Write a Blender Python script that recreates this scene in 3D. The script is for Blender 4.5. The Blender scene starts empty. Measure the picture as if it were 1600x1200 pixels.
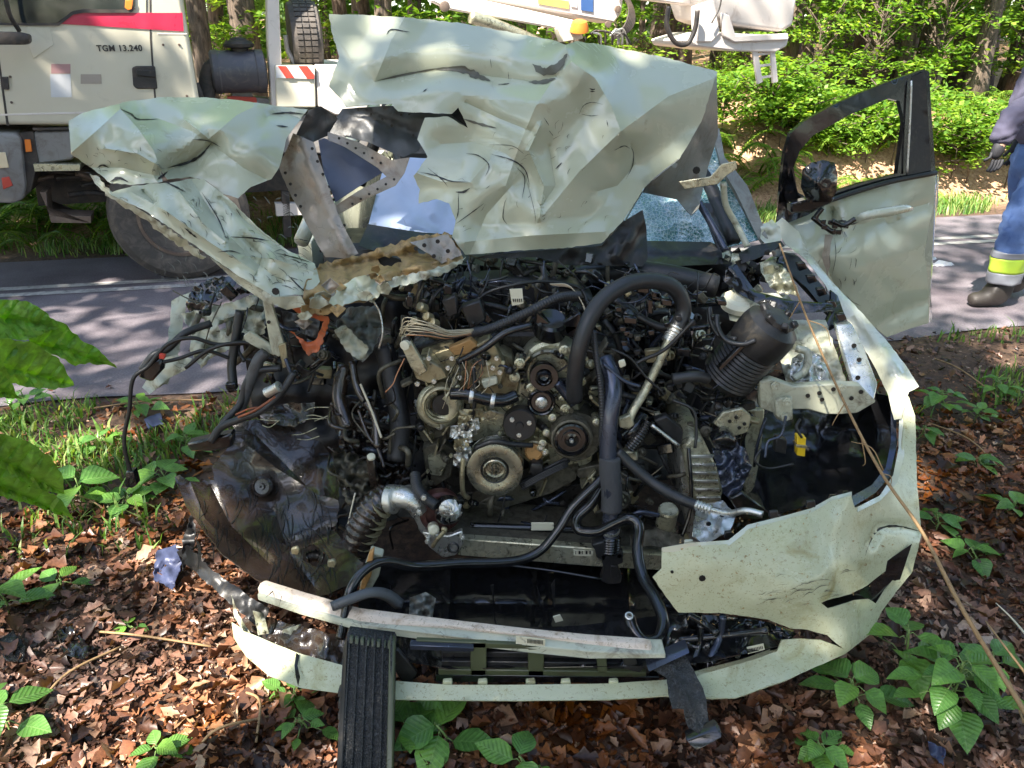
import bpy, bmesh, math, random
import numpy as np
from mathutils import Vector, Matrix, noise
from mathutils.geometry import delaunay_2d_cdt
random.seed(7); np.random.seed(7)
S = bpy.context.scene
COL = S.collection
# ------------------------------------------------------------------ camera, sky, sun, exposure
CH = 1.6; PITCH = math.radians(24.5); F = 1200.0
cam = bpy.data.cameras.new('camera'); co = bpy.data.objects.new('camera', cam); COL.objects.link(co)
co.location = (0, 0, CH); co.rotation_euler = (math.pi/2 - PITCH, 0, 0)
cam.sensor_width = 36; cam.lens = 27; cam.clip_end = 2000; cam.clip_start = .05
S.camera = co
SUN = Vector((-.40, -.52, .80)).normalized()
w = bpy.data.worlds.new('World'); S.world = w; w.use_nodes = True
nt = w.node_tree; bg = nt.nodes['Background']
sky = nt.nodes.new('ShaderNodeTexSky'); sky.sky_type = 'NISHITA'; sky.sun_disc = False
sky.sun_elevation = math.asin(SUN.z); sky.sun_rotation = math.atan2(SUN.x, SUN.y)
nt.links.new(sky.outputs[0], bg.inputs[0]); bg.inputs[1].default_value = .115
sl = bpy.data.lights.new('sun', 'SUN'); so = bpy.data.objects.new('sun', sl); COL.objects.link(so)
sl.energy = 5.0; sl.angle = math.radians(.5); sl.color = (1, .93, .82)
so.rotation_euler = SUN.to_track_quat('Z', 'Y').to_euler()
vs = S.view_settings; vs.view_transform = 'Standard'; vs.look = 'None'; vs.gamma = 1; vs.use_curve_mapping = False
vs.exposure = 2.1
S.cycles.max_bounces = 6

CP, SP = math.cos(PITCH), math.sin(PITCH)
def ray(px, py):
    a = (px-800)/F; b = (600-py)/F
    return a, CP+b*SP, -SP+b*CP
def P(px, py, Y):
    a, dy, dz = ray(px, py); t = Y/dy
    return Vector((a*t, Y, CH+dz*t))
def G(px, py, z=0.0):
    a, dy, dz = ray(px, py); t = (z-CH)/dz
    return Vector((a*t, dy*t, z))
def ppm(px, py, Y):                      # metres per photo pixel there
    a, dy, dz = ray(px, py); return (Y/dy)/F

# ------------------------------------------------------------------ materials
def newmat(name):
    m = bpy.data.materials.new(name); m.use_nodes = True
    return m, m.node_tree.nodes, m.node_tree.links, m.node_tree.nodes['Principled BSDF']
def ramp(N, L, src, stops):
    r = N.new('ShaderNodeValToRGB'); e = r.color_ramp.elements
    while len(e) < len(stops): e.new(.5)
    for i, (p, c) in enumerate(stops):
        e[i].position = p; e[i].color = (*c, 1) if len(c) == 3 else c
    L.new(src, r.inputs[0]); return r
def coords(N, L, scale=(1, 1, 1)):
    g = N.new('ShaderNodeNewGeometry'); mp = N.new('ShaderNodeMapping'); mp.inputs['Scale'].default_value = scale
    L.new(g.outputs['Position'], mp.inputs[0]); return mp.outputs[0]
def ntex(N, L, vec, scale, detail=4, rough=.6, dist=0):
    t = N.new('ShaderNodeTexNoise'); t.inputs['Scale'].default_value = scale; t.inputs['Detail'].default_value = detail
    t.inputs['Roughness'].default_value = rough; t.inputs['Distortion'].default_value = dist
    L.new(vec, t.inputs[0]); return t
def mixc(N, L, fac, a, b):
    m = N.new('ShaderNodeMix'); m.data_type = 'RGBA'
    for v, i in ((fac, 0), (a, 6), (b, 7)):
        if isinstance(v, (int, float)): m.inputs[i].default_value = v
        elif isinstance(v, tuple): m.inputs[i].default_value = (*v, 1)
        else: L.new(v, m.inputs[i])
    return m.outputs[2]
def mat(name, c, rough=.5, metal=0, dirt=0, dcol=(.06, .045, .03), dscale=8, bump=0, bscale=60, coat=0, spec=.5, scratch=0, splat=0, vary=.15, rvar=.15):
    m, N, L, B = newmat(name)
    v = coords(N, L)
    n1 = ntex(N, L, v, dscale, 5, .65, .4)
    base = mixc(N, L, n1.outputs[0], tuple(x*(1-vary) for x in c), tuple(min(1, x*(1+vary)) for x in c))
    if dirt:
        n2 = ntex(N, L, v, dscale*1.7, 8, .7, .8)
        r = ramp(N, L, n2.outputs[0], [(.62-dirt*.35, (0, 0, 0)), (.72, (1, 1, 1))])
        base = mixc(N, L, r.outputs[0], base, dcol)
    if splat:
        n3 = ntex(N, L, coords(N, L, (1, 1, 1.6)), 130, 2, .5, 1.2)
        r3 = ramp(N, L, n3.outputs[0], [(.655-splat*.05, (0, 0, 0)), (.70-splat*.05, (1, 1, 1))])
        fs = N.new('ShaderNodeMath'); fs.operation = 'MULTIPLY'; L.new(r3.outputs[0], fs.inputs[0]); L.new(n1.outputs[0], fs.inputs[1]); base = mixc(N, L, fs.outputs[0], base, (.16, .11, .04))
    if scratch:
        vo = N.new('ShaderNodeTexVoronoi'); vo.feature = 'DISTANCE_TO_EDGE'; vo.inputs['Scale'].default_value = 7
        dn = ntex(N, L, v, 5, 3, .6); va = N.new('ShaderNodeVectorMath'); va.operation = 'MULTIPLY_ADD'
        L.new(dn.outputs['Color'], va.inputs[0]); va.inputs[1].default_value = (.5, .5, .5); L.new(v, va.inputs[2])
        L.new(va.outputs[0], vo.inputs[0])
        r4 = ramp(N, L, vo.outputs[0], [(.0, (1, 1, 1)), (.018, (0, 0, 0))])
        ms = ntex(N, L, v, 9, 4, .7); r5 = ramp(N, L, ms.outputs[0], [(.56, (0, 0, 0)), (.60, (1, 1, 1))])
        mm = N.new('ShaderNodeMath'); mm.operation = 'MULTIPLY'; L.new(r4.outputs[0], mm.inputs[0]); L.new(r5.outputs[0], mm.inputs[1])
        mf = N.new('ShaderNodeMath'); mf.operation = 'MULTIPLY'; L.new(mm.outputs[0], mf.inputs[0]); mf.inputs[1].default_value = scratch
        base = mixc(N, L, mf.outputs[0], base, (.04, .04, .04))
    L.new(base, B.inputs['Base Color'])
    mr = N.new('ShaderNodeMapRange'); L.new(n1.outputs[0], mr.inputs[0]); mr.inputs[1].default_value = .3; mr.inputs[2].default_value = .7
    mr.inputs[3].default_value = max(.04, rough-rvar); mr.inputs[4].default_value = min(1, rough+rvar); L.new(mr.outputs[0], B.inputs['Roughness'])
    B.inputs['Metallic'].default_value = metal; B.inputs['Specular IOR Level'].default_value = spec
    B.inputs['Coat Weight'].default_value = coat; B.inputs['Coat Roughness'].default_value = .06
    if bump:
        nb = ntex(N, L, v, bscale, 5, .65); bp = N.new('ShaderNodeBump'); bp.inputs['Strength'].default_value = bump
        bp.inputs['Distance'].default_value = .004; L.new(nb.outputs[0], bp.inputs['Height']); L.new(bp.outputs[0], B.inputs['Normal'])
    return m
M = {}
M['paint'] = mat('white_paint', (.42, .44, .325), .21, 0, .05, (.30, .29, .20), 4, bump=.03, bscale=14, coat=.55, scratch=0, vary=.05, rvar=.12)
M['bumperpaint'] = mat('muddy_white_paint', (.47, .485, .32), .32, 0, .2, (.32, .29, .14), 5, bump=.15, bscale=90, coat=.35, splat=1, vary=.07)
M['fenderpaint'] = mat('fender_paint', (.50, .51, .40), .24, bump=.04, bscale=14, coat=.9, scratch=0, vary=.04)
M['primer'] = mat('bare_panel', (.20, .21, .19), .45, .15, .35, (.10, .075, .055), 6, bump=.3, scratch=.4)
M['primer2'] = mat('brown_panel', (.29, .25, .20), .38, .25, .3, (.16, .10, .06), 6, bump=.3, scratch=.4)
M['darkpanel'] = mat('dark_panel', (.075, .08, .085), .4, .1, .2, (.03, .025, .02), 5, bump=.2)
M['inner'] = mat('dirty_inner_paint', (.42, .43, .33), .4, 0, .35, (.11, .085, .055), 9, bump=.3, coat=.2, scratch=.7)
M['rustfoam'] = mat('ochre_metal', (.36, .24, .10), .5, .2, .4, (.10, .06, .03), 14, bump=.6)
M['plastic'] = mat('black_plastic', (.014, .014, .015), .42, 0, .25, (.05, .042, .032), 12, bump=.25, vary=.4)
M['gloss'] = mat('oily_black', (.008, .008, .009), .16, 0, 0, bump=.3, bscale=18, vary=.4, rvar=.1, coat=.4)
M['rubber'] = mat('rubber_hose', (.020, .021, .023), .40, 0, .12, (.05, .045, .035), 14, bump=.15, vary=.3)
M['foam'] = mat('foam_sleeve', (.055, .057, .062), .85, bump=.6, bscale=160)
M['steelpipe'] = mat('blue_black_pipe', (.06, .07, .10), .22, .6, .1, (.03, .03, .03), 12)
M['alu'] = mat('dirty_aluminium', (.52, .50, .36), .34, .7, .35, (.07, .06, .04), 22, bump=.6, bscale=90)
M['alu2'] = mat('bright_aluminium', (.62, .62, .58), .32, .85, .2, (.12, .10, .07), 26, bump=.4, bscale=90)
M['iron'] = mat('cast_iron', (.13, .12, .09), .5, .5, .5, (.03, .025, .018), 20, bump=.9, bscale=70)
M['iron2'] = mat('oily_iron', (.035, .032, .028), .3, .3, .4, (.02, .016, .012), 20, bump=.9, bscale=50)
M['pulley'] = mat('pulley_steel', (.26, .25, .19), .30, .8, .2, (.10, .085, .05), 20, bump=.2, vary=.25)
M['ochre'] = mat('ochre_casting', (.36, .32, .20), .40, .6, .35, (.12, .08, .04), 22, bump=.6)
M['brass'] = mat('orange_plug', (.42, .24, .09), .5, .3, .2, bump=.3)
M['redhouse'] = mat('maroon_casting', (.09, .035, .03), .35, .4, .3, (.03, .02, .02), 20, bump=.5)
M['liner'] = mat('oily_liner', (.026, .017, .012), .22, 0, .35, (.010, .008, .006), 7, bump=.7, bscale=30, coat=.6, vary=.5)
M['heat'] = mat('black_heatshield', (.016, .016, .018), .5, bump=.6, bscale=24)
M['yellow'] = mat('yellow_plastic', (.72, .48, .02), .4); M['orange'] = mat('orange_wire', (.42, .10, .03), .5, 0, .5)
M['label'] = mat('paper_label', (.62, .60, .46), .6, dirt=.1, vary=.1); M['beam'] = mat('beam_white', (.62, .52, .42), .45, .1, .3, (.30, .20, .12), 12, bump=.4, splat=1)
M['bark'] = None
M['white'] = mat('truck_white', (.60, .56, .44), .38, 0, .12, (.50, .46, .36), 3, coat=.3, vary=.05)
M['platform'] = mat('platform_white', (.66, .60, .55), .4, 0, .15, (.45, .38, .33), 4, vary=.06)
M['stripe'] = mat('crimson_stripe', (.45, .02, .06), .35, coat=.3); M['red'] = mat('red_marking', (.50, .06, .04), .4)
M['truckgrey'] = mat('truck_grey', (.22, .21, .20), .5, 0, .4, (.12, .09, .07), 5, bump=.2); M['chassis'] = mat('chassis_black', (.03, .027, .025), .6, 0, .5, (.09, .065, .05), 6, bump=.4)
M['tyre'] = mat('tyre_rubber', (.06, .053, .048), .75, 0, .5, (.14, .115, .095), 8, bump=.4, bscale=60); M['rim'] = mat('dusty_rim', (.14, .10, .08), .6, .2, .4, (.20, .15, .11), 10, bump=.3)
M['aircan'] = mat('air_cleaner', (.08, .075, .085), .45, 0, .3, (.15, .13, .12), 8)
M['amber'] = mat('amber_lens', (.75, .20, .03), .25); M['lens'] = mat('lamp_lens', (.75, .62, .42), .2); M['blue'] = mat('blue_panel', (.04, .10, .26), .4); M['stickeryellow'] = mat('yellow_sticker', (.62, .48, .12), .5)
M['denim'] = mat('blue_work_trousers', (.09, .16, .36), .85, 0, .2, (.035, .08, .25), 8, bump=.6, bscale=40)
M['hivis'] = mat('yellow_band', (.42, .60, .05), .6); M['silverband'] = mat('grey_band', (.20, .21, .24), .4); M['jacket'] = mat('grey_violet_jacket', (.085, .08, .125), .9, bump=.5, bscale=40)
M['boot'] = mat('dark_boot', (.03, .025, .022), .6, bump=.4); M['skin'] = mat('skin', (.50, .30, .21), .5); M['hair'] = mat('brown_hair', (.05, .03, .02), .7); M['glove'] = mat('dark_glove', (.025, .025, .03), .7)
M['line'] = mat('worn_line_paint', (.42, .40, .38), .7, 0, .6, (.12, .11, .11), 9)
M['twig'] = mat('dry_twig', (.30, .19, .09), .7, 0, .3, (.10, .06, .03), 30, bump=.4); M['pale'] = mat('pale_stalk', (.55, .50, .38), .7)
M['bluetarp'] = mat('blue_grey_plastic', (.10, .115, .17), .4, vary=.3)
M['bluescrap'] = mat('blue_scrap', (.05, .06, .12), .5, vary=.4)
M['debriswhite'] = mat('white_debris', (.6, .6, .6), .5)
M['wirewhite'] = mat('pale_wire', (.45, .40, .28), .5, vary=.3); M['wirecopper'] = mat('copper_wire', (.45, .20, .09), .5); M['wireblack'] = mat('black_wire', (.012, .012, .012), .4)
def bark():
    m, N, L, B = newmat('bark'); v = coords(N, L, (1, 1, .22))
    n = ntex(N, L, v, 22, 6, .7, .6); r = ramp(N, L, n.outputs[0], [(.35, (.035, .026, .020)), (.55, (.13, .095, .07)), (.75, (.26, .20, .15))])
    L.new(r.outputs[0], B.inputs['Base Color']); B.inputs['Roughness'].default_value = .9
    bp = N.new('ShaderNodeBump'); bp.inputs['Strength'].default_value = .9; bp.inputs['Distance'].default_value = .02
    L.new(n.outputs[0], bp.inputs['Height']); L.new(bp.outputs[0], B.inputs['Normal']); return m
M['bark'] = bark()
def leafmat(name, stops, trans=.45, rough=.45, mott=55, dark=(.9, .92, .9)):
    m, N, L, B = newmat(name); g = N.new('ShaderNodeNewGeometry')
    r0 = ramp(N, L, g.outputs['Random Per Island'], stops); nn = ntex(N, L, g.outputs['Position'], mott, 4, .7, .5); rr = ramp(N, L, nn.outputs[0], [(.3, (.62, .62, .62)), (.7, (1.3, 1.25, 1.15))])
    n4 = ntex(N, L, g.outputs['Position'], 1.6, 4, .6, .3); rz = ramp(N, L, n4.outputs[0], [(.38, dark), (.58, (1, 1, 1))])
    r = N.new('ShaderNodeVectorMath'); r.operation = 'MULTIPLY'; L.new(r0.outputs[0], r.inputs[0]); L.new(rr.outputs[0], r.inputs[1])
    if name == 'dry_leaves':
        hs = N.new('ShaderNodeHueSaturation'); n6 = ntex(N, L, g.outputs['Position'], .9, 3, .6, .2); m6 = N.new('ShaderNodeMapRange'); L.new(n6.outputs[0], m6.inputs[0]); m6.inputs[1].default_value = .35; m6.inputs[2].default_value = .65; m6.inputs[3].default_value = .7; m6.inputs[4].default_value = 1.3
        L.new(m6.outputs[0], hs.inputs['Saturation']); L.new(r.outputs[0], hs.inputs['Color']); r = hs
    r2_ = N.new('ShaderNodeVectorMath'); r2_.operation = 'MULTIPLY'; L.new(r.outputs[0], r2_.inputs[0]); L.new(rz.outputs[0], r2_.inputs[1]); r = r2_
    L.new(r.outputs[0], B.inputs['Base Color'])
    B.inputs['Roughness'].default_value = rough; B.inputs['Specular IOR Level'].default_value = .4
    if trans:
        t = N.new('ShaderNodeBsdfTranslucent'); mm = N.new('ShaderNodeVectorMath'); mm.operation = 'MULTIPLY'
        L.new(r.outputs[0], mm.inputs[0]); mm.inputs[1].default_value = (1.9, 1.7, .7); L.new(mm.outputs[0], t.inputs[0])
        mx = N.new('ShaderNodeMixShader'); mx.inputs[0].default_value = trans
        L.new(B.outputs[0], mx.inputs[1]); L.new(t.outputs[0], mx.inputs[2])
        L.new(mx.outputs[0], N['Material Output'].inputs[0])
    return m
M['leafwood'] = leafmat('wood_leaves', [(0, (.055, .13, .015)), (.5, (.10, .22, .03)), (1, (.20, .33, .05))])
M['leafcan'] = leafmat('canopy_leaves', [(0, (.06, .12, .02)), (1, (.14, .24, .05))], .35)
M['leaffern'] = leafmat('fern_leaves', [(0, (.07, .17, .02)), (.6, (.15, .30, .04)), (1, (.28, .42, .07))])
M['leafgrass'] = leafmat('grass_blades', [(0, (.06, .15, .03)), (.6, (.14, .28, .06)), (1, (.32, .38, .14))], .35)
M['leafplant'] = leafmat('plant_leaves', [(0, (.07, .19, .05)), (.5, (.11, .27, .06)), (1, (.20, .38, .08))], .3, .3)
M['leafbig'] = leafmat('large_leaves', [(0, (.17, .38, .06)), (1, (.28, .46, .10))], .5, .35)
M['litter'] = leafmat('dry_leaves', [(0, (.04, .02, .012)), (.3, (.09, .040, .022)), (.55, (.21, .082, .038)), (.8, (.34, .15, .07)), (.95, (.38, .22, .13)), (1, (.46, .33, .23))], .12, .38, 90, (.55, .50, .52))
def veined():
    m = M['leafplant']; N, L = m.node_tree.nodes, m.node_tree.links; B = N['Principled BSDF']; src = B.inputs['Base Color'].links[0].from_socket
    def mth(op, a, b=None, c=None):
        q = N.new('ShaderNodeMath'); q.operation = op
        for i, x in enumerate((a, b, c)):
            if x is None: continue
            if isinstance(x, (int, float)): q.inputs[i].default_value = x
            else: L.new(x, q.inputs[i])
        return q.outputs[0]
    tc = N.new('ShaderNodeTexCoord'); sp = N.new('ShaderNodeSeparateXYZ'); L.new(tc.outputs['Object'], sp.inputs[0])
    ay = mth('ABSOLUTE', sp.outputs[1]); w_ = mth('FRACT', mth('MULTIPLY_ADD', ay, -6.5, mth('MULTIPLY', sp.outputs[0], 8.5)))
    side = mth('LESS_THAN', mth('ABSOLUTE', mth('SUBTRACT', w_, .5)), .06); mid = mth('LESS_THAN', ay, .012); v = mth('MAXIMUM', side, mid)
    oi = N.new('ShaderNodeObjectInfo'); rr = ramp(N, L, oi.outputs['Random'], [(0, (.62, .70, .75)), (.6, (1, 1, 1)), (1, (1.35, 1.2, .8))])
    mm = N.new('ShaderNodeVectorMath'); mm.operation = 'MULTIPLY'; L.new(src, mm.inputs[0]); L.new(rr.outputs[0], mm.inputs[1])
    L.new(mixc(N, L, mth('MULTIPLY', v, .35), mm.outputs[0], (.30, .44, .16)), B.inputs['Base Color'])
    bp = N.new('ShaderNodeBump'); bp.inputs['Strength'].default_value = .7; bp.inputs['Distance'].default_value = .003; bp.invert = True
    L.new(mth('ABSOLUTE', mth('SUBTRACT', w_, .5)), bp.inputs['Height']); L.new(bp.outputs[0], B.inputs['Normal'])
veined()
M['stem'] = mat('green_stem', (.16, .24, .07), .6)
def groundmat(name, stops, scale, bump=.8):
    m, N, L, B = newmat(name); v = coords(N, L); n = ntex(N, L, v, scale, 8, .75, .3)
    r = ramp(N, L, n.outputs[0], stops); n2 = ntex(N, L, v, 1.1, 4, .6); r2 = ramp(N, L, n2.outputs[0], [(.35, (.55, .5, .5)), (.65, (1.1, 1.1, 1.05))])
    mm = N.new('ShaderNodeVectorMath'); mm.operation = 'MULTIPLY'; L.new(r.outputs[0], mm.inputs[0]); L.new(r2.outputs[0], mm.inputs[1])
    out = mm.outputs[0]
    if name == 'forest_soil':       # sandy bank across the road; its sunlit brightness is mixed into the colour
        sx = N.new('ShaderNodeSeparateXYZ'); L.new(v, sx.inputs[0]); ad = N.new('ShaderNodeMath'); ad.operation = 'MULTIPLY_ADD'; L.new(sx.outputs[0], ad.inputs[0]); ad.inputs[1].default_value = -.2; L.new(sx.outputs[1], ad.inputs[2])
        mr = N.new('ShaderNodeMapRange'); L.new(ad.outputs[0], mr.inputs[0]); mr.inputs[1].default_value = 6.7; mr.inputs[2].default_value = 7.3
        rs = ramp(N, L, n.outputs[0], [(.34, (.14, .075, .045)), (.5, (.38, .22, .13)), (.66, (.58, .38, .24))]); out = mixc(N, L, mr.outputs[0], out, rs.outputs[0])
    L.new(out, B.inputs['Base Color']); B.inputs['Roughness'].default_value = .85
    bp = N.new('ShaderNodeBump'); bp.inputs['Strength'].default_value = bump; bp.inputs['Distance'].default_value = .012
    L.new(n.outputs[0], bp.inputs['Height']); L.new(bp.outputs[0], B.inputs['Normal']); return m
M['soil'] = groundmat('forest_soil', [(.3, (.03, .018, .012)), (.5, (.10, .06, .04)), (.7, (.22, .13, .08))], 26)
M['wet'] = mat('wet_black_plastic', (.014, .015, .016), .22, 0, .3, (.07, .075, .08), 60, bump=1.0, bscale=260, vary=.5)
M['asphalt'] = groundmat('asphalt', [(.3, (.10, .09, .105)), (.5, (.165, .145, .17)), (.7, (.26, .235, .26))], 90, .4)
def glassmat(name, col, crack):
    m, N, L, B = newmat(name); v = coords(N, L)
    vo = N.new('ShaderNodeTexVoronoi'); vo.feature = 'DISTANCE_TO_EDGE'; vo.inputs['Scale'].default_value = 75 if crack else 6
    L.new(v, vo.inputs[0]); r = ramp(N, L, vo.outputs[0], [(0, (.75, .85, .85)), (.09 if crack else .012, col)])
    n = ntex(N, L, v, 9, 4, .7); rr = ramp(N, L, n.outputs[0], [(.45, col), (.6, (.45, .62, .64) if crack else col)])
    base = mixc(N, L, .5, r.outputs[0], rr.outputs[0]) if crack else r.outputs[0]
    L.new(base, B.inputs['Base Color']); B.inputs['Roughness'].default_value = .12 if crack else .03
    B.inputs['Specular IOR Level'].default_value = 1; B.inputs['Coat Weight'].default_value = 1
    if crack:
        v2 = N.new('ShaderNodeTexVoronoi'); v2.inputs['Scale'].default_value = 75; L.new(v, v2.inputs[0])
        bp = N.new('ShaderNodeBump'); bp.inputs['Strength'].default_value = .8; bp.inputs['Distance'].default_value = .004
        L.new(v2.outputs[0], bp.inputs['Height']); L.new(bp.outputs[0], B.inputs['Normal'])
    return m
M['crackglass'] = glassmat('shattered_glass', (.05, .17, .17), True)
M['glass'] = mat('dark_glass', (.015, .02, .022), .06, vary=.3, rvar=.02, spec=.9)
M['skyglass'] = glassmat('cracked_windscreen', (.42, .50, .66), False); M['skyglass'] = mat('sky_painted_windscreen', (.50, .60, .82), .07, vary=.25, dscale=5, scratch=.5, rvar=.04, spec=.9)  # sky reflection painted into the pale blue base colour

# ------------------------------------------------------------------ object helpers
WORLD = {}
def link(name, verts, faces, m, parent=None, smooth=True, flat=None):
    V = [Vector(v) for v in verts]
    o0 = sum(V, Vector())/max(1, len(V))
    me = bpy.data.meshes.new(name); me.from_pydata([tuple(v-o0) for v in V], [], faces)
    if m: me.materials.append(m)
    if smooth: me.polygons.foreach_set('use_smooth', [True]*len(me.polygons))
    if flat:
        for i in flat: me.polygons[i].use_smooth = False
    me.update()
    o = bpy.data.objects.new(name, me); COL.objects.link(o)
    WORLD[o.name] = o0
    if parent is not None:
        o.parent = parent; o.location = o0-WORLD[parent.name]
    else: o.location = o0
    return o
def empty(name, loc, label, cat, group=None):
    o = bpy.data.objects.new(name, None); COL.objects.link(o); o.location = loc; o.empty_display_size = .2
    WORLD[o.name] = Vector(loc); return tag(o, label, cat, group)
def tag(o, label, cat, group=None):
    o['label'] = label; o['category'] = cat
    if group: o['group'] = group
    return o
def struct(o): o['kind'] = 'structure'; return o
def stuff(o): o['kind'] = 'stuff'; return o
def crs(pts, n=8):
    pts = [Vector(p) for p in pts]
    if len(pts) == 2: return [pts[0].lerp(pts[1], i/n) for i in range(n+1)]
    Q = [pts[0]*2-pts[1]]+pts+[pts[-1]*2-pts[-2]]; out = []
    for i in range(1, len(Q)-2):
        a, b, c, d = Q[i-1:i+3]
        for k in range(n):
            t = k/n
            out.append(.5*((2*b)+(c-a)*t+(2*a-5*b+4*c-d)*t*t+(3*b-a-3*c+d)*t**3))
    out.append(pts[-1]); return out
def tubegeo(path, r, seg=10, corr=0, corrn=1, openend=False, taper=None):
    V = []; Fc = []; n = len(path); up = Vector((0, 0, 1)); t0 = (path[1]-path[0]).normalized()
    if abs(t0.z) > .9: up = Vector((1, 0, 0))
    nrm = t0.cross(up).normalized()
    for i, p in enumerate(path):
        t = (path[min(i+1, n-1)]-path[max(i-1, 0)]).normalized()
        nrm = (nrm-t*nrm.dot(t)); nrm = nrm.normalized() if nrm.length > 1e-6 else t.orthogonal().normalized()
        bi = t.cross(nrm)
        rr = r*(1+corr*(1 if (i//corrn) % 2 else -1)) if corr else r
        if taper: rr *= taper(i/(n-1))
        for k in range(seg):
            a = 2*math.pi*k/seg; V.append(p+nrm*math.cos(a)*rr+bi*math.sin(a)*rr)
    for i in range(n-1):
        for k in range(seg):
            a = i*seg+k; b = i*seg+(k+1) % seg; Fc.append((a, b, b+seg, a+seg))
    for end in (0, n-1):
        base = end*seg; p = path[end]
        if openend:
            t = (path[1]-path[0]).normalized() if end == 0 else (path[-2]-path[-1]).normalized()
            s0 = len(V)
            for sc, dp in ((.72, 0), (.72, 2.0)):
                for k in range(seg): V.append(p+(V[base+k]-p)*sc+t*r*dp)
            for k in range(seg):
                k2 = (k+1) % seg
                Fc.append((base+k, base+k2, s0+k2, s0+k)); Fc.append((s0+k, s0+k2, s0+seg+k2, s0+seg+k))
            Fc.append(tuple(s0+seg+k for k in range(seg)))
        else: Fc.append(tuple(base+k for k in range(seg)) if end else tuple(base+k for k in reversed(range(seg))))
    return V, Fc
def tube(name, pts, rpx, m, parent=None, n=8, seg=10, **kw):   # pts = (px,py,Y); radius in photo px at the middle
    q = pts[len(pts)//2]; r = rpx*ppm(*q)
    V, Fc = tubegeo(crs([P(*p) for p in pts], n), r, seg, **kw)
    return link(name, V, Fc, m, parent)
def ridged(name, pts, rpx, m, parent=None, period=7, depth=.1, **kw):
    q = [P(*p) for p in pts]; L = sum((q[i+1]-q[i]).length for i in range(len(q)-1)); s = ppm(*pts[0])
    n = max(4, int(L/(period*s)*4/(len(q)-1)))
    V, Fc = tubegeo(crs(q, n), rpx*s, 12, corr=depth, corrn=2, **kw); return link(name, V, Fc, m, parent)
def lathe(name, c, axis, prof, m, parent=None, seg=36, smooth=False):   # prof [(r,h)], h along axis (towards viewer)
    ax = Vector(axis).normalized(); u = ax.orthogonal().normalized(); v = ax.cross(u); V = []; Fc = []
    for r, h in prof:
        for k in range(seg):
            a = 2*math.pi*k/seg; V.append(Vector(c)+ax*h+(u*math.cos(a)+v*math.sin(a))*r)
    for i in range(len(prof)-1):
        for k in range(seg):
            a = i*seg+k; b = i*seg+(k+1) % seg; Fc.append((a, b, b+seg, a+seg))
    Fc.append(tuple(reversed(range(seg)))); Fc.append(tuple((len(prof)-1)*seg+k for k in range(seg)))
    o = link(name, V, Fc, m, parent, smooth=True)
    me = o.data
    me.set_sharp_from_angle(angle=math.radians(30)); return o
def bevelled(name, V, Fc, m, parent, bev, segs=2):
    bm = bmesh.new(); vs_ = [bm.verts.new(v) for v in V]
    for f in Fc: bm.faces.new([vs_[i] for i in f])
    bmesh.ops.recalc_face_normals(bm, faces=bm.faces)
    if bev: bmesh.ops.bevel(bm, geom=list(bm.edges), offset=bev, segments=segs, affect='EDGES', profile=.5, clamp_overlap=True)
    bm.verts.index_update()
    o = link(name, [v.co.copy() for v in bm.verts], [[v.index for v in f.verts] for f in bm.faces], m, parent, smooth=True)
    bm.free(); o.data.set_sharp_from_angle(angle=math.radians(40)); return o
EXD = Vector((0, 1, 0))
def prism(name, outline, Y, thick, m, parent=None, bev=.002, segs=1):    # outline in photo px (optional per-point Y), extruded away
    A = [P(p[0], p[1], p[2] if len(p) > 2 else Y) for p in outline]; n = len(A)
    V = A+[a+EXD*thick for a in A]
    Fc = [tuple(range(n)), tuple(reversed(range(n, 2*n)))]+[(i, i+n, (i+1) % n+n, (i+1) % n) for i in range(n)]
    return bevelled(name, V, Fc, m, parent, bev, segs)
BOXF = [(0, 1, 3, 2), (4, 6, 7, 5), (0, 4, 5, 1), (2, 3, 7, 6), (0, 2, 6, 4), (1, 5, 7, 3)]
def box(name, c, size, m, parent=None, rot=(0, 0, 0), bev=.003, segs=1):
    R = Matrix.Rotation(rot[2], 3, 'Z') @ Matrix.Rotation(rot[1], 3, 'Y') @ Matrix.Rotation(rot[0], 3, 'X')
    V = [Vector(c)+R @ Vector((sx*size[0]/2, sy*size[1]/2, sz*size[2]/2)) for sx in (-1, 1) for sy in (-1, 1) for sz in (-1, 1)]
    return bevelled(name, V, BOXF, m, parent, min(bev, min(size)*.3), segs)
def xbox(name, x0, x1, y0, y1, z0, z1, m, parent=None, bev=.006):
    return box(name, ((x0+x1)/2, (y0+y1)/2, (z0+z1)/2), (abs(x1-x0), abs(y1-y0), abs(z1-z0)), m, parent, bev=bev)
def inpoly(pts, poly):
    x, y = pts[:, 0], pts[:, 1]; ins = np.zeros(len(pts), bool); n = len(poly); j = n-1
    for i in range(n):
        xi, yi = poly[i][:2]; xj, yj = poly[j][:2]
        if yi != yj:
            c = ((yi > y) != (yj > y)) & (x < (xj-xi)*(y-yi)/(yj-yi)+xi); ins ^= c
        j = i
    return ins
def rbf(ctrl):
    c = np.array(ctrl, float); X = c[:, :2]/100; n = len(X)
    d = np.linalg.norm(X[:, None]-X[None], axis=2); K = np.where(d > 0, d*d*np.log(d+1e-9), 0)+np.eye(n)*1e-3
    Pm = np.hstack([np.ones((n, 1)), X]); A = np.block([[K, Pm], [Pm.T, np.zeros((3, 3))]])
    s = np.linalg.lstsq(A, np.concatenate([c[:, 2], np.zeros(3)]), rcond=None)[0]
    def f(p):
        p = p/100; d = np.linalg.norm(p[:, None]-X[None], axis=2); K = np.where(d > 0, d*d*np.log(d+1e-9), 0)
        return K @ s[:n]+s[n]+p @ s[n+1:]
    return f
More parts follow.
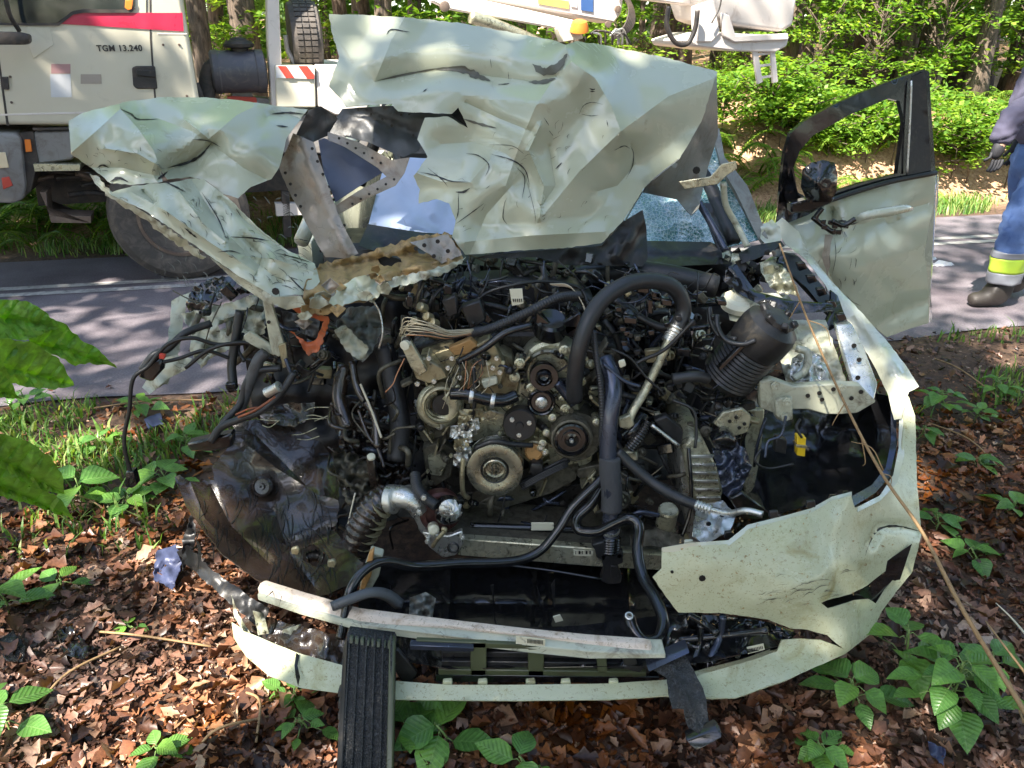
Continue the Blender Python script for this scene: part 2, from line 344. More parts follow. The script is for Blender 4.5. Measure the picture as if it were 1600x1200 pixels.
def segdist(p, a, b):
    a = np.array(a[:2], float); b = np.array(b[:2], float); ab = b-a; t = np.clip(((p-a) @ ab)/(ab @ ab+1e-9), 0, 1)
    return np.linalg.norm(p-(a+t[:, None]*ab), axis=1)
def sheet(name, outline, m, parent=None, ctrl=(), creases=(), thick=.0015, step=8, wob=(0, 1), holes=(), ragged=0, linear=False, seed=0, facet=0):
    """sheet-metal panel: outline in photo px with optional own distance; distance elsewhere is interpolated;
    creases = ([px polyline], amplitude m, width px), negative amplitude = ridge towards the viewer"""
    rnd = random.Random(seed+len(outline))
    cs = [p for p in outline if len(p) > 2]+list(ctrl)
    f = rbf(cs) if len(cs) > 3 else (lambda p: np.full(len(p), cs[0][2] if len(cs) else 2.3))
    def dens(poly, rag):
        out = []
        for i in range(len(poly)):
            a = poly[i]; b = poly[(i+1) % len(poly)]; L = math.hypot(b[0]-a[0], b[1]-a[1]); k = max(1, int(L/step))
            for j in range(k):
                t = j/k; nx, ny = -(b[1]-a[1])/(L+1e-6), (b[0]-a[0])/(L+1e-6); q = rnd.uniform(-rag, rag) if j else 0
                out.append((a[0]+(b[0]-a[0])*t+nx*q, a[1]+(b[1]-a[1])*t+ny*q))
        return out
    ol = dens(outline, ragged); hs = [dens(h, ragged) for h in holes]
    pts = list(ol); edges = [(i, (i+1) % len(ol)) for i in range(len(ol))]
    for h in hs:
        b0 = len(pts); pts += h; edges += [(b0+i, b0+(i+1) % len(h)) for i in range(len(h))]
    bnd = np.array(pts)
    x0, y0 = bnd.min(0); x1, y1 = bnd.max(0)
    gx, gy = np.meshgrid(np.arange(x0+step/2, x1, step), np.arange(y0+step/2, y1, step*.87)); gx[1::2] += step/2
    g = np.stack([gx.ravel(), gy.ravel()], 1); g += np.random.RandomState(seed+3).uniform(-.15, .15, g.shape)*step
    keep = inpoly(g, ol)
    for h in hs: keep &= ~inpoly(g, h)
    g = g[keep]
    if len(g): 
        dmin = np.min(np.linalg.norm(g[:, None]-bnd[None], axis=2), axis=1); g = g[dmin > step*.5]
    cr = []
    for pl, amp, wd in creases:
        for a, b in zip(pl[:-1], pl[1:]):
            k = max(1, int(math.hypot(b[0]-a[0], b[1]-a[1])/(step*.8)))
            cr += [(a[0]+(b[0]-a[0])*j/k, a[1]+(b[1]-a[1])*j/k) for j in range(k+1)]
    if cr:
        c_ = np.array(cr); ok = inpoly(c_, ol)
        for h in hs: ok &= ~inpoly(c_, h)
        c_ = c_[ok]
        if len(c_):
            dm = np.min(np.linalg.norm(c_[:, None]-bnd[None], axis=2), axis=1); c_ = c_[dm > step*.4]
        if len(c_) and len(g):
            g = g[np.min(np.linalg.norm(g[:, None]-c_[None], axis=2), axis=1) > step*.45]
            g = np.vstack([g, c_])
    allp = np.vstack([bnd, g]) if len(g) else bnd
    vo, _, fo, *_ = delaunay_2d_cdt([Vector(p) for p in allp.tolist()], edges, [], 0, .01)
    vp = np.array([(v.x, v.y) for v in vo])
    Yv = f(vp)
    for pl, amp, wd in creases:
        d = np.min(np.stack([segdist(vp, a, b) for a, b in zip(pl[:-1], pl[1:])]), 0)
        Yv = Yv+amp*(np.exp(-d/wd) if wd <= 22 else np.maximum(0, 1-d/wd)**1.15)
    if wob[0]:
        Yv = Yv+np.array([wob[0]*(noise.noise(Vector((x/wob[1], y/wob[1], seed)))+.5*noise.noise(Vector((x/wob[1]*2.3, y/wob[1]*2.3, seed+5)))) for x, y in vp])
    if facet:   # hard dents: cell-like folds
        for i, (x, y) in enumerate(vp):
            d, _ = noise.voronoi(Vector((x/facet[1], y/facet[1], seed*1.7))); Yv[i] += facet[0]*(d[1]-d[0])
    tri = [tuple(t) for t in fo if len(t) == 3]
    cen = np.array([vp[list(t)].mean(0) for t in tri]); kp = inpoly(cen, ol)
    for h in hs: kp &= ~inpoly(cen, h)
    tri = [t for t, k in zip(tri, kp) if k]
    W = [P(vp[i][0], vp[i][1], Yv[i]) for i in range(len(vp))]; n = len(W)
    T = []
    for t in tri:
        a, b, c = (W[i] for i in t); nn = (b-a).cross(c-a)
        T.append(t if nn.dot(a-Vector((0, 0, CH))) < 0 else t[::-1])
    nrm = [Vector() for _ in W]
    for t in T:
        nn = (W[t[1]]-W[t[0]]).cross(W[t[2]]-W[t[0]])
        for i in t: nrm[i] += nn
    back = [W[i]-(nrm[i].normalized() if nrm[i].length > 0 else Vector((0, -1, 0)))*thick for i in range(n)]
    V = W+back; Fc = list(T)+[(t[2]+n, t[1]+n, t[0]+n) for t in T]
    es = {}
    for t in T:
        for a, b in ((t[0], t[1]), (t[1], t[2]), (t[2], t[0])): es[(a, b)] = 1
    for (a, b) in list(es):
        if (b, a) not in es:
            k = len(V); V += [W[a], W[b], back[b], back[a]]; Fc.append((k+1, k, k+3, k+2))
    used = sorted({i for f_ in Fc for i in f_}); mp = {u: i for i, u in enumerate(used)}
    o = link(name, [V[u] for u in used], [tuple(mp[i] for i in f_) for f_ in Fc], m, parent)
    if len(creases) > 3: o.data.set_sharp_from_angle(angle=math.radians(24))
    def depth(x, y):
        q = np.array([[float(x), float(y)]]); v = float(f(q)[0])
        for pl, amp, wd in creases: dd = min(segdist(q, a, b)[0] for a, b in zip(pl[:-1], pl[1:])); v += amp*(math.exp(-dd/wd) if wd <= 22 else max(0, 1-dd/wd)**1.15)
        if wob[0]: v += wob[0]*(noise.noise(Vector((x/wob[1], y/wob[1], seed)))+.5*noise.noise(Vector((x/wob[1]*2.3, y/wob[1]*2.3, seed+5))))
        if facet: d, _ = noise.voronoi(Vector((x/facet[1], y/facet[1], seed*1.7))); v += facet[0]*(d[1]-d[0])
        return v
    DEPTH[o.name] = depth
    return o
DEPTH = {}
def scuffs(name, host, strokes, m, wmin=.6, seed=1, lift=.003):
    """torn or scratched marks following the panel they are on; strokes = ([px polyline], width px)"""
    r_ = random.Random(seed); d = DEPTH[host.name]; gs = []
    for pl, wd in strokes:
        path = crs([(a, b, 0) for a, b in pl], 6); n = len(path); V = []; Fc = []
        for i, p in enumerate(path):
            t = (path[min(i+1, n-1)]-path[max(0, i-1)]).normalized(); nx, ny = -t.y, t.x
            w_ = max(.25, wd*(.6 if m.name.startswith('black_wire') else 1)*math.sin(math.pi*(i+.6)/(n+.2))*r_.uniform(.55, 1.25))/2
            for s in (-1, 0, 1):
                x, y = p.x+nx*w_*s, p.y+ny*w_*s; V.append(P(x, y, d(x, y)-lift))
        for i in range(n-1):
            for k in (0, 1): Fc.append((i*3+k, i*3+k+1, i*3+k+4, i*3+k+3))
        gs.append((V, Fc))
    V, Fc = mergegeo(gs); o = link(name, V, Fc, m, host); return stuff(o) if len(strokes) > 1 else o
def dots(name, pts, rpx, m, parent):             # rivet holes / studs, one joined part
    V = []; Fc = []
    for p in pts:
        c = P(*p); r = rpx*ppm(*p); k0 = len(V)
        for h in (0, -.003):
            for k in range(8): V.append(c+Vector((math.cos(k*math.pi/4)*r, h, math.sin(k*math.pi/4)*r)))
        for k in range(8): Fc.append((k0+k, k0+(k+1) % 8, k0+8+(k+1) % 8, k0+8+k))
        Fc.append(tuple(k0+8+k for k in range(8)))
    return stuff(link(name, V, Fc, m, parent, smooth=False))
def along(a, b, n, Y): return [(a[0]+(b[0]-a[0])*i/(n-1), a[1]+(b[1]-a[1])*i/(n-1), Y) for i in range(n)]
AX = Vector((-.03, -1, .12))
boltmesh = {}
def bolt(px, py, Y, rpx, parent, m=None, axis=AX):
    r = rpx*ppm(px, py, Y); return lathe('bolt', P(px, py, Y), axis, [(r, -.01), (r, .002), (r*.62, .002), (r*.62, .008), (r*.35, .008), (r*.3, .005)], m or M['alu'], parent, seg=6 if rpx > 3 else 6)

# ------------------------------------------------------------------ ground, road
def near(x): return 3.72+.2*x
def far(x): return 6.55+.2*x
def H(x, y):
    h = .035*noise.noise(Vector((x*1.3, y*1.3, 2)))+.012*noise.noise(Vector((x*6, y*6, 2)))
    d0 = near(x)-y; d1 = y-far(x)
    if -.02 < -d0 and d1 < .02: return -.012
    k = min(1, max(0, min(abs(d0), abs(d1))/.5)) if (d0 > 0 or d1 > 0) else 0
    h = h*k+.006*(1-k)-.004
    if d1 > .3:
        bank = min(1, max(0, (x-.2)/2.5)); t = min(1, max(0, (d1-.5)/1.3)); t = t*t*(3-2*t)
        h += t*(.25+.55*bank)+max(0, d1-2)*.02+.10*noise.noise(Vector((x*.6, y*.6, 5)))*t
    return h
def grid(name, xs, ys, zf, m):
    V = [(x, y, zf(x, y)) for y in ys for x in xs]; nx = len(xs)
    Fc = [(j*nx+i, j*nx+i+1, (j+1)*nx+i+1, (j+1)*nx+i) for j in range(len(ys)-1) for i in range(nx-1)]
    return link(name, V, Fc, m)
xs = sorted(set([round(v, 3) for v in list(np.arange(-6, 6.01, .12))+[-900, -300, -120, -60, -40, -25, -16, -11, -8, 8, 11, 16, 25, 40, 60, 120, 300, 900]]))
ys = sorted(set([round(v, 3) for v in list(np.arange(-1, 12, .12))+[-900, -200, -60, -20, -8, -4, 13, 15, 18, 22, 30, 45, 70, 120, 300, 900]]))
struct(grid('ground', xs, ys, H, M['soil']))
rx = [-300, -60, -20]+[i for i in range(-10, 11)]+[20, 60, 300]
def strip(name, o0, o1, z, m, x0=None, x1=None, n=3):
    X = [v for v in rx if (x0 is None or v >= x0) and (x1 is None or v <= x1)]
    V = []; 
    for v in X:
        for k in range(n): 
            o = o0+(o1-o0)*k/(n-1); V.append((v, o+.2*v+(.03*math.sin(v*2.3)+.02*math.sin(v*5.1) if (k == 0 and name == 'road') else 0), z))
    Fc = [(i*n+k, (i+1)*n+k, (i+1)*n+k+1, i*n+k+1) for i in range(len(X)-1) for k in range(n-1)]
    return struct(link(name, V, Fc, m, smooth=False))
rx = sorted(set(rx+[round(v, 2) for v in np.arange(-8, 8, .25)]))
strip('road', 3.72, 6.55, 0, M['asphalt'])
strip('road_line', 5.58, 5.66, .004, M['line']); strip('road_line', 5.74, 5.82, .004, M['line'])

# ------------------------------------------------------------------ leaves & vegetation
def leafcloud(pts, size, rnd, flat=.3, shape='diamond'):
    V = []; Fc = []
    for p in pts:
        s = size*rnd.uniform(.6, 1.3); d = Vector((rnd.gauss(0, 1), rnd.gauss(0, 1), rnd.gauss(0, flat))).normalized()
        n = Vector((rnd.gauss(0, flat), rnd.gauss(0, flat), 1)).normalized(); q = d.cross(n).normalized()
        k = len(V); p = Vector(p)
        V += [p, p+d*s*.45+q*s*.3+n*s*.05, p+d*s, p+d*s*.45-q*s*.3+n*s*.05]; Fc += [(k, k+1, k+2, k+3)]
    return V, Fc
def spray(rnd, base, n_br, length, per, size, spread=1.0, droop=.15):
    pts = []; st = []
    for _ in range(n_br):
        a = rnd.uniform(0, 2*math.pi); h = rnd.uniform(.25, 1)
        o = base+Vector((0, 0, h*spread)); L = length*rnd.uniform(.5, 1.1)
        d = Vector((math.cos(a), math.sin(a), rnd.uniform(-.1, .35)))
        for i in range(per):
            t = rnd.random()**.7; wd = .3*L*t
            pts.append(o+d*L*t+Vector((rnd.gauss(0, wd*.6), rnd.gauss(0, wd*.6), rnd.gauss(0, .04)-droop*t*t*L)))
        st.append((o, o+d*L*.6))
    return pts, st
def mergegeo(gs):
    V = []; Fc = []
    for v, f in gs:
        k = len(V); V += v; Fc += [tuple(i+k for i in q) for q in f]
    return V, Fc
def trunkgeo(rnd, h, r, lean=0):
    path = []; x = y = 0
    for i in range(9):
        t = i/8; path.append(Vector((x+lean*h*t, y, h*t))); x += rnd.uniform(-.08, .08)*h/8; y += rnd.uniform(-.06, .06)*h/8
    gs = [tubegeo(crs(path, 2), r, 10, taper=lambda t: (1+.5*math.exp(-t*30))*(1-.65*t))]
    for _ in range(4):
        k = rnd.randint(3, 7); o = path[k]; a = rnd.uniform(0, 6.28); L = h*rnd.uniform(.1, .2)
        gs.append(tubegeo(crs([o, o+Vector((math.cos(a), math.sin(a), .4))*L*.5, o+Vector((math.cos(a), math.sin(a), .8))*L], 3), r*.28, 6, taper=lambda t: 1-.8*t))
    return mergegeo(gs), path
def instance(proto, loc, rz, sc, label=None, group=None):
    r = proto.copy(); COL.objects.link(r); r.location = loc; r.rotation_euler = (0, 0, rz); r.scale = (sc, sc, sc)
    if label: r['label'] = label
    if group: r['group'] = group
    for ch in proto.children:
        c = ch.copy(); COL.objects.link(c); c.parent = r
    return r
def maketree(seed, h, r, crown_z, crown_r, nleaf, size, name='tree', low=0, leafm='leafwood', lean=0):
    rnd = random.Random(seed); (V, Fc), path = trunkgeo(rnd, h, r, lean)
    t = bpy.data.objects.new(name, None); COL.objects.link(t); WORLD[t.name] = Vector((0, 0, 0))
    link('trunk', V, Fc, M['bark'], t)
    pts = []
    nb = 22
    for b in range(nb):
        a = rnd.uniform(0, 6.28); z = crown_z+(h*1.05-crown_z)*rnd.random(); L = crown_r*(1-.4*abs((z-crown_z)/(h-crown_z)-.4))*rnd.uniform(.5, 1)
        c = Vector((math.cos(a)*L*.7, math.sin(a)*L*.7, z)); rr = crown_r*rnd.uniform(.22, .4)
        for _ in range(nleaf//nb):
            pts.append(c+Vector((rnd.gauss(0, rr*.6), rnd.gauss(0, rr*.6), rnd.gauss(0, rr*.25))))
    for b in range(low):
        a = rnd.uniform(0, 6.28); z = rnd.uniform(1.2, crown_z+.5); L = rnd.uniform(.6, 1.6)
        for _ in range(70):
            q = rnd.random(); pts.append(Vector((math.cos(a)*L*q+rnd.gauss(0, .18*q+.03), math.sin(a)*L*q+rnd.gauss(0, .18*q+.03), z-.1*q*q+rnd.gauss(0, .03))))
    V, Fc = leafcloud(pts, size, rnd)
    link('crown', V, Fc, M[leafm], t)
    return t
# forest beyond the road
protos = [maketree(11, 11, .16, 3.0, 2.6, 5200, .12, low=4), maketree(12, 13, .22, 3.6, 3.0, 5200, .12, low=3), maketree(13, 9, .10, 2.2, 2.2, 5200, .11, low=6), maketree(14, 12, .13, 3.2, 2.4, 5200, .12, low=5, lean=.05)]
rf = random.Random(5)
placed = []
def puttree(x, y, kind=None, sc=None, label=None):
    global placed
    k = rf.randrange(4) if kind is None else kind
    band = 'tall dark trunk standing deep in the wood' if y > 17 else 'leafy tree standing in the wood beyond the road'
    o = instance(protos[k], (x, y, H(x, y)-.05), rf.uniform(0, 6.28), sc or rf.uniform(.85, 1.25), label or band, 'trees deep in the wood' if y > 17 else 'trees at the front of the wood')
    if label: del o['group']
    o['category'] = 'tree'; placed.append((x, y))
for i in range(400):
    if len(placed) >= 75: break
    y = 10.5+rf.random()**.8*24; x = rf.uniform(-.85, .85)*y*.95
    if all((x-a)**2+(y-b)**2 > (1.0+.03*y)**2 for a, b in placed): puttree(x, y)
def atpx(px, Y): return P(px, 200, Y).x
puttree(atpx(1425, 10.5), 10.5, 1, .62, 'thick reddish trunk rising left of the striding man, behind the open car door')
puttree(atpx(1510, 10), 10, 1, .55, 'stout trunk standing at the right end of the bank, above the ferns')
puttree(atpx(1330, 12), 12, 3, 1.0, 'slender trunk rising behind the shrubs right of the work platform')
for px_, Y_, k_, s_ in [(1140, 12, 3, .8), (1215, 10.8, 2, 1.0), (1245, 13, 0, .6), (1285, 11, 2, 1.0), (1395, 10.4, 2, .8), (1470, 13, 3, .7), (1565, 11, 2, .8), (1560, 12, 0, .7), (1590, 14, 0, .8), (1110, 17, 0, .8), (1060, 15, 3, .8), (545, 13, 3, .9), (610, 15, 0, .8), (480, 14, 3, .8), (360, 13, 2, 1.1)]:
    puttree(atpx(px_, Y_), Y_, k_, s_)
puttree(atpx(330, 9.6), 9.6, 3, .9, 'dark trunk between the truck cab and the white post')
puttree(atpx(400, 10.5), 10.5, 0, 1.1, 'dark trunk right behind the truck air cleaner')
for p in protos: 
    for c in list(p.children): bpy.data.objects.remove(c)
    bpy.data.objects.remove(p)
# far green wall of the wood
rnd = random.Random(3); pts = []
for _ in range(42000):
    y = rnd.uniform(30, 44); x = rnd.uniform(-45, 45); z = rnd.random()**1.3*16
    pts.append((x, y, z))
V, Fc = leafcloud(pts, .75, rnd, flat=.9)
stuff(tag(link('distant_wood', V, Fc, M['leafwood'], smooth=False), 'dense green wall of foliage far behind the tree trunks', 'wood'))
# shrubs
def makeshrub(seed, h, L, nbr, per, size):
    r_ = random.Random(seed); t = bpy.data.objects.new('shrub', None); COL.objects.link(t); WORLD[t.name] = Vector()
    pts, st = spray(r_, Vector((0, 0, .05)), nbr, L, per, size, h)
    V, Fc = leafcloud(pts, size, r_, .35); link('foliage', V, Fc, M['leaffern'], t)
    gs = [tubegeo([Vector((0, 0, -.1)), a*.6+Vector((0, 0, .1)), b], .008, 5) for a, b in st]
    V, Fc = mergegeo(gs); link('stem', V, Fc, M['bark'], t); return t
sp_ = [makeshrub(21, .9, .75, 22, 75, .075), makeshrub(22, .6, .7, 18, 80, .07), makeshrub(23, 1.7, .9, 26, 80, .085)]
def putshrub(x, y, k, s, label, group): 
    o = instance(sp_[k], (x, y, H(x, y)), rf.uniform(0, 6.28), s, label, group); o['category'] = 'shrub'
for px, py, k, s in [(1130, 180, 0, .7), (1200, 172, 0, .9), (1250, 180, 1, 1.1), (1340, 230, 1, 1), (1290, 260, 1, .7), (1400, 220, 0, .9), (1350, 265, 1, .7), (1530, 200, 1, 1), (1590, 215, 0, .9), (1220, 210, 0, .7), (1500, 215, 0, .8)]:
    q = G(px, py+70, .75) if py > 100 else G(px, 150, .8)
    y = min(max(q.y, 8.4), 11); x = P(px, py, y).x
    putshrub(x, y, k, s, 'leafy green shrub growing on the bank behind the open car door', 'shrubs on the bank')
for px_, Y_, s_ in [(1110, 11.5, .6), (1260, 10.2, .75), (1350, 9.9, .85), (1330, 12, .8), (1445, 10, .95), (1500, 11.5, .8), (1590, 10.6, .9), (1170, 10.6, .75), (340, 10, .8), (600, 11, .8), (970, 10.5, .8)]:
    putshrub(atpx(px_, Y_), Y_, 2, s_, 'tall loose bush of layered bright leaves behind the bank shrubs', 'tall bushes behind the bank')
for i in range(9):
    y = rf.uniform(14, 20); x = rf.uniform(-.85, .85)*y
    putshrub(x, y, rf.choice([0, 2, 2]), rf.uniform(.9, 1.6), 'sapling of thin bright leaves among the trunks of the wood', 'understorey saplings')
for i in range(14):
    y = rf.uniform(7.2, 9); x = rf.uniform(-6.2, -1.0)
    putshrub(x, y, rf.choice([0, 1]), rf.uniform(.5, .8), 'low green bush on the far verge behind the truck', 'bushes behind the truck')
for o in sp_:
    for c in list(o.children): bpy.data.objects.remove(c)
    bpy.data.objects.remove(o)
# ferns
def fern(seed):
    r_ = random.Random(seed); V = []; Fc = []
    for f_ in range(9):
        a = r_.uniform(0, 6.28); L = r_.uniform(.45, .7); d = Vector((math.cos(a), math.sin(a), 0)); s = Vector((-d.y, d.x, 0))
        for i in range(3, 22):
            t = i/22; p = d*L*t+Vector((0, 0, .5*L*math.sin(t*2.4))); wl = .13*L/.6*math.sin(min(1, t*1.15)*math.pi*.97)+.01
            for sg in (-1, 1):
                k = len(V); V += [p-s*sg*.006, p+s*sg*wl*.5+d*.018, p+s*sg*wl+d*.03-Vector((0, 0, .02)), p+s*sg*wl*.5-d*.006]; Fc.append((k, k+1, k+2, k+3))
        gs_ = tubegeo([d*L*t+Vector((0, 0, .5*L*math.sin(t*2.4))) for t in [q/10 for q in range(11)]], .007, 4); k = len(V); V += gs_[0]; Fc += [tuple(i+k for i in f) for f in gs_[1]]
    return V, Fc
fp = []
for sd in range(3):
    V, Fc = fern(sd+40); o = link('fern', V, Fc, M['leaffern']); fp.append(o)
fl = []
for i in range(34): fl.append((rf.uniform(-6, -2.6), rf.uniform(6.2, 7.6), 'fern growing on the verge seen beneath the truck', 'ferns behind the truck'))
for i in range(26): fl.append((rf.uniform(3.2, 7), rf.uniform(8.3, 10.5), 'fern on the shaded bank behind the striding man', 'ferns on the bank'))
for i in range(16): fl.append((rf.uniform(1.8, 4.2), rf.uniform(7.9, 8.8), 'fern between the shrubs of the sunlit bank', 'ferns among the shrubs'))
for i, (x, y, lb, gp) in enumerate(fl):
    o = fp[i % 3] if i < 3 else fp[i % 3].copy()
    if i >= 3: COL.objects.link(o)
    o.location = (x, y, H(x, y)+.08); o.rotation_euler = (0, 0, rf.uniform(0, 6.28)); s = rf.uniform(.7, 1.2); o.scale = (s, s, s); tag(o, lb, 'fern', gp)
# grass
def grass(name, label, regions, n, hgt, rnd):
    V = []; Fc = []
    for _ in range(n):
        rg = rnd.choice(regions); x = rnd.uniform(rg[0], rg[1]); y = rnd.uniform(rg[2], rg[3])+.2*x
        if noise.noise(Vector((x*1.7, y*1.7, 9))) < rnd.uniform(-.15, .3): continue
        h = hgt*rnd.uniform(.4, 1.2); a = rnd.uniform(0, 6.28); d = Vector((math.cos(a), math.sin(a), 0)); s = Vector((-d.y, d.x, 0))*rnd.uniform(.003, .007)
        b = Vector((x, y, H(x, y)-.005)); lean = rnd.uniform(.1, .8)*h; k = len(V)
        V += [b-s, b+s, b+d*lean*.4+Vector((0, 0, h*.6))+s*.8, b+d*lean*.4+Vector((0, 0, h*.6))-s*.8, b+d*lean+Vector((0, 0, h*.85))]
        Fc += [(k, k+1, k+2, k+3), (k+3, k+2, k+4)]
    return stuff(tag(link(name, V, Fc, M['leafgrass'], smooth=False), label, 'grass'))
rg_ = random.Random(8)
grass('roadside_grass', 'fresh green grass along the near edge of the road', [(-3.6, -.9, 2.75, 3.68), (-2.6, -.9, 2.9, 3.6), (1.6, 4.2, 2.2, 3.66), (-3.4, -1.2, 2.35, 3.2), (1.6, 4.2, 2.8, 3.66)], 11500, .10, rg_)
grass('far_verge_grass', 'sunlit short grass on the far verge of the road', [(-9, 0, 6.6, 7.6), (1.2, 8, 6.6, 7.2)], 16000, .13, rg_)
# leaf litter
def litter():
    V = []; Fc = []; r_ = random.Random(17)
    n = 0
    while n < 52000:
        y = .75+r_.random()**1.4*3.6; x = r_.uniform(-.82, .82)*(y*.95+.75)
        d = near(x)-y
        if d < .05 and r_.random() > .02: continue
        if d < -.6: continue
        grassy = d < 1.0
        if grassy and r_.random() < .65: continue
        if abs(x) < .75 and 2.0 < y: continue
        n += 1
        L = r_.uniform(.010, .034) if r_.random() < .85 else r_.uniform(.04, .075); a = r_.uniform(0, 6.28); cu = r_.uniform(-.5, 1.1)*L*.7; tl = r_.gauss(0, .32); t2 = r_.gauss(0, .32)
        z0 = H(x, y)+r_.random()**1.5*.028*min(1, L/.03)+.004
        R = Matrix.Rotation(a, 3, 'Z') @ Matrix.Rotation(tl, 3, 'X') @ Matrix.Rotation(t2, 3, 'Y')
        wv = r_.uniform(.16, .42)*L; k = len(V); o = Vector((x, y, z0))
        sh = [(-.5, 0, 0), (-.22, .7, .5), (-.05, .62, .35), (.12, 1, .8), (.3, .5, .3), (.5, 0, .2), (.28, -.55, .35), (.1, -.95, .7), (-.08, -.6, .3), (-.25, -.75, .5)]
        pts = [Vector((u*L+r_.uniform(-.05, .05)*L, v_*wv, c*cu)) for u, v_, c in sh]
        V += [o+R @ q for q in pts]+[o+R @ Vector((0, 0, 0))]
        c = k+10
        Fc += [(k+i, k+(i+1) % 10, c) for i in range(10)]
    o = link('leaf_litter', V, Fc, M['litter'], smooth=True)
    return stuff(tag(o, 'brown dead leaves carpeting the ground around the wreck', 'leaf litter'))
litter()
# twigs lying in the litter
r_ = random.Random(4)
for (a, b) in [((60, 1100), (190, 1010)), ((130, 985), (330, 1010)), ((300, 1180), (420, 1120)), ((380, 1080), (400, 1160)), ((1450, 660), (1560, 730)), ((1530, 1010), (1600, 1130)), ((1240, 1000), (1330, 1060)), ((1460, 560), (1560, 620)), ((60, 780), (170, 800)), ((130, 640), (330, 625))]:
    A = G(*a, .02); B = G(*b, .03); mid = (A+B)/2+Vector((r_.uniform(-.03, .03), r_.uniform(-.03, .03), .03))
    V, Fc = tubegeo(crs([A, mid, B], 6), .0035, 6); o = link('twig', V, Fc, M['twig']); tag(o, 'thin dry twig lying on the dead leaves', 'twig', 'twigs in the leaf litter')
# seedlings with broad leaves
def leafgeo(L, wd, fold=.25, droop=.2, n=6):
    V = [Vector((0, 0, 0))]; Fc = []
    for i in range(1, n):
        t = i/n; wv = wd*math.sin(math.pi*t**.75)*(1+.06*(i % 2)); z = -droop*L*t*t
        V += [Vector((L*t, -wv, z+fold*wv)), Vector((L*t, 0, z)), Vector((L*t, wv, z+fold*wv))]
    V.append(Vector((L, 0, -droop*L))); e = len(V)-1
    Fc += [(0, 1, 2), (0, 2, 3)]
    for i in range(n-2):
        k = 1+i*3; Fc += [(k, k+3, k+4, k+1), (k+1, k+4, k+5, k+2)]
    k = 1+(n-2)*3; Fc += [(k, e, k+1), (k+1, e, k+2)]
    return V, Fc
leafmeshes = []
for i in range(4):
    V, Fc = leafgeo(1, .30+.04*i, .2+.08*i, .12+.09*i); me = bpy.data.meshes.new('leaf'); me.from_pydata([tuple(v) for v in V], [], Fc); me.materials.append(M['leafplant'])
    me.polygons.foreach_set('use_smooth', [True]*len(me.polygons)); leafmeshes.append(me)
def seedling(px, py, n, L, hgt, label, seed=1, spread=.12, name='seedling', group=None):
    r_ = random.Random(seed); b = G(px, py, 0); b.z = H(b.x, b.y); t = empty(name, b, label, 'plant', group)
    gs = []; top = Vector((r_.uniform(-.03, .03), r_.uniform(-.03, .03), hgt))
    gs.append(tubegeo(crs([Vector(), top*.5+Vector((.01, 0, 0)), top], 3), .003, 5))
    for i in range(n):
        a = i*2.4+r_.uniform(-.4, .4); q = .35+.65*i/max(1, n-1); o = Vector((top.x*q, top.y*q, hgt*q)); rr = spread*(1.15-q)*r_.uniform(.5, 1)
        d = Vector((math.cos(a), math.sin(a), .25)); e = o+d*rr; gs.append(tubegeo([o, o.lerp(e, .5)+Vector((0, 0, .01)), e], .0016, 4))
        lf = bpy.data.objects.new('leaf', leafmeshes[r_.randrange(4)]); COL.objects.link(lf); lf.parent = t; lf.location = e
        s = L*r_.uniform(.7, 1.15); lf.scale = (s, s, s); lf.rotation_euler = (r_.uniform(-.3, .3), r_.uniform(-.25, .35)-.1, a)
    V, Fc = mergegeo(gs); link('stem', [v+b for v in V], Fc, M['stem'], t)
    return t
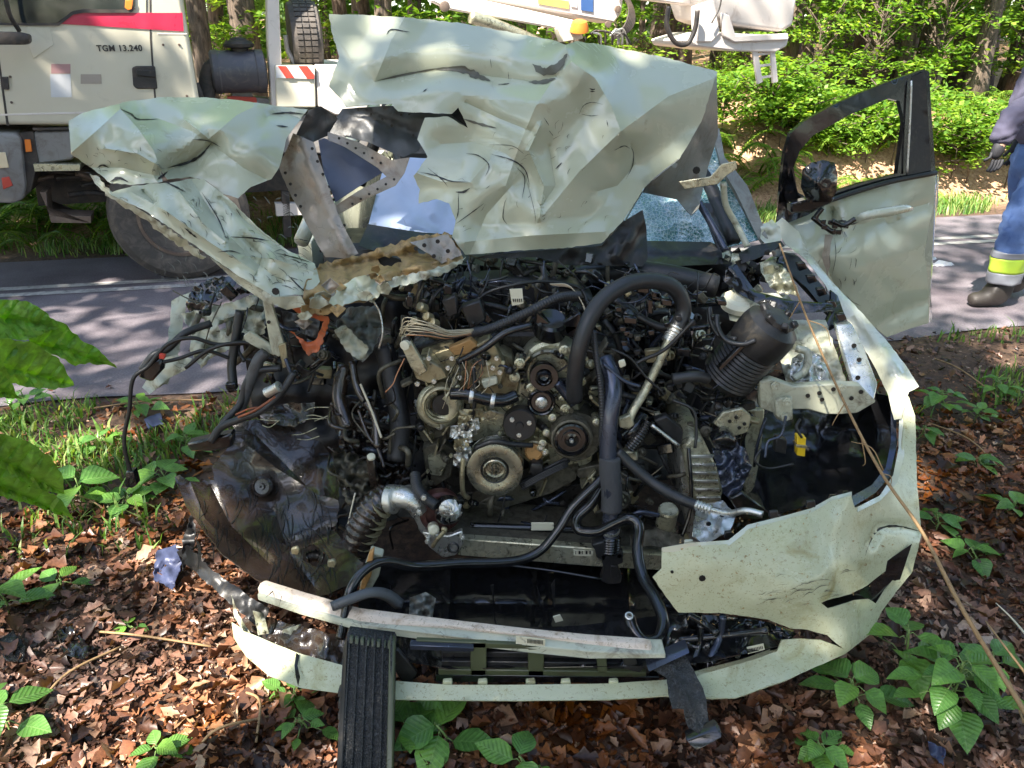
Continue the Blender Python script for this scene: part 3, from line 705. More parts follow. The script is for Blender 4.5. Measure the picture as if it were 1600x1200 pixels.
SD = [(1470, 1120, 24, .085, .20, 'largest leafy seedling in the lower right corner of the leaf litter', .16), (1330, 1105, 9, .09, .12, 'seedling with broad leaves just below the right end of the bumper', .09),
      (1285, 1175, 8, .07, .07, 'small seedling at the bottom, left of the large leafy seedling', .05), (1400, 1060, 7, .09, .16, 'seedling with greyish leaves behind the large leafy seedling', .10),
      (1540, 1060, 5, .09, .08, 'small plant at the right, behind the large leafy seedling', .06), (1460, 830, 7, .085, .07, 'low plant right beside the bumper corner under the long twig', .06),
      (1525, 880, 6, .085, .06, 'low plant right of the long twig in mid litter', .06), (1570, 800, 6, .08, .06, 'plant by the right edge level with the bumper top', .05), (1520, 740, 6, .08, .06, 'plant right of the bumper near the headlight hole', .06),
      (1470, 640, 10, .08, .10, 'leafy plant at the grass edge right of the fender', .1), (1560, 620, 10, .08, .10, 'leafy plant at the grass edge by the right side of the view', .1), (1520, 660, 8, .07, .08, 'leafy plant between two others right of the fender', .08), (1430, 690, 6, .07, .08, 'plant against the headlight corner of the wreck', .06),
      (700, 1170, 5, .13, .07, 'plant with one big pointed leaf in front of the bumper', .04), (640, 1160, 4, .09, .06, 'plant right beside the fallen black slatted strip', .05), (820, 1215, 4, .09, .06, 'plant with pointed leaf at the bottom centre', .04),
      (90, 925, 4, .07, .05, 'small seedling in the litter at left with flat leaves', .06), (205, 985, 3, .05, .03, 'tiny seedling among the orange leaves left of the wreck', .03), (15, 960, 6, .10, .12, 'plant at the left edge beside black debris', .08), (20, 1150, 7, .10, .12, 'plant in the lower left corner', .08),
      (255, 1190, 6, .06, .06, 'seedling at the bottom left of the slatted strip', .05), (480, 1150, 9, .05, .06, 'yellow green seedling just left of the slatted strip', .07), (450, 1085, 8, .05, .04, 'yellow green leaves below the left end of the bumper lip', .07), (560, 1110, 3, .05, .03, 'small leaves under the bumper behind the slatted strip', .03),
      (125, 790, 5, .12, .14, 'tall pale weed with upright leaves in the grass at left', .03), (260, 760, 9, .11, .07, 'broad leaved weed left of the oily wheel arch liner', .09), (190, 790, 7, .10, .05, 'flat leaved weed in the grass left of the hanging cable', .08), (300, 700, 9, .08, .08, 'weed behind the oily liner by the grass', .08), (60, 760, 8, .09, .06, 'weed under the big foreground leaves', .09), (40, 640, 8, .08, .08, 'weed at the road edge behind the foreground leaves', .1), (220, 650, 9, .07, .08, 'weed at the road edge behind the hanging cable', .1), (160, 700, 8, .08, .06, 'weed in the middle of the roadside grass at left', .1)]
for i, (px, py, n, L, h, lb, sp2) in enumerate(SD): seedling(px, py, n, L, h, lb, i+30, sp2)
# foreground leaves at left edge
fg = empty('foreground_plant', (-1.0, .95, 0), 'plant with very large bright leaves reaching in from the left edge', 'plant')
for ol in [[(-60, 462, 1.1), (0, 468, 1.15), (40, 470, 1.17), (75, 490, 1.2), (92, 512, 1.2), (40, 532, 1.15), (0, 530, 1.12), (-60, 520, 1.08)],
           [(30, 512, 1.16), (70, 494, 1.2), (105, 508, 1.22), (125, 530, 1.23), (150, 543, 1.25), (183, 575, 1.28), (140, 566, 1.24), (118, 572, 1.22), (90, 556, 1.2), (60, 548, 1.17)],
           [(-60, 535, 1.05), (0, 528, 1.1), (50, 535, 1.14), (92, 560, 1.18), (116, 602, 1.2), (80, 609, 1.16), (30, 602, 1.13), (0, 592, 1.1), (-60, 590, 1.05)],
           [(-60, 570, 1.0), (0, 560, 1.05), (15, 590, 1.07), (24, 615, 1.08), (34, 624, 1.1), (0, 622, 1.06), (-60, 612, 1.0)],
           [(-70, 668, .98), (0, 678, 1.0), (40, 688, 1.02), (80, 714, 1.05), (98, 745, 1.07), (101, 772, 1.08), (50, 762, 1.05), (0, 728, 1.0), (-70, 706, .96)],
           [(-70, 712, .95), (0, 716, 1.0), (50, 752, 1.03), (95, 780, 1.06), (116, 812, 1.08), (60, 792, 1.04), (0, 775, 1.0), (-70, 752, .95)]]:
    tipx, tipy = max(ol, key=lambda q: q[0])[:2]; bx, by = ol[0][0], (ol[0][1]+ol[-1][1])/2; vn = [([(bx, by), ((bx+tipx)/2, (by+tipy)/2-4), (tipx, tipy)], .012, 5)]
    for q in range(1, 9):
        t = q/9; mx_, my_ = bx+(tipx-bx)*t, by+(tipy-by)*t
        for sg in (-1, 1): vn.append(([(mx_, my_), (mx_+22, my_+sg*30)], .004, 3))
    lk = rg_.uniform(-.03, .03); o = sheet('leaf', [(q[0], q[1], q[2]+lk) for q in ol], M['leafbig'], fg, creases=vn, wob=(.012, 40), thick=.0004, step=6, ragged=1.8)
V, Fc = tubegeo(crs([Vector((-1.0, .95, 0)), Vector((-.98, 1.0, .5)), P(-60, 700, .98), P(-60, 560, 1.02)], 6), .004, 6); link('stem', V, Fc, M['stem'], fg)
# ------------------------------------------------------------------ canopy trees standing behind and beside the viewer (their shade falls on the wreck)
BASES = iter([(-3.2, -1.6), (-4.6, -.6), (.8, -2.6), (2.8, -2.2), (-2.0, -3.4), (-7.4, 1.2), (4.8, -.8), (7.2, 1.6)])
def canopy_tree(x, y, h, cx, cy, cz, rad, n, size, label, seed, flat=.5):
    r_ = random.Random(seed); t = empty('tree', (x, y, 0), label, 'tree'); b = Vector((x, y, -.1)); c = Vector((cx, cy, cz))
    path = [b, b+Vector((0, 0, h*.4)), b.lerp(c, .6)+Vector((0, 0, h*.15)), c]
    gs = [tubegeo(crs(path, 5), .17, 10, taper=lambda q: 1.2-.9*q)]
    pts = []
    for k in range(16):
        a = r_.uniform(0, 6.28); rr = rad*math.sqrt(r_.random())*.85; e = c+Vector((math.cos(a)*rr, math.sin(a)*rr, r_.gauss(0, rad*.22)))
        gs.append(tubegeo(crs([path[2], path[2].lerp(e, .5)+Vector((0, 0, .3)), e], 3), .035, 6, taper=lambda q: 1-.8*q))
        for _ in range(n//16): pts.append(e+Vector((r_.gauss(0, rad*.2), r_.gauss(0, rad*.2), r_.gauss(0, rad*.12))))
    V, Fc = mergegeo(gs); link('trunk', V, Fc, M['bark'], t)
    V, Fc = leafcloud(pts, size, r_, flat); link('crown', V, Fc, M['leafcan'], t); return t
def shade(tx, ty, dist, rad, n, seed, label, tz=.6):
    c = Vector((tx, ty, tz))+SUN*dist; canopy_tree(*next(BASES), c.z, c.x, c.y, c.z, rad, n, .17, label, seed)
shade(.35, 2.1, 9, 1.7, 3600, 1, 'tree whose crown shades the engine of the wreck')
shade(-.9, 3.0, 11, 1.5, 2400, 2, 'tree whose crown shades the bonnet and the near road')
shade(1.9, 1.9, 10, 1.5, 2400, 3, 'tree whose crown shades the leaf litter on the right')
shade(1.2, 4.0, 12, 1.6, 1700, 4, 'tree whose crown shades the open door')
shade(-2.2, 1.2, 10, .7, 350, 8, 'young tree whose thin crown dapples the litter at left')
shade(-3.2, 5.0, 13, 2.3, 1000, 5, 'tree whose crown dapples the truck cab')
shade(2.9, 5.6, 13, 1.8, 1100, 6, 'tree whose crown dapples the road near the striding man')
shade(8.5, 9.5, 13, 2.2, 2200, 7, 'tree whose crown dapples the right end of the bank')

# the wood behind the viewer
for i in range(17):
    a = math.radians(-200+i*220/16); R_ = 8.5+1.5*math.sin(i*2.3); x, y = R_*math.cos(a), R_*math.sin(a)+1.5
    toward = math.cos(a-math.atan2(SUN.y, SUN.x)) > .75
    if toward: x, y = x*1.25, y*1.25
    canopy_tree2 = maketree(200+i, 5.0 if toward else 8.5, .17, 1.4, 2.3, 2600, .26, low=0, leafm='leafcan', name='tree')
    canopy_tree2.location = (x, y, -.05); tag(canopy_tree2, 'leafy tree of the wood on the near side of the road, behind the viewer', 'tree', 'trees behind the viewer')
# ------------------------------------------------------------------ the wrecked car
car = empty('wrecked_car', (0.05, 3.2, 0), 'white car with its front torn open, engine bare and bonnet folded up, door open', 'car')
# shell behind the bonnet
Mp, Mpl = M['fenderpaint'], M['plastic']
def car_side(sx, name):
    pr = [(2.95, .28), (2.95, .86), (3.3, .92), (4.9, .95), (5.15, .85), (5.2, .35), (4.95, .25), (4.85, .45), (4.6, .58), (4.35, .45), (4.25, .22)]
    V = [Vector((sx, y, z)) for y, z in pr]+[Vector((sx*.93, y, z)) for y, z in pr]; n = len(pr)
    Fc = [tuple(range(n)), tuple(reversed(range(n, 2*n)))]+[(i, i+n, (i+1) % n+n, (i+1) % n) for i in range(n)]
    bevelled(name, V, Fc, Mp, car, .01)
car_side(-.84, 'side_panel'); car_side(.86, 'side_panel')
def roofz(x, y): return 1.40-.10*abs(x/.6)**2.4-.06*((y-4.0)/.9)**2
o = grid('roof', list(np.linspace(-.58, .60, 13)), list(np.linspace(3.45, 4.9, 13)), roofz, Mp); o.parent = car; o.location = Vector(o.location)-WORLD[car.name]
for sx in (-1, 1):
    V, Fc = tubegeo(crs([Vector((.02+sx*.60, 3.45, 1.32)), Vector((.02+sx*.72, 3.1, 1.12)), Vector((.02+sx*.80, 2.80, .90))], 6), .028, 8); link('windscreen_pillar', V, Fc, M['plastic'] if sx > 0 else Mp, car)
    V, Fc = tubegeo([Vector((.02+sx*.62, 4.0, 1.30)), Vector((.02+sx*.80, 4.0, .9))], .03, 8); link('door_pillar', V, Fc, Mpl, car)
    V, Fc = tubegeo([Vector((.02+sx*.60, 4.85, 1.27)), Vector((.02+sx*.78, 5.1, .9))], .045, 8); link('rear_pillar', V, Fc, Mp, car)
    w_ = lathe('rear_wheel', (.02+sx*.78, 4.6, .30), (sx, 0, 0), [(.30, -.1), (.31, -.08), (.31, .06), (.28, .09), (.2, .09), (.19, .06), (.05, .07)], M['tyre'], car)
xbox('tailgate', -.78, .80, 5.1, 5.2, .35, .92, Mp, car, .03)
V = [Vector(v) for v in [(-.56, 4.88, 1.29), (.58, 4.88, 1.29), (.72, 5.12, .92), (-.70, 5.12, .92)]]; link('rear_window', V+[v+Vector((0, -.006, 0)) for v in V], [(0, 1, 2, 3), (7, 6, 5, 4)], M['glass'], car)
xbox('cabin_floor', -.78, .8, 2.9, 5.1, .2, .26, Mpl, car)
xbox('dashboard', -.74, .76, 2.9, 3.25, .62, .86, Mpl, car, .05)
for sx in (-.38, .40):
    xbox('seat', sx-.24, sx+.24, 3.6, 4.1, .3, .5, M['darkpanel'], car, .05); b_ = box('backrest', (sx, 4.15, .8), (.46, .14, .62), M['darkpanel'], car, (.2, 0, 0), .05)
# windscreen: left part with painted sky reflection, shattered right part
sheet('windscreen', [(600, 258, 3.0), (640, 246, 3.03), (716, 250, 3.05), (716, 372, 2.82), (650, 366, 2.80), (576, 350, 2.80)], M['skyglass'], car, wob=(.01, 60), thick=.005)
sheet('shattered_windscreen', [(975, 300, 3.0), (1085, 240, 3.12), (1112, 215, 3.14), (1135, 262, 3.05), (1160, 310, 2.96), (1196, 372, 2.84), (1130, 388, 2.80), (1015, 386, 2.80), (975, 380, 2.80)], M['crackglass'], car, wob=(.03, 50), thick=.004, facet=(.015, 30))
sheet('windscreen_wiper', [(1095, 316, 2.82), (1110, 318, 2.82), (1140, 392, 2.68), (1124, 396, 2.68)], Mpl, car, thick=.012)
sheet('pillar_cover', [(1112, 205, 3.1), (1124, 200, 3.1), (1132, 245, 3.0), (1168, 290, 2.92), (1200, 372, 2.8), (1190, 384, 2.8), (1150, 300, 2.9), (1128, 262, 2.96)], M['primer'], car, thick=.02)
# bonnet, large upstanding part
HC = [(720, 70, 2.54), (600, 80, 2.53), (1040, 170, 2.52), (800, 230, 2.40), (930, 300, 2.38), (790, 350, 2.32), (690, 250, 2.37), (1000, 240, 2.47)]
bonnet = sheet('bonnet', [(514, 22, 2.60), (575, 24, 2.60), (632, 27, 2.62), (720, 36, 2.64), (812, 53, 2.60), (870, 64, 2.55), (884, 70, 2.48), (900, 64, 2.54), (940, 70, 2.60), (1040, 90, 2.64), (1121, 112, 2.66),
    (1096, 190, 2.56), (1062, 248, 2.50), (1008, 292, 2.46), (976, 342, 2.40), (940, 380, 2.34), (880, 388, 2.31), (800, 392, 2.28), (727, 398, 2.26), (706, 370, 2.28), (712, 345, 2.30), (702, 318, 2.31), (682, 311, 2.32), (654, 318, 2.33), (656, 296, 2.34), (646, 275, 2.35),
    (668, 245, 2.37), (652, 218, 2.39), (664, 184, 2.40), (700, 182, 2.41), (731, 200, 2.43), (716, 168, 2.42), (706, 178, 2.42), (622, 174, 2.42), (612, 162, 2.42), (540, 167, 2.42), (528, 150, 2.44), (514, 135, 2.45), (523, 108, 2.48), (530, 88, 2.52), (518, 50, 2.57)],
    M['paint'], car, ctrl=HC, step=6.5, wob=(.0025, 90), seed=3, ragged=.8, thick=.0018, creases=[
    ([(585, 128), (640, 116), (700, 108), (770, 120), (840, 128), (872, 118), (888, 90)], .06, 34), ([(884, 74), (893, 96), (866, 122), (836, 168), (812, 225), (790, 290)], -.075, 75), ([(893, 96), (930, 122), (955, 165), (970, 205)], -.05, 48),
    ([(1121, 120), (1045, 150), (970, 205), (905, 268), (850, 335)], -.06, 62), ([(843, 198), (826, 235), (850, 290), (843, 340)], -.025, 6), ([(858, 230), (868, 290), (845, 325)], .018, 7),
    ([(690, 225), (740, 222), (790, 240), (818, 262), (828, 292)], .02, 26), ([(650, 270), (690, 284), (735, 285), (765, 250)], -.022, 12), ([(632, 28), (612, 62), (585, 128)], -.03, 40), ([(735, 395), (760, 335), (800, 290)], .022, 24), ([(727, 378), (830, 368), (945, 362)], -.02, 24),
    ([(728, 160), (780, 185), (830, 205)], .014, 7), ([(985, 225), (994, 255), (965, 290), (930, 300)], .014, 12)])
sheet('bonnet_underside', [(1120, 114, 2.67), (1122, 212, 2.74), (1106, 262, 2.72), (1092, 325, 2.62), (1080, 336, 2.60), (1058, 312, 2.62), (1000, 300, 2.60), (978, 345, 2.44), (1008, 292, 2.48), (1062, 248, 2.52), (1096, 190, 2.58)], M['primer'], car, wob=(.012, 30), thick=.004,
      creases=[([(1112, 130), (1080, 230), (1010, 296)], -.02, 8), ([(1090, 200), (1100, 250), (1080, 320)], .02, 10)])
dots('mounting_hole', [(1088, 183, 2.60), (1058, 222, 2.56), (1045, 252, 2.54), (1088, 266, 2.60)], 6, M['wireblack'], car)
# hinge arm
prism('bonnet_hinge', [(1060, 284), (1110, 276), (1128, 256), (1150, 252), (1152, 264), (1136, 274), (1122, 288), (1070, 296)], 2.50, .006, M['alu'], car)
tube('bonnet_stay', [(1130, 286, 2.6), (1134, 320, 2.62), (1150, 350, 2.64), (1168, 385, 2.6)], 5, M['inner'], car)
# inner bonnet frame
sheet('inner_panel', [(535, 170, 2.62), (610, 165, 2.62), (700, 176, 2.6), (726, 196, 2.58), (660, 200, 2.58), (655, 235, 2.55), (630, 246, 2.55), (575, 222, 2.58), (510, 206, 2.6)], M['darkpanel'], car, wob=(.015, 40), creases=[([(550, 170), (600, 190), (655, 215)], .02, 6)])
dots('rivet', [(560, 171, 2.60), (580, 178, 2.60), (598, 186, 2.595), (612, 196, 2.59), (627, 179, 2.6), (640, 179, 2.6), (633, 194, 2.6), (646, 194, 2.6), (646, 211, 2.56)], 2.2, M['wireblack'], car)
sheet('inner_panel', [(482, 172, 2.5), (502, 166, 2.52), (528, 185, 2.55), (512, 212, 2.55), (490, 222, 2.52), (462, 212, 2.5)], M['darkpanel'], car, wob=(.02, 20))
strut = sheet('bonnet_strut', [(458, 208, 2.44), (490, 222, 2.42), (512, 290, 2.36), (535, 350, 2.30), (560, 396, 2.26), (540, 404, 2.26), (508, 402, 2.27), (480, 352, 2.33), (448, 292, 2.40), (436, 262, 2.43)], M['primer2'], car, wob=(.012, 40), creases=[([(470, 215), (500, 300), (545, 398)], -.025, 12)], ragged=.7)
dots('rivet', along((488, 232), (555, 392), 9, 2.36)+along((446, 270), (502, 392), 8, 2.36), 2.4, M['wireblack'], car)
sheet('bonnet_strut', [(512, 206, 2.50), (560, 222, 2.48), (612, 250, 2.44), (640, 246, 2.43), (632, 270, 2.40), (618, 290, 2.38), (570, 312, 2.36), (530, 335, 2.34), (523, 322, 2.34), (560, 298, 2.36), (604, 276, 2.39), (590, 262, 2.42), (540, 230, 2.46), (512, 218, 2.48)], M['primer2'], car, wob=(.008, 30))
dots('rivet', along((530, 216), (608, 262), 7, 2.43)+along((616, 280), (538, 326), 7, 2.345), 2, M['wireblack'], car)
sheet('bonnet_liner', [(496, 212, 2.56), (560, 235, 2.54), (604, 266, 2.50), (560, 292, 2.46), (524, 316, 2.44), (506, 270, 2.48)], M['bluetarp'], car, wob=(.01, 40))
# bonnet, left torn half
fold_a = sheet('bonnet_fold', [(107, 189, 2.22), (131, 176, 2.26), (192, 160, 2.34), (248, 152, 2.38), (316, 152, 2.40), (377, 157, 2.42), (439, 166, 2.44), (481, 171, 2.44), (462, 196, 2.38), (448, 216, 2.34), (442, 240, 2.30), (436, 262, 2.27), (424, 280, 2.25), (392, 292, 2.22), (372, 310, 2.20), (346, 302, 2.20), (322, 282, 2.22), (297, 276, 2.22), (262, 280, 2.16), (252, 266, 2.17), (254, 284, 2.14), (208, 289, 2.14), (172, 286, 2.14), (148, 266, 2.16), (111, 241, 2.19)],
      M['paint'], car, ctrl=[(200, 220, 2.16), (300, 200, 2.24), (400, 230, 2.24), (350, 260, 2.22), (250, 220, 2.20), (160, 240, 2.17)], step=6, wob=(.003, 60), seed=5, ragged=.7, thick=.0018,
      creases=[([(112, 238), (150, 205), (188, 170)], -.045, 34), ([(188, 170), (215, 200), (240, 235), (250, 262)], -.04, 34), ([(188, 170), (250, 186), (300, 205), (330, 225)], .03, 30), ([(330, 225), (300, 250), (262, 266)], .045, 24), ([(320, 222), (370, 180), (400, 165)], -.035, 34), ([(290, 188), (330, 220)], -.02, 7),
               ([(165, 232), (215, 240), (246, 258)], -.022, 8), ([(330, 225), (380, 262), (415, 280)], .012, 14), ([(130, 262), (190, 262), (245, 275)], .015, 7), ([(420, 180), (450, 178), (470, 185)], .02, 8)])
fold_b = sheet('bonnet_fold', [(148, 284, 2.12), (176, 300, 2.10), (208, 290, 2.12), (273, 284, 2.14), (300, 279, 2.17), (318, 280, 2.17), (345, 300, 2.16), (365, 317, 2.15), (385, 338, 2.15), (410, 362, 2.14), (445, 388, 2.14), (492, 412, 2.15), (500, 440, 2.08), (484, 462, 2.04), (461, 460, 2.02), (430, 464, 2.0), (402, 448, 2.0), (371, 430, 2.0), (328, 400, 2.02), (273, 361, 2.03), (223, 327, 2.05), (174, 305, 2.08)],
      M['paint'], car, ctrl=[(300, 340, 2.05), (360, 380, 2.03), (420, 420, 2.02), (250, 310, 2.07), (340, 330, 2.12), (400, 390, 2.10)], step=5.5, wob=(.004, 45), seed=8, ragged=.8, thick=.0018,
      creases=[([(300, 282), (330, 330), (360, 370), (400, 410), (440, 440)], .035, 26), ([(280, 300), (318, 350), (352, 378)], -.025, 8), ([(205, 300), (260, 330), (330, 380), (400, 425)], -.014, 6), ([(345, 310), (390, 350), (450, 395)], .018, 6), ([(380, 400), (430, 405), (490, 425)], -.02, 7), ([(400, 430), (410, 400), (380, 370)], .015, 5), ([(225, 300), (240, 315)], .03, 6)])
sheet('torn_edge', [(172, 300, 2.09), (205, 318, 2.07), (245, 345, 2.05), (300, 384, 2.04), (322, 402, 2.03), (312, 404, 2.06), (262, 372, 2.07), (215, 336, 2.08), (170, 308, 2.10), (152, 290, 2.12), (140, 272, 2.16), (150, 274, 2.15)], M['inner'], car, wob=(.02, 14), ragged=2.5, step=5)
sheet('bonnet_rim', [(328, 402, 2.03), (371, 430, 2.01), (402, 448, 2.0), (430, 464, 1.99), (470, 462, 2.0), (478, 478, 2.0), (448, 484, 2.0), (412, 470, 2.0), (372, 444, 2.02)], M['inner'], car, wob=(.01, 20), step=5); dots('mounting_hole', [(431, 455, 1.975)], 6, M['wireblack'], car)
# crumpled slam panel in the middle
cr_ = random.Random(77)
sheet('slam_panel', [(478, 438, 2.06), (500, 412, 2.14), (540, 404, 2.2), (600, 386, 2.24), (650, 370, 2.28), (700, 364, 2.28), (716, 384, 2.26), (724, 404, 2.2), (690, 420, 2.16), (640, 430, 2.12), (600, 438, 2.08), (585, 468, 2.02), (540, 476, 2.0), (512, 492, 1.98), (486, 492, 2.0), (470, 470, 2.02)], M['rustfoam'], car, wob=(.045, 28), ragged=3, step=5.5, seed=9, facet=(.03, 18),
      creases=[([(500, 420), (600, 404), (712, 385)], .05, 8), ([(520, 460), (600, 430), (700, 405)], -.03, 6)], holes=[[(590, 405), (620, 400), (628, 410), (600, 416)], [(650, 386), (672, 382), (676, 392), (655, 396)]])
sheet('slam_panel', [(530, 448, 2.02), (560, 432, 2.05), (590, 428, 2.06), (598, 444, 2.04), (590, 466, 2.0), (556, 470, 1.98), (528, 480, 1.97), (512, 474, 1.98)], M['paint'], car, wob=(.03, 22), ragged=1.5, step=5, seed=4, facet=(.02, 20))
sheet('slam_panel', [(590, 440, 2.05), (640, 428, 2.1), (700, 414, 2.16), (728, 402, 2.2), (722, 412, 2.2), (690, 430, 2.14), (630, 446, 2.08), (600, 452, 2.04)], M['inner'], car, wob=(.03, 14), ragged=2, step=5, seed=14)
sheet('slam_panel', [(640, 378, 2.24), (700, 366, 2.26), (722, 398, 2.2), (690, 412, 2.18), (670, 396, 2.2)], M['primer2'], car, wob=(.012, 14), ragged=1, step=5, seed=15); dots('mounting_hole', [(663, 383, 2.2), (684, 377, 2.2), (700, 392, 2.18), (678, 400, 2.17), (650, 388, 2.2)], 3.5, M['wireblack'], car)
for i in range(26):
    px = cr_.uniform(470, 600); py = 500-(px-470)*.35+cr_.uniform(-42, 8); s = cr_.uniform(8, 20); Y = cr_.uniform(1.96, 2.06)
    n = cr_.randint(4, 6); ol = [(px+math.cos(a*6.28/n)*s*cr_.uniform(.6, 1.3), py+math.sin(a*6.28/n)*s*cr_.uniform(.4, .9), Y+cr_.uniform(-.03, .03)) for a in range(n)]
    sheet('torn_scrap', ol, M[cr_.choice(['inner', 'paint', 'rustfoam', 'primer2', 'inner'])], car, wob=(.02, 10), step=5, seed=i)
# cowl and firewall
sheet('cowl_panel', [(575, 350, 2.78), (650, 362, 2.78), (720, 368, 2.78), (900, 380, 2.76), (1000, 376, 2.74), (1110, 378, 2.72), (1150, 396, 2.66), (1140, 412, 2.6), (1000, 418, 2.56), (800, 418, 2.54), (640, 410, 2.54), (560, 384, 2.66)], M['plastic'], car, wob=(.02, 50), creases=[([(600, 385), (800, 400), (1130, 400)], .04, 10)])
sheet('cowl_cover', [(940, 384, 2.42), (976, 345, 2.46), (1004, 328, 2.50), (1010, 355, 2.52), (1012, 405, 2.44), (1004, 416, 2.42), (880, 414, 2.36), (840, 402, 2.34), (740, 404, 2.3), (760, 398, 2.3)], M['plastic'], car, wob=(.02, 40), creases=[([(960, 400), (1005, 345)], -.03, 10)], seed=2)
sheet('firewall', [(560, 390, 2.74), (1180, 400, 2.76), (1200, 520, 2.76), (1150, 760, 2.7), (1080, 830, 2.6), (640, 830, 2.6), (480, 760, 2.7), (440, 560, 2.76), (470, 450, 2.76)], M['heat'], car, wob=(.05, 40), step=14)
# wheel-house walls and underbody
sheet('wheel_house', [(1120, 560, 2.5), (1395, 620, 2.35), (1402, 690, 2.25), (1396, 745, 2.1), (1330, 775, 2.0), (1180, 810, 1.95), (1110, 800, 2.2)], M['gloss'], car, ctrl=[(1280, 700, 2.42)], wob=(.015, 60))
sheet('wheel_house', [(430, 480, 2.5), (640, 470, 2.6), (690, 560, 2.6), (680, 700, 2.5), (640, 830, 2.3), (560, 860, 2.2), (470, 760, 2.4), (395, 640, 2.5), (380, 540, 2.5)], M['heat'], car, wob=(.05, 35), step=12)
V = []; 
sheet('undertray', [(560, 880, 1.98), (720, 872, 2.0), (940, 880, 2.0), (1060, 880, 2.0), (1090, 960, 1.72), (1060, 985, 1.62), (900, 985, 1.62), (700, 980, 1.64), (600, 990, 1.60), (560, 960, 1.70)], M['gloss'], car, wob=(.012, 60), creases=[([(705, 870), (700, 985)], -.02, 5), ([(840, 875), (835, 985)], -.025, 4), ([(858, 875), (855, 985)], -.025, 4), ([(980, 880), (985, 985)], -.02, 6), ([(600, 940), (1080, 948)], .015, 8)])
sheet('undertray', [(900, 978, 1.60), (1060, 958, 1.62), (1180, 968, 1.60), (1240, 985, 1.60), (1235, 1005, 1.5), (1100, 1035, 1.44), (1000, 1040, 1.42), (700, 1045, 1.42), (560, 1020, 1.46), (600, 985, 1.55)], M['gloss'], car, wob=(.015, 50))
for k in range(26):
    a = cr_.uniform(600, 1060); prism('leaf_scrap' if k % 3 == 0 else 'broken_chip', [(a, 900+cr_.uniform(0, 60)+d_) if i_ else (a-6, 915+d_) for i_, d_ in enumerate((0, 5, 9))], 1.75, .004, M[cr_.choice(['gloss', 'plastic', 'plastic'])], car, .0005) if k < 6 else None
prism('white_chip', [(864, 964), (875, 961), (880, 970), (868, 973)], 1.58, .004, M['label'], car, .0005)
# bumper: lower lip, right-hand cover
lip = sheet('bumper_lip', [(362, 972, 1.62), (392, 990, 1.60), (430, 1006, 1.55), (465, 1020, 1.50), (545, 1042, 1.45), (620, 1064, 1.41), (700, 1070, 1.40), (800, 1070, 1.395), (950, 1068, 1.40), (1040, 1062, 1.405), (1100, 1045, 1.44), (1160, 1030, 1.47), (1215, 1010, 1.50), (1214, 1044, 1.44), (1150, 1090, 1.36), (1112, 1091, 1.35), (1040, 1087, 1.36), (950, 1093, 1.36), (800, 1095, 1.36), (620, 1093, 1.37), (545, 1085, 1.39), (470, 1075, 1.42), (420, 1056, 1.46), (385, 1025, 1.52), (365, 995, 1.58)], M['bumperpaint'], car, wob=(.004, 60), step=9,
      holes=[], thick=.004)
sheet('lip_crack', [(463, 1020, 1.488), (468, 1024, 1.488), (465, 1040, 1.46), (469, 1058, 1.43), (466, 1072, 1.40), (462, 1056, 1.43), (460, 1040, 1.46)], M['wireblack'], car, thick=.001, step=5)
BC = [(1034, 862, 1.50), (1080, 854, 1.50), (1140, 850, 1.52), (1170, 826, 1.56), (1225, 812, 1.60), (1270, 800, 1.64), (1300, 782, 1.69), (1330, 774, 1.73), (1336, 794, 1.72), (1372, 778, 1.82), (1398, 752, 1.92), (1410, 710, 2.02), (1412, 660, 2.10), (1407, 615, 2.16), (1420, 620, 2.16), (1430, 650, 2.12), (1433, 760, 1.96), (1440, 835, 1.86), (1425, 895, 1.78), (1400, 925, 1.72), (1378, 955, 1.66), (1362, 990, 1.60), (1320, 1022, 1.50), (1235, 1060, 1.40), (1150, 1090, 1.345), (1112, 1091, 1.33), (1040, 1078, 1.35),
      (1100, 1052, 1.41), (1160, 1036, 1.44), (1214, 1018, 1.47), (1222, 1000, 1.49), (1250, 998, 1.50), (1282, 1000, 1.50), (1318, 1014, 1.49), (1292, 992, 1.50), (1262, 984, 1.50), (1235, 982, 1.50), (1200, 968, 1.50), (1130, 958, 1.47), (1060, 957, 1.46), (1040, 932, 1.46), (1020, 902, 1.47), (1034, 888, 1.48)]
bump = sheet('bumper_cover', BC, M['bumperpaint'], car, ctrl=[(1150, 900, 1.49), (1250, 880, 1.53), (1300, 960, 1.52), (1330, 850, 1.65), (1380, 850, 1.75)], wob=(.005, 70), step=9, ragged=.5, thick=.004, seed=6,
      holes=[[(1283, 942), (1292, 938), (1330, 928), (1356, 914), (1384, 892), (1418, 862), (1404, 894), (1386, 918), (1370, 944), (1358, 936), (1336, 938), (1294, 951)]],
      creases=[([(1180, 945), (1250, 915), (1330, 876), (1436, 850)], -.014, 40), ([(1357, 850), (1372, 826), (1400, 822), (1438, 830)], .02, 4)])
sheet('fog_slot', [(1278, 944, 1.62), (1300, 925, 1.62), (1352, 900, 1.66), (1425, 850, 1.8), (1405, 910, 1.74), (1366, 955, 1.66), (1296, 960, 1.6)], M['gloss'], car)
sheet('bumper_edge', [(1034, 856, 1.50), (1080, 848, 1.50), (1138, 844, 1.53), (1168, 820, 1.57), (1225, 806, 1.61), (1268, 794, 1.65), (1300, 776, 1.70), (1331, 768, 1.75), (1331, 775, 1.735), (1300, 784, 1.69), (1270, 802, 1.638), (1225, 814, 1.598), (1170, 828, 1.558), (1140, 852, 1.518), (1080, 857, 1.498), (1034, 866, 1.497)], M['fenderpaint'], car, step=5)
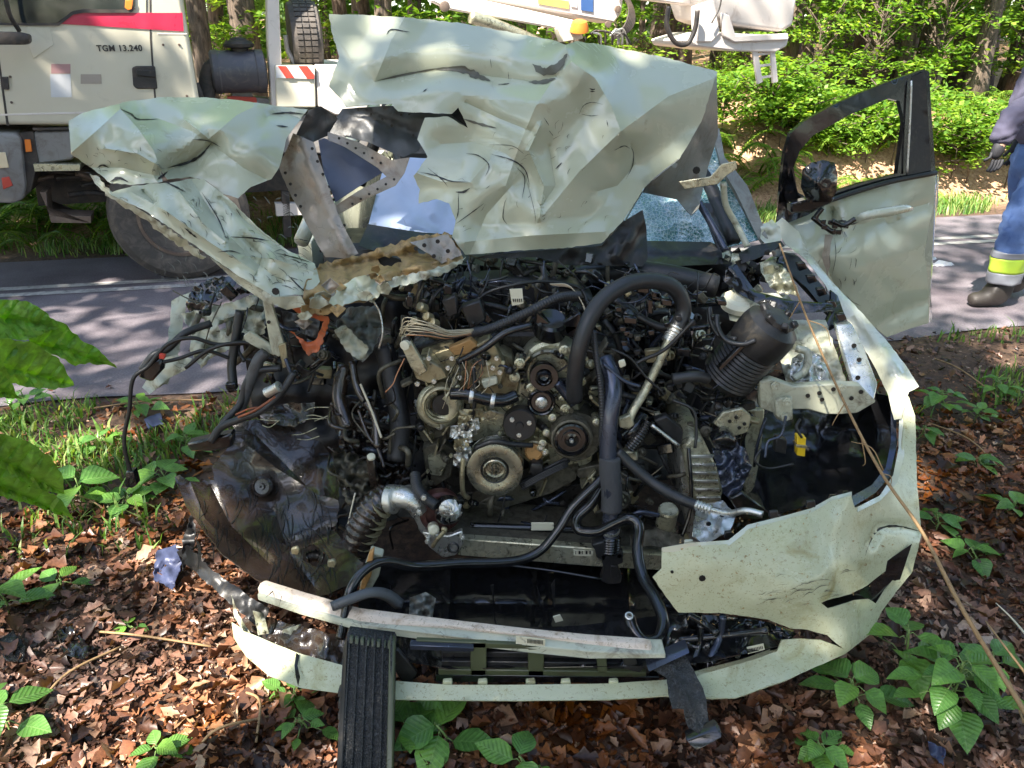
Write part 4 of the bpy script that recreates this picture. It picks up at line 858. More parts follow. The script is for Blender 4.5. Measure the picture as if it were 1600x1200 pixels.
sheet('bumper_edge', [(1340, 792, 1.73), (1375, 774, 1.83), (1396, 742, 1.93), (1404, 700, 2.04), (1405, 650, 2.12), (1412, 650, 2.115), (1413, 712, 2.01), (1402, 754, 1.91), (1376, 782, 1.81), (1340, 800, 1.715)], M['fenderpaint'], car, step=5)
sheet('headlight_frame', [(1392, 640, 2.20), (1401, 640, 2.20), (1400, 700, 2.06), (1390, 745, 1.96), (1368, 770, 1.86), (1336, 790, 1.76), (1300, 800, 1.72), (1180, 824, 1.62), (1180, 816, 1.64), (1290, 790, 1.74), (1330, 776, 1.80), (1362, 758, 1.90), (1384, 730, 2.0), (1392, 690, 2.1)], M['steelpipe'], car, step=5)
for px, r in ((1097, 5.5), (1050, 2.5), (1050, 0)):
    if r: dots('parking_sensor_hole' if r > 4 else 'bumper_hole', [(px, 903 if r > 4 else 893, 1.475)], r, M['wireblack'], car)
dots('tow_eye_hole', [(1378, 874, 1.73)], 5, M['wireblack'], car)
for px, py in ((1077, 852), (1210, 806), (1140, 838), (1268, 790)): prism('clip', [(px-7, py-6), (px+6, py-7), (px+7, py+3), (px-8, py+4)], 1.6, .01, M['fenderpaint'] if px < 1100 else M['plastic'], car)
sheet('bumper_core', [(1060, 960, 1.53), (1130, 962, 1.55), (1200, 972, 1.57), (1245, 990, 1.56), (1225, 1010, 1.51), (1120, 1040, 1.47), (1030, 1060, 1.44), (1040, 1010, 1.5)], M['gloss'], car, wob=(.03, 20), step=6)
prism('bar_code_label', [(1167, 1012), (1193, 1006), (1195, 1015), (1169, 1022)], 1.455, .002, M['label'], car, 0)
for i in range(9): prism('bar', [(1171+i*2.4, 1014-i*.5), (1172.2+i*2.4, 1014-i*.5), (1173+i*2.4, 1018-i*.5), (1171.8+i*2.4, 1018-i*.5)], 1.453, .001, M['wireblack'], car, 0)
for a in ((1095, 975, 1082, 1040), (1130, 962, 1110, 1030), (1170, 972, 1150, 1025), (1075, 960, 1120, 990), (1060, 1000, 1200, 985)):
    tube('bumper_strut', [(a[0], a[1], 1.5), ((a[0]+a[2])/2+4, (a[1]+a[3])/2, 1.49), (a[2], a[3], 1.45)], 6, M['steelpipe'] if a[0] == 1130 else M['gloss'], car)
# lower grille slats
for i, (y0, y1, x0, x1, mm) in enumerate([(1002, 1008, 660, 1000, 'gloss'), (1018, 1027, 690, 1060, 'plastic'), (1033, 1050, 690, 1015, 'plastic'), (1054, 1066, 680, 1030, 'gloss'), (1008, 1016, 640, 740, 'steelpipe')]):
    prism('grille_slat', [(x0, y0), (x1, y0+4), (x1, y1+3), (x0, y1)], 1.46-.012*i, .02, M[mm], car)
M['olive'] = mat('olive_plastic', (.06, .07, .035), .4, dirt=.2)
for pl in ([(685, 1046), (850, 1048), (1010, 1050), (1010, 1058), (850, 1062), (800, 1064), (685, 1060)], [(735, 1004), (760, 1004), (760, 1060), (735, 1060)], [(825, 1006), (850, 1006), (850, 1058), (825, 1058)], [(930, 1010), (946, 1010), (950, 1052), (934, 1052)], [(650, 1000), (830, 1008), (830, 1015), (650, 1010)], [(600, 1018), (622, 1016), (652, 1052), (640, 1072), (626, 1064)], [(968, 1008), (988, 1010), (996, 1040), (1006, 1044), (1000, 1052), (976, 1046)]):
    prism('grille_frame', pl, 1.425, .012, M['olive' if pl[0][0] not in (600, 968) else 'plastic'], car)
for px in (700, 755, 830, 885, 960): prism('lip_clip', [(px-8, 1065), (px+6, 1064), (px+7, 1071), (px-9, 1072)], 1.40, .012, M['bumperpaint'], car)
sheet('lip_backing', [(392, 955, 1.66), (450, 975, 1.62), (560, 1000, 1.54), (545, 1045, 1.48), (466, 1022, 1.53), (400, 995, 1.63), (370, 972, 1.67)], M['liner'], car, wob=(.03, 25), ragged=2)
for pts in ([(362, 930), (372, 960), (392, 990), (380, 985), (366, 965)], [(440, 985), (470, 975), (472, 1005), (450, 1012)], [(395, 955), (412, 958), (420, 990), (404, 992)]): sheet('torn_scrap', [(a, b, 1.60) for a, b in pts], M['inner'], car, wob=(.03, 12), step=5)
# wheel-arch liner at left
liner = sheet('wheel_arch_liner', [(273, 745, 2.02), (280, 742, 2.02), (297, 752, 2.03), (334, 750, 2.05), (332, 728, 2.08), (352, 704, 2.12), (368, 678, 2.18), (360, 660, 2.2), (400, 655, 2.22), (450, 665, 2.24), (500, 690, 2.22), (520, 715, 2.2), (528, 742, 2.12), (530, 790, 2.0), (524, 830, 1.9), (548, 862, 1.82), (568, 880, 1.76), (552, 910, 1.70), (520, 925, 1.66), (500, 932, 1.64), (450, 925, 1.63), (400, 905, 1.66), (350, 868, 1.74), (318, 828, 1.84), (290, 790, 1.94)], M['liner'], car,
      ctrl=[(420, 760, 2.10), (380, 830, 1.92), (460, 850, 1.86), (410, 700, 2.16)], step=7, wob=(.006, 60), ragged=1.2, seed=2, thick=.003,
      creases=[([(380, 690), (430, 730), (500, 775), (528, 780)], -.02, 22), ([(400, 680), (440, 720), (480, 760)], .012, 12), ([(445, 850), (490, 835), (520, 825)], .02, 6), ([(330, 760), (360, 820), (420, 880)], .012, 8), ([(300, 760), (320, 810), (380, 870)], -.01, 7), ([(430, 800), (450, 860), (490, 915)], .010, 7), ([(500, 735), (508, 775)], -.01, 5)],
      holes=[[(468, 858), (490, 850), (510, 866), (512, 880), (496, 886), (476, 878)]])
sheet('liner_edge', [(276, 862, 1.86), (292, 852, 1.84), (330, 890, 1.76), (380, 925, 1.68), (420, 950, 1.64), (410, 985, 1.62), (380, 960, 1.64), (340, 925, 1.70), (300, 890, 1.80)], M['plastic'], car, wob=(.02, 20), ragged=2, step=6)
sheet('liner_edge', [(284, 845, 1.86), (300, 800, 1.92), (306, 830, 1.88), (300, 870, 1.84), (286, 892, 1.82)], M['plastic'], car, wob=(.02, 12), ragged=1.5, step=5)
lathe('liner_plug', P(410, 760, 2.07), (-.1, -1, .5), [(.030, -.01), (.032, .004), (.026, .010), (.024, .004), (.012, .004), (.010, .012), (.004, .012), (.004, .004)], M['liner'], car)
ridged('intake_hose', [(478, 872, 1.86), (492, 868, 1.87), (506, 872, 1.87)], 9, M['gloss'], car, 4, .12)
for px, py in ((461, 862), (518, 882), (509, 922)):
    prism('foam_scrap', [(px-7, py-4), (px+3, py-7), (px+8, py-1), (px+5, py+6), (px-6, py+5)], 1.70, .012, M['ochre'], car, .003)
# green-brown sludge tufts above the liner
sheet('liner_flap', [(402, 640, 2.22), (440, 632, 2.24), (492, 628, 2.26), (490, 650, 2.24), (460, 668, 2.2), (410, 660, 2.2)], M['liner'], car, wob=(.02, 20), ragged=2)
for i in range(8):
    a, b = cr_.uniform(400, 500), cr_.uniform(630, 690); tube('splinter', [(a, b, 2.18), (a+cr_.uniform(10, 20), b+cr_.uniform(-8, 4), 2.16), (a+cr_.uniform(25, 45), b+cr_.uniform(-14, 6), 2.15)], .8, M['alu'], car, 5, 5)
# scratches, tears and runs of oil
K = M['wireblack']; M['scuff'] = mat('grey_scuff', (.10, .10, .075), .5, dirt=.5)
sr = random.Random(55)
def scatter_strokes(host, box_, n, L, w_, ang, jit, m, name='scratch', seed=3):
    st = []
    for _ in range(n):
        x = sr.uniform(box_[0], box_[1]); y = sr.uniform(box_[2], box_[3]); a = ang+sr.gauss(0, jit); l_ = L*sr.uniform(.3, 1.2)
        st.append(([(x, y), (x+l_*.5*math.cos(a)+sr.gauss(0, 1.5), y+l_*.5*math.sin(a)+sr.gauss(0, 1.5)), (x+l_*math.cos(a+.2), y+l_*math.sin(a+.2))], w_*sr.uniform(.5, 1.3)))
    scuffs(name, host, st, m, seed=seed)
scuffs('scratch', bonnet, [([(728, 240), (745, 242), (760, 252), (764, 262), (758, 276)], 3), ([(765, 226), (800, 228), (818, 240)], 2), ([(768, 241), (800, 250), (820, 265), (827, 288)], 3.5), ([(808, 262), (820, 278), (816, 310)], 2.5), ([(652, 268), (680, 274), (705, 283), (732, 284)], 3), ([(668, 262), (690, 280), (700, 292)], 2),
    ([(712, 300), (724, 300), (734, 294)], 7), ([(712, 350), (740, 330), (756, 318)], 2.5), ([(905, 178), (912, 165), (925, 160), (942, 163)], 2), ([(908, 178), (922, 181), (935, 180)], 2), ([(921, 138), (926, 140), (930, 139)], 4), ([(922, 143), (930, 143)], 3), ([(948, 188), (950, 198)], 2), ([(766, 92), (768, 106)], 1.6), ([(794, 112), (795, 124)], 1.6), ([(778, 132), (790, 131), (796, 130)], 2.5), ([(868, 264), (874, 258), (878, 254)], 4), ([(850, 184), (858, 196)], 1.6), ([(858, 204), (864, 212)], 2), ([(985, 228), (990, 240), (988, 260), (978, 280)], 2), ([(960, 235), (975, 228), (984, 232)], 3), ([(640, 50), (612, 46), (604, 54)], 4), ([(660, 144), (668, 138)], 2), ([(788, 318), (786, 340), (792, 350)], 2.5), ([(716, 300), (716, 330), (712, 345)], 2.5), ([(820, 270), (835, 330), (836, 350)], 1.5)], K)
scuffs('grime_streak', bonnet, [([(500+178, 108), (720, 108), (745, 118), (766, 126)], 12), ([(832, 100), (850, 112), (872, 104), (886, 84)], 18), ([(826, 128), (848, 128), (868, 122)], 7), ([(724, 186), (750, 194), (775, 200)], 5), ([(590, 126), (640, 115), (690, 106)], 4)], M['scuff'])
scatter_strokes(bonnet, (700, 960, 200, 370), 34, 13, .8, -.9, .35, M['scuff'])
scuffs('scratch', fold_a, [([(188, 170), (205, 178), (216, 186), (245, 186)], 5), ([(300, 218), (325, 220), (345, 230)], 4), ([(330, 224), (312, 244), (290, 255), (262, 262)], 7), ([(425, 178), (450, 176), (474, 178)], 6), ([(432, 196), (450, 198)], 4), ([(152, 262), (160, 258), (170, 262)], 5), ([(262, 268), (252, 276), (246, 280)], 6), ([(172, 284), (185, 278), (200, 284)], 8)], K)
scatter_strokes(fold_a, (130, 250, 225, 280), 30, 10, 1.2, .3, .6, K, seed=8)
scuffs('scratch', fold_b, [([(258, 284), (275, 292), (290, 300)], 5), ([(288, 356), (300, 366), (308, 372)], 5), ([(315, 300), (340, 340), (352, 368)], 4), ([(360, 370), (395, 372), (420, 376)], 4), ([(430, 395), (460, 402), (486, 410)], 3), ([(450, 430), (470, 450), (482, 458)], 5), ([(340, 394), (360, 392), (376, 396)], 3)], K)
scatter_strokes(fold_b, (240, 460, 300, 440), 70, 16, 1.5, .7, .5, M['scuff'], seed=9); scatter_strokes(fold_b, (380, 480, 370, 450), 40, 18, 1.6, .4, .5, K, seed=11)
scatter_strokes(liner, (300, 500, 750, 850), 60, 55, 2.4, 1.35, .25, K, 'oil_run', 12); scatter_strokes(liner, (420, 520, 790, 900), 45, 50, 3, 1.2, .35, K, 'oil_run', 13)
scuffs('scratch', bump, [([(1357, 852), (1372, 828), (1400, 822), (1438, 830)], 6), ([(1352, 868), (1356, 856), (1360, 848)], 1.5)], K)
scatter_strokes(bump, (1180, 1320, 890, 950), 26, 26, 1.0, -.45, .15, M['scuff'], seed=15); scatter_strokes(bump, (1050, 1400, 800, 1000), 90, 5, 1.6, .6, 1.5, M['rustfoam'], 'mud_fleck', 16)
# ------------------------------------------------------------------ right wing, rail, door
sheet('wing', [(1208, 352, 2.92), (1222, 340, 2.94), (1248, 362, 2.90), (1262, 392, 2.84), (1300, 440, 2.66), (1345, 487, 2.5), (1392, 540, 2.36), (1420, 578, 2.26), (1436, 604, 2.18), (1420, 612, 2.16), (1408, 654, 2.10), (1397, 656, 2.12), (1388, 618, 2.20), (1366, 572, 2.30), (1330, 510, 2.46), (1290, 446, 2.62), (1258, 404, 2.74), (1228, 382, 2.84)], M['fenderpaint'], car, ctrl=[(1380, 570, 2.26)], step=6, wob=(.006, 40),
      creases=[([(1250, 380), (1300, 450), (1360, 520), (1410, 590)], -.02, 8)], ragged=.6)
prism('wing_rail', [(1208, 392, 2.78), (1250, 402, 2.72), (1290, 452, 2.58), (1326, 506, 2.44), (1350, 555, 2.32), (1330, 562, 2.30), (1300, 500, 2.42), (1262, 450, 2.54), (1222, 420, 2.68)], 2.5, .04, M['plastic'], car, .004)
prism('wing_rail', [(1306, 508, 2.36), (1332, 506, 2.36), (1352, 548, 2.28), (1372, 600, 2.18), (1366, 628, 2.14), (1342, 632, 2.14), (1320, 560, 2.26)], 2.3, .03, M['alu2'], car, .004)
dots('slot', [(1334, 540, 2.28), (1342, 562, 2.24), (1340, 590, 2.18)], 4, M['wireblack'], car)
prism('wing_rail', [(1300, 455, 2.5), (1310, 462, 2.5), (1324, 500, 2.42), (1300, 516, 2.38), (1285, 520, 2.38), (1300, 488, 2.44)], 2.4, .03, M['gloss'], car, .004)
for i in range(5):
    t = i/4; prism('rail_clip', [(1245+t*62, 412+t*80), (1258+t*62, 410+t*80), (1262+t*62, 420+t*80), (1249+t*62, 424+t*80)], 2.62-t*.24, .02, M['gloss'], car)
door = sheet('door', [(1252, 391, 2.92), (1222, 372, 2.98), (1216, 352, 3.0), (1262, 330, 3.04), (1306, 306, 3.08), (1387, 284, 3.18), (1461, 270, 3.26), (1460, 315, 3.26), (1450, 360, 3.25), (1444, 396, 3.25), (1450, 440, 3.25), (1451, 505, 3.25), (1420, 514, 3.2), (1386, 527, 3.14), (1350, 498, 3.06), (1300, 450, 2.98)], M['paint'], car, ctrl=[(1320, 360, 3.0), (1400, 420, 3.14), (1340, 440, 3.02), (1300, 340, 3.02)], step=7, wob=(.003, 60), seed=12, ragged=.6, thick=.004,
      creases=[([(1300, 372), (1350, 345), (1450, 318)], .012, 7), ([(1306, 352), (1285, 400), (1306, 450)], .04, 20), ([(1330, 425), (1380, 402), (1446, 380)], -.015, 60), ([(1375, 505), (1420, 482), (1450, 470)], .02, 24), ([(1300, 330), (1302, 360)], .06, 9), ([(1330, 390), (1360, 420), (1400, 470)], .010, 50)])
dk = prism('door_edge', [(1461, 270, 3.27), (1467, 272, 3.36), (1466, 315, 3.36), (1452, 400, 3.35), (1457, 503, 3.35), (1451, 505, 3.26), (1444, 396, 3.26), (1460, 315, 3.27)], 3.3, .02, M['fenderpaint'], car, .002)
sheet('window_frame', [(1212, 346, 3.0), (1218, 300, 3.0), (1226, 240, 3.0), (1236, 208, 3.0), (1256, 190, 3.02), (1300, 165, 3.06), (1342, 146, 3.12), (1392, 126, 3.18), (1444, 108, 3.24), (1452, 112, 3.25), (1455, 170, 3.25), (1462, 268, 3.25), (1440, 276, 3.22), (1387, 287, 3.16), (1306, 312, 3.06), (1262, 336, 3.0), (1222, 352, 2.98)], M['gloss'], car, step=6, thick=.02, wob=(0, 1),
      holes=[[(1246, 300), (1240, 262), (1250, 235), (1270, 212), (1330, 178), (1388, 154), (1406, 158), (1413, 190), (1408, 230), (1402, 271), (1350, 284), (1306, 298), (1272, 316)]])
sheet('door_pillar_cover', [(1424, 120, 3.215), (1446, 112, 3.225), (1455, 266, 3.23), (1418, 274, 3.19)], M['plastic'], car, thick=.008)
tube('window_seal', [(1424, 126, 3.20), (1421, 200, 3.19), (1417, 272, 3.18)], 1.8, M['alu2'], car)
tube('waist_seal', [(1266, 328, 3.0), (1306, 310, 3.04), (1387, 285, 3.14), (1462, 270, 3.23)], 4, M['plastic'], car)
sheet('mirror_triangle', [(1236, 262, 2.99), (1250, 312, 2.98), (1262, 328, 2.98), (1232, 336, 2.98), (1226, 300, 2.98)], M['gloss'], car)
hd = tube('door_handle', [(1338, 344, 3.03), (1352, 337, 3.0), (1385, 331, 3.04), (1412, 326, 3.09), (1424, 326, 3.14)], 7, M['fenderpaint'], car, taper=lambda t: .6+.5*math.sin(t*3.14))
sheet('door_handle_dent', [(1330, 350, 3.055), (1350, 340, 3.07), (1400, 328, 3.13), (1424, 322, 3.17), (1426, 332, 3.17), (1400, 346, 3.12), (1350, 358, 3.07)], M['paint'], car, ctrl=[(1380, 342, 3.13)], step=5)
mir = sheet('wing_mirror', [(1254, 264, 2.86), (1268, 254, 2.85), (1286, 250, 2.84), (1304, 254, 2.84), (1309, 272, 2.84), (1307, 300, 2.84), (1296, 316, 2.84), (1262, 316, 2.85), (1251, 292, 2.87)], M['gloss'], car, ctrl=[(1280, 285, 2.78)], thick=.07, wob=(.012, 18), step=5, facet=(.010, 14))
prism('mirror_arm', [(1236, 318), (1262, 312), (1306, 308), (1300, 318), (1262, 332), (1236, 334)], 2.88, .05, M['gloss'], car, .006)
for pts in ([(1270, 340), (1285, 352), (1300, 362)], [(1285, 325), (1275, 340), (1282, 350)], [(1300, 345), (1318, 352), (1336, 342)]): tube('mirror_cable', [(a, b, 2.93) for a, b in pts], 4, M['gloss'], car)
for i in range(10):
    a = cr_.uniform(1285, 1325); b = cr_.uniform(345, 372); prism('broken_chip', [(a-4, b-3), (a+5, b-4), (a+3, b+4), (a-5, b+3)], cr_.uniform(2.92, 2.97), .01, M['gloss'], car)
scuffs('scratch', door, [([(1292, 372), (1296, 410), (1290, 440), (1294, 470)], 5), ([(1304, 372), (1306, 400), (1300, 430)], 2), ([(1300, 352), (1315, 345), (1330, 350), (1344, 346)], 6), ([(1288, 350), (1300, 362), (1312, 364)], 12), ([(1322, 460), (1330, 470), (1345, 478)], 2)], K)
scatter_strokes(door, (1280, 1340, 340, 470), 26, 16, 1.5, 1.5, .5, K, seed=20)
sheet('paint_crack', [(1290, 366, 2.965), (1302, 368, 2.965), (1296, 400, 2.945), (1293, 450, 2.945), (1290, 420, 2.945), (1284, 398, 2.95)], M['primer2'], car, thick=.001, ragged=2)
# torn wing top / bulkhead bits at right
sheet('bulkhead_flap', [(1134, 418, 2.55), (1150, 412, 2.56), (1180, 455, 2.45), (1240, 470, 2.38), (1300, 474, 2.36), (1306, 486, 2.34), (1240, 490, 2.32), (1190, 478, 2.38), (1150, 456, 2.46), (1132, 440, 2.52)], M['gloss'], car, wob=(.01, 30), creases=[([(1140, 420), (1180, 465), (1300, 480)], -.02, 8)])
sheet('scuttle_flap', [(1154, 396, 2.6), (1175, 384, 2.62), (1220, 376, 2.66), (1226, 384, 2.64), (1180, 405, 2.56), (1158, 412, 2.55)], M['plastic'], car, wob=(.02, 20))
sheet('scuttle_flap', [(1186, 410, 2.6), (1210, 400, 2.62), (1238, 432, 2.54), (1250, 462, 2.48), (1215, 458, 2.5), (1196, 440, 2.55)], M['alu'], car, wob=(.04, 14), ragged=2, step=5, facet=(.04, 12))
sheet('torn_pillar', [(1190, 350, 2.84), (1206, 342, 2.86), (1220, 360, 2.82), (1222, 388, 2.76), (1200, 386, 2.76), (1188, 372, 2.8)], M['fenderpaint'], car, wob=(.04, 14), ragged=2, step=5)
tube('seat_belt', [(1092, 316, 2.72), (1112, 350, 2.68), (1134, 392, 2.62)], 6, M['steelpipe'], car)
for i in range(40):
    a = cr_.uniform(1130, 1230); b = cr_.uniform(392, 470); s = cr_.uniform(5, 13); n = 5; Y = cr_.uniform(2.55, 2.7)
    sheet('torn_scrap', [(a+math.cos(k*1.256)*s*cr_.uniform(.5, 1.3), b+math.sin(k*1.256)*s*cr_.uniform(.5, 1.2), Y+cr_.uniform(-.03, .03)) for k in range(n)], M[cr_.choice(['plastic', 'gloss', 'alu', 'inner', 'darkpanel'])], car, wob=(.02, 10), step=6, seed=i)
# ------------------------------------------------------------------ engine bay
er = random.Random(99)
blk = prism('engine_block', [(640, 545), (700, 522), (880, 520), (975, 545), (978, 700), (940, 770), (850, 800), (740, 800), (680, 740), (650, 660)], 2.20, .40, M['iron2'], car, .01)
prism('oil_sump', [(700, 770), (960, 750), (1000, 800), (960, 838), (740, 842), (690, 810)], 2.16, .4, M['iron2'], car, .01)
eng = blk
# front casing pieces
def br(ol, Y, th, mm, name='bracket', bev=.003, parent=None): return prism(name, ol, Y, th, M[mm], parent or car, bev)
br([(655, 560), (700, 545), (760, 540), (800, 560), (812, 600), (800, 640), (740, 640), (700, 612), (668, 600)], 2.12, .08, 'ochre', 'timing_cover')
br([(735, 545), (764, 528), (776, 545), (790, 575), (782, 602), (752, 606), (742, 585)], 2.06, .05, 'ochre', 'throttle_body')
br([(752, 596), (776, 590), (778, 600), (756, 608)], 2.04, .02, 'label', 'cover_plate')
br([(700, 545), (735, 530), (752, 545), (745, 552), (710, 556)], 2.06, .03, 'brass', 'gasket')
br([(815, 590), (828, 560), (860, 545), (885, 545), (898, 570), (892, 610), (905, 640), (930, 655), (925, 720), (905, 735), (860, 730), (836, 700), (800, 700), (778, 690), (800, 650)], 2.10, .10, 'alu', 'accessory_bracket')
br([(650, 640), (700, 625), (720, 640), (712, 700), (690, 735), (668, 700), (655, 680)], 2.14, .08, 'iron', 'coolant_housing')
br([(660, 700), (690, 690), (712, 705), (705, 745), (680, 760), (665, 735)], 2.10, .08, 'iron', 'engine_mount'); br([(668, 715), (690, 708), (700, 720), (690, 745), (672, 742)], 2.08, .05, 'alu', 'engine_mount')
br([(725, 660), (765, 640), (800, 650), (790, 680), (740, 690)], 2.08, .05, 'alu', 'housing'); br([(825, 735), (880, 720), (905, 740), (890, 760), (830, 765)], 2.12, .08, 'iron', 'lower_bracket'); br([(800, 760), (870, 735), (905, 728), (900, 750), (860, 772), (770, 800), (735, 792)], 2.08, .08, 'iron', 'sump_flange')
br([(895, 735), (955, 722), (958, 742), (905, 748)], 2.08, .03, 'iron', 'bracket')
def pulley(name, px, py, Y, R, kind, mm):
    c = P(px, py, Y); s = ppm(px, py, Y)*R
    if kind == 'crank':
        o = lathe(name, c, AX, [(s, -.075)]+[(s*(1.0 if i % 2 else .955), -.072+i*.005) for i in range(9)]+[(s*1.0, -.026), (s*1.0, -.012), (s*.97, -.004), (s*.80, .0), (s*.60, -.004), (s*.50, -.006), (s*.49, -.022)], M[mm], car, 64)
        lathe('rubber_ring', c, AX, [(s*.50, -.035), (s*.50, -.006), (s*.44, -.008), (s*.43, -.03)], M['wireblack'], o, 48)
        h = lathe('hub', c, AX, [(s*.42, -.03), (s*.42, -.0), (s*.38, .002), (s*.35, -.02), (s*.20, -.024), (s*.19, -.012), (s*.02, -.012)], M[mm], o, 48)
        for k in range(5):
            a = k*1.2566; bolt(px+R*.115*math.cos(a), py+R*.115*math.sin(a), Y-.002, 2.2, h, M['iron'])
    elif kind == 'comp':
        o = lathe(name, c, AX, [(s, -.05)]+[(s*(1.0 if i % 2 else .95), -.047+i*.005) for i in range(7)]+[(s, -.012), (s*.98, -.004), (s*.88, -.002), (s*.86, -.012), (s*.80, -.012)], M[mm], car, 56)
        h = lathe('clutch_plate', c, AX, [(s*.80, -.02), (s*.79, .002), (s*.70, .004), (s*.66, -.006), (s*.46, -.006), (s*.44, .004), (s*.34, .004), (s*.30, -.008), (s*.14, -.006), (s*.12, .006), (s*.06, .010)], M['gloss'], o, 48)
        lathe('nut', c+AX*.008, AX, [(s*.12, -.01), (s*.12, .004), (s*.08, .008), (s*.04, .004)], M['alu2'], h, 6)
    elif kind == 'idler':
        o = lathe(name, c, AX, [(s, -.04), (s*1.05, -.038), (s*1.0, -.034), (s, -.008), (s*1.05, -.004), (s*.95, -.001), (s*.85, -.003), (s*.75, -.010), (s*.5, -.010), (s*.48, -.004)], M['gloss'], car, 48)
        h = lathe('bearing', c, AX, [(s*.45, -.02), (s*.44, -.002), (s*.3, .001), (s*.28, -.004), (s*.22, -.003)], M['alu2'], o, 32); bolt(px, py, Y-.004, R*.16, o, M['alu2'])
    else:
        o = lathe(name, c, AX, [(s, -.04), (s, -.006), (s*.95, .0), (s*.62, .0), (s*.60, -.012), (s*.54, -.012), (s*.52, .006), (s*.44, .012), (s*.38, .010), (s*.30, -.012), (s*.06, -.016)], M[mm], car, 48)
    return o
# alternator
alt = lathe('alternator', P(862, 580, 2.10), AX, [(.085, -.12), (.098, -.10), (.098, -.02), (.092, -.004), (.080, .0), (.060, -.006), (.048, -.01)], M['alu'], car, 48)
lathe('alternator_ring', P(857, 584, 2.09), AX, [(.075, -.02), (.076, .006), (.070, .012), (.064, .006), (.062, -.02)], M['pulley'], alt, 48)
for k in range(22):
    a = math.radians(150+k*11); c = P(862, 578, 2.085); u = Vector((math.cos(a), 0, math.sin(a))); p = c+u*.088
    box('cooling_fin', p, (.022, .02, .004), M['wireblack'], alt, (0, -a, 0), .0005)
for px, py in ((812, 568), (882, 548), (830, 607), (884, 614), (804, 590), (883, 640)): 
    lathe('lug', P(px, py, 2.06), AX, [(.016, -.05), (.016, .0), (.010, .002), (.008, -.01)], M['alu'], alt, 16); bolt(px, py, 2.052, 5, alt, M['alu'])
pulley('alternator_pulley', 850, 590, 2.03, 23, 'comp2', 'gloss')
pulley('idler_pulley', 846, 630, 2.04, 21, 'idler', 'gloss')
wp = lathe('water_pump_pulley', P(812, 664, 2.02), AX, [(.050, -.04), (.050, .0), (.047, .004), (.012, .004), (.010, .010), (.004, .010)], M['plastic'], car, 40)
for px, py in ((800, 656), (827, 661), (811, 680)): bolt(px, py, 2.014, 4, wp, M['alu2'])
br([(800, 650), (826, 648), (836, 672), (818, 690), (800, 684), (792, 668)], 2.03, .03, 'plastic', 'pump_cover')
pulley('compressor_pulley', 893, 687, 2.0, 33, 'comp', 'iron')
lathe('compressor', P(900, 683, 2.06), AX, [(.07, -.2), (.078, -.18), (.078, 0)], M['iron'], car, 32)
for px, py in ((863, 653), (848, 693), (851, 707), (845, 700), (854, 677), (932, 660)): lathe('lug', P(px, py, 2.03), AX, [(.012, -.06), (.012, .0), (.007, .002)], M['alu'], car, 14); bolt(px, py, 2.025, 3.5, car, M['alu2'])
pulley('crank_pulley', 773, 736, 1.97, 45, 'crank', 'pulley')
lathe('end_cap', P(834, 706, 2.04), AX, [(.036, -.05), (.036, 0), (.031, .004), (.029, -.002)], M['ochre'], car, 32); lathe('core_plug', P(834, 706, 2.035), AX, [(.027, -.02), (.027, .006), (.024, .008), (.022, .002), (.002, .002)], M['brass'], car, 32)
prism('guide_knob', [(830, 724), (848, 726), (850, 742), (834, 746), (826, 738)], 2.0, .05, M['plastic'], car, .008, 2)
# belt
for i in range(4): tube('belt_rib', [(815, 757+i*2.6, 1.99), (850, 738+i*2.6, 2.0), (888, 720+i*2.4, 2.02)], 1.5, M['rubber'], car, 4, 6)
br([(808, 754), (886, 714), (892, 722), (818, 768)], 2.025, .01, 'rubber', 'drive_belt')
tube('drive_belt', [(742, 700, 1.99), (770, 690, 1.985), (800, 694, 2.0), (832, 696, 2.02)], 4, M['rubber'], car)
tube('drive_belt', [(870, 598, 2.03), (882, 612, 2.03), (898, 632, 2.02)], 8, M['steelpipe'], car, 6, 4)
# turbo scroll at left
def scroll(cx, cy, R, Y, mm):
    V = [(cx+R*math.cos(a)*f, cy+R*math.sin(a)*f, Y+.0) for a, f in [(math.radians(t), 1) for t in range(-60, 280, 20)]]
    return tube('turbo_scroll', V, 13, M[mm], car, 5, 14, taper=lambda t: 1.25-.5*t)
scroll(686, 632, 24, 2.05, 'alu')
lathe('turbo_inlet', P(690, 634, 2.02), (.2, -1, .1), [(.058, -.05), (.058, .0), (.052, .003), (.050, -.006), (.045, -.008), (.044, -.02), (.040, -.022), (.038, -.04), (.030, -.06), (.002, -.065)], M['ochre'], car, 44)
lathe('turbo_dark_bore', P(694, 636, 2.01), (.2, -1, .1), [(.034, -.03), (.032, -.015), (.002, -.014)], M['wireblack'], car, 30)
tube('coolant_rail', [(705, 615, 2.0), (730, 616, 1.99), (760, 624, 1.99), (785, 626, 2.0), (806, 618, 2.02)], 10, M['gloss'], car, seg=14)
for px, py in ((737, 618), (770, 626)): lathe('hose_clamp', P(px, py, 1.99), (1, -.05, -.15), [(.022, -.006), (.0225, -.005), (.0225, .005), (.022, .006)], M['alu2'], car, 24)
br([(626, 528), (634, 524), (640, 530), (660, 565), (668, 580), (655, 588), (642, 575), (628, 545)], 2.02, .02, 'alu', 'lifting_eye'); lathe('eye_hole', P(634, 533, 2.012), AX, [(.012, -.02), (.012, .001), (.002, .001)], M['wireblack'], car, 16)
br([(640, 565), (664, 560), (690, 575), (700, 590), (670, 600), (650, 592)], 2.05, .04, 'ochre', 'manifold_flange')
for px, py in ((670, 560), (700, 575), (718, 590), (706, 560), (652, 600), (678, 596), (740, 575), (770, 575), (781, 582), (776, 560)): bolt(px, py, 2.045, 4, car, M['alu2'])
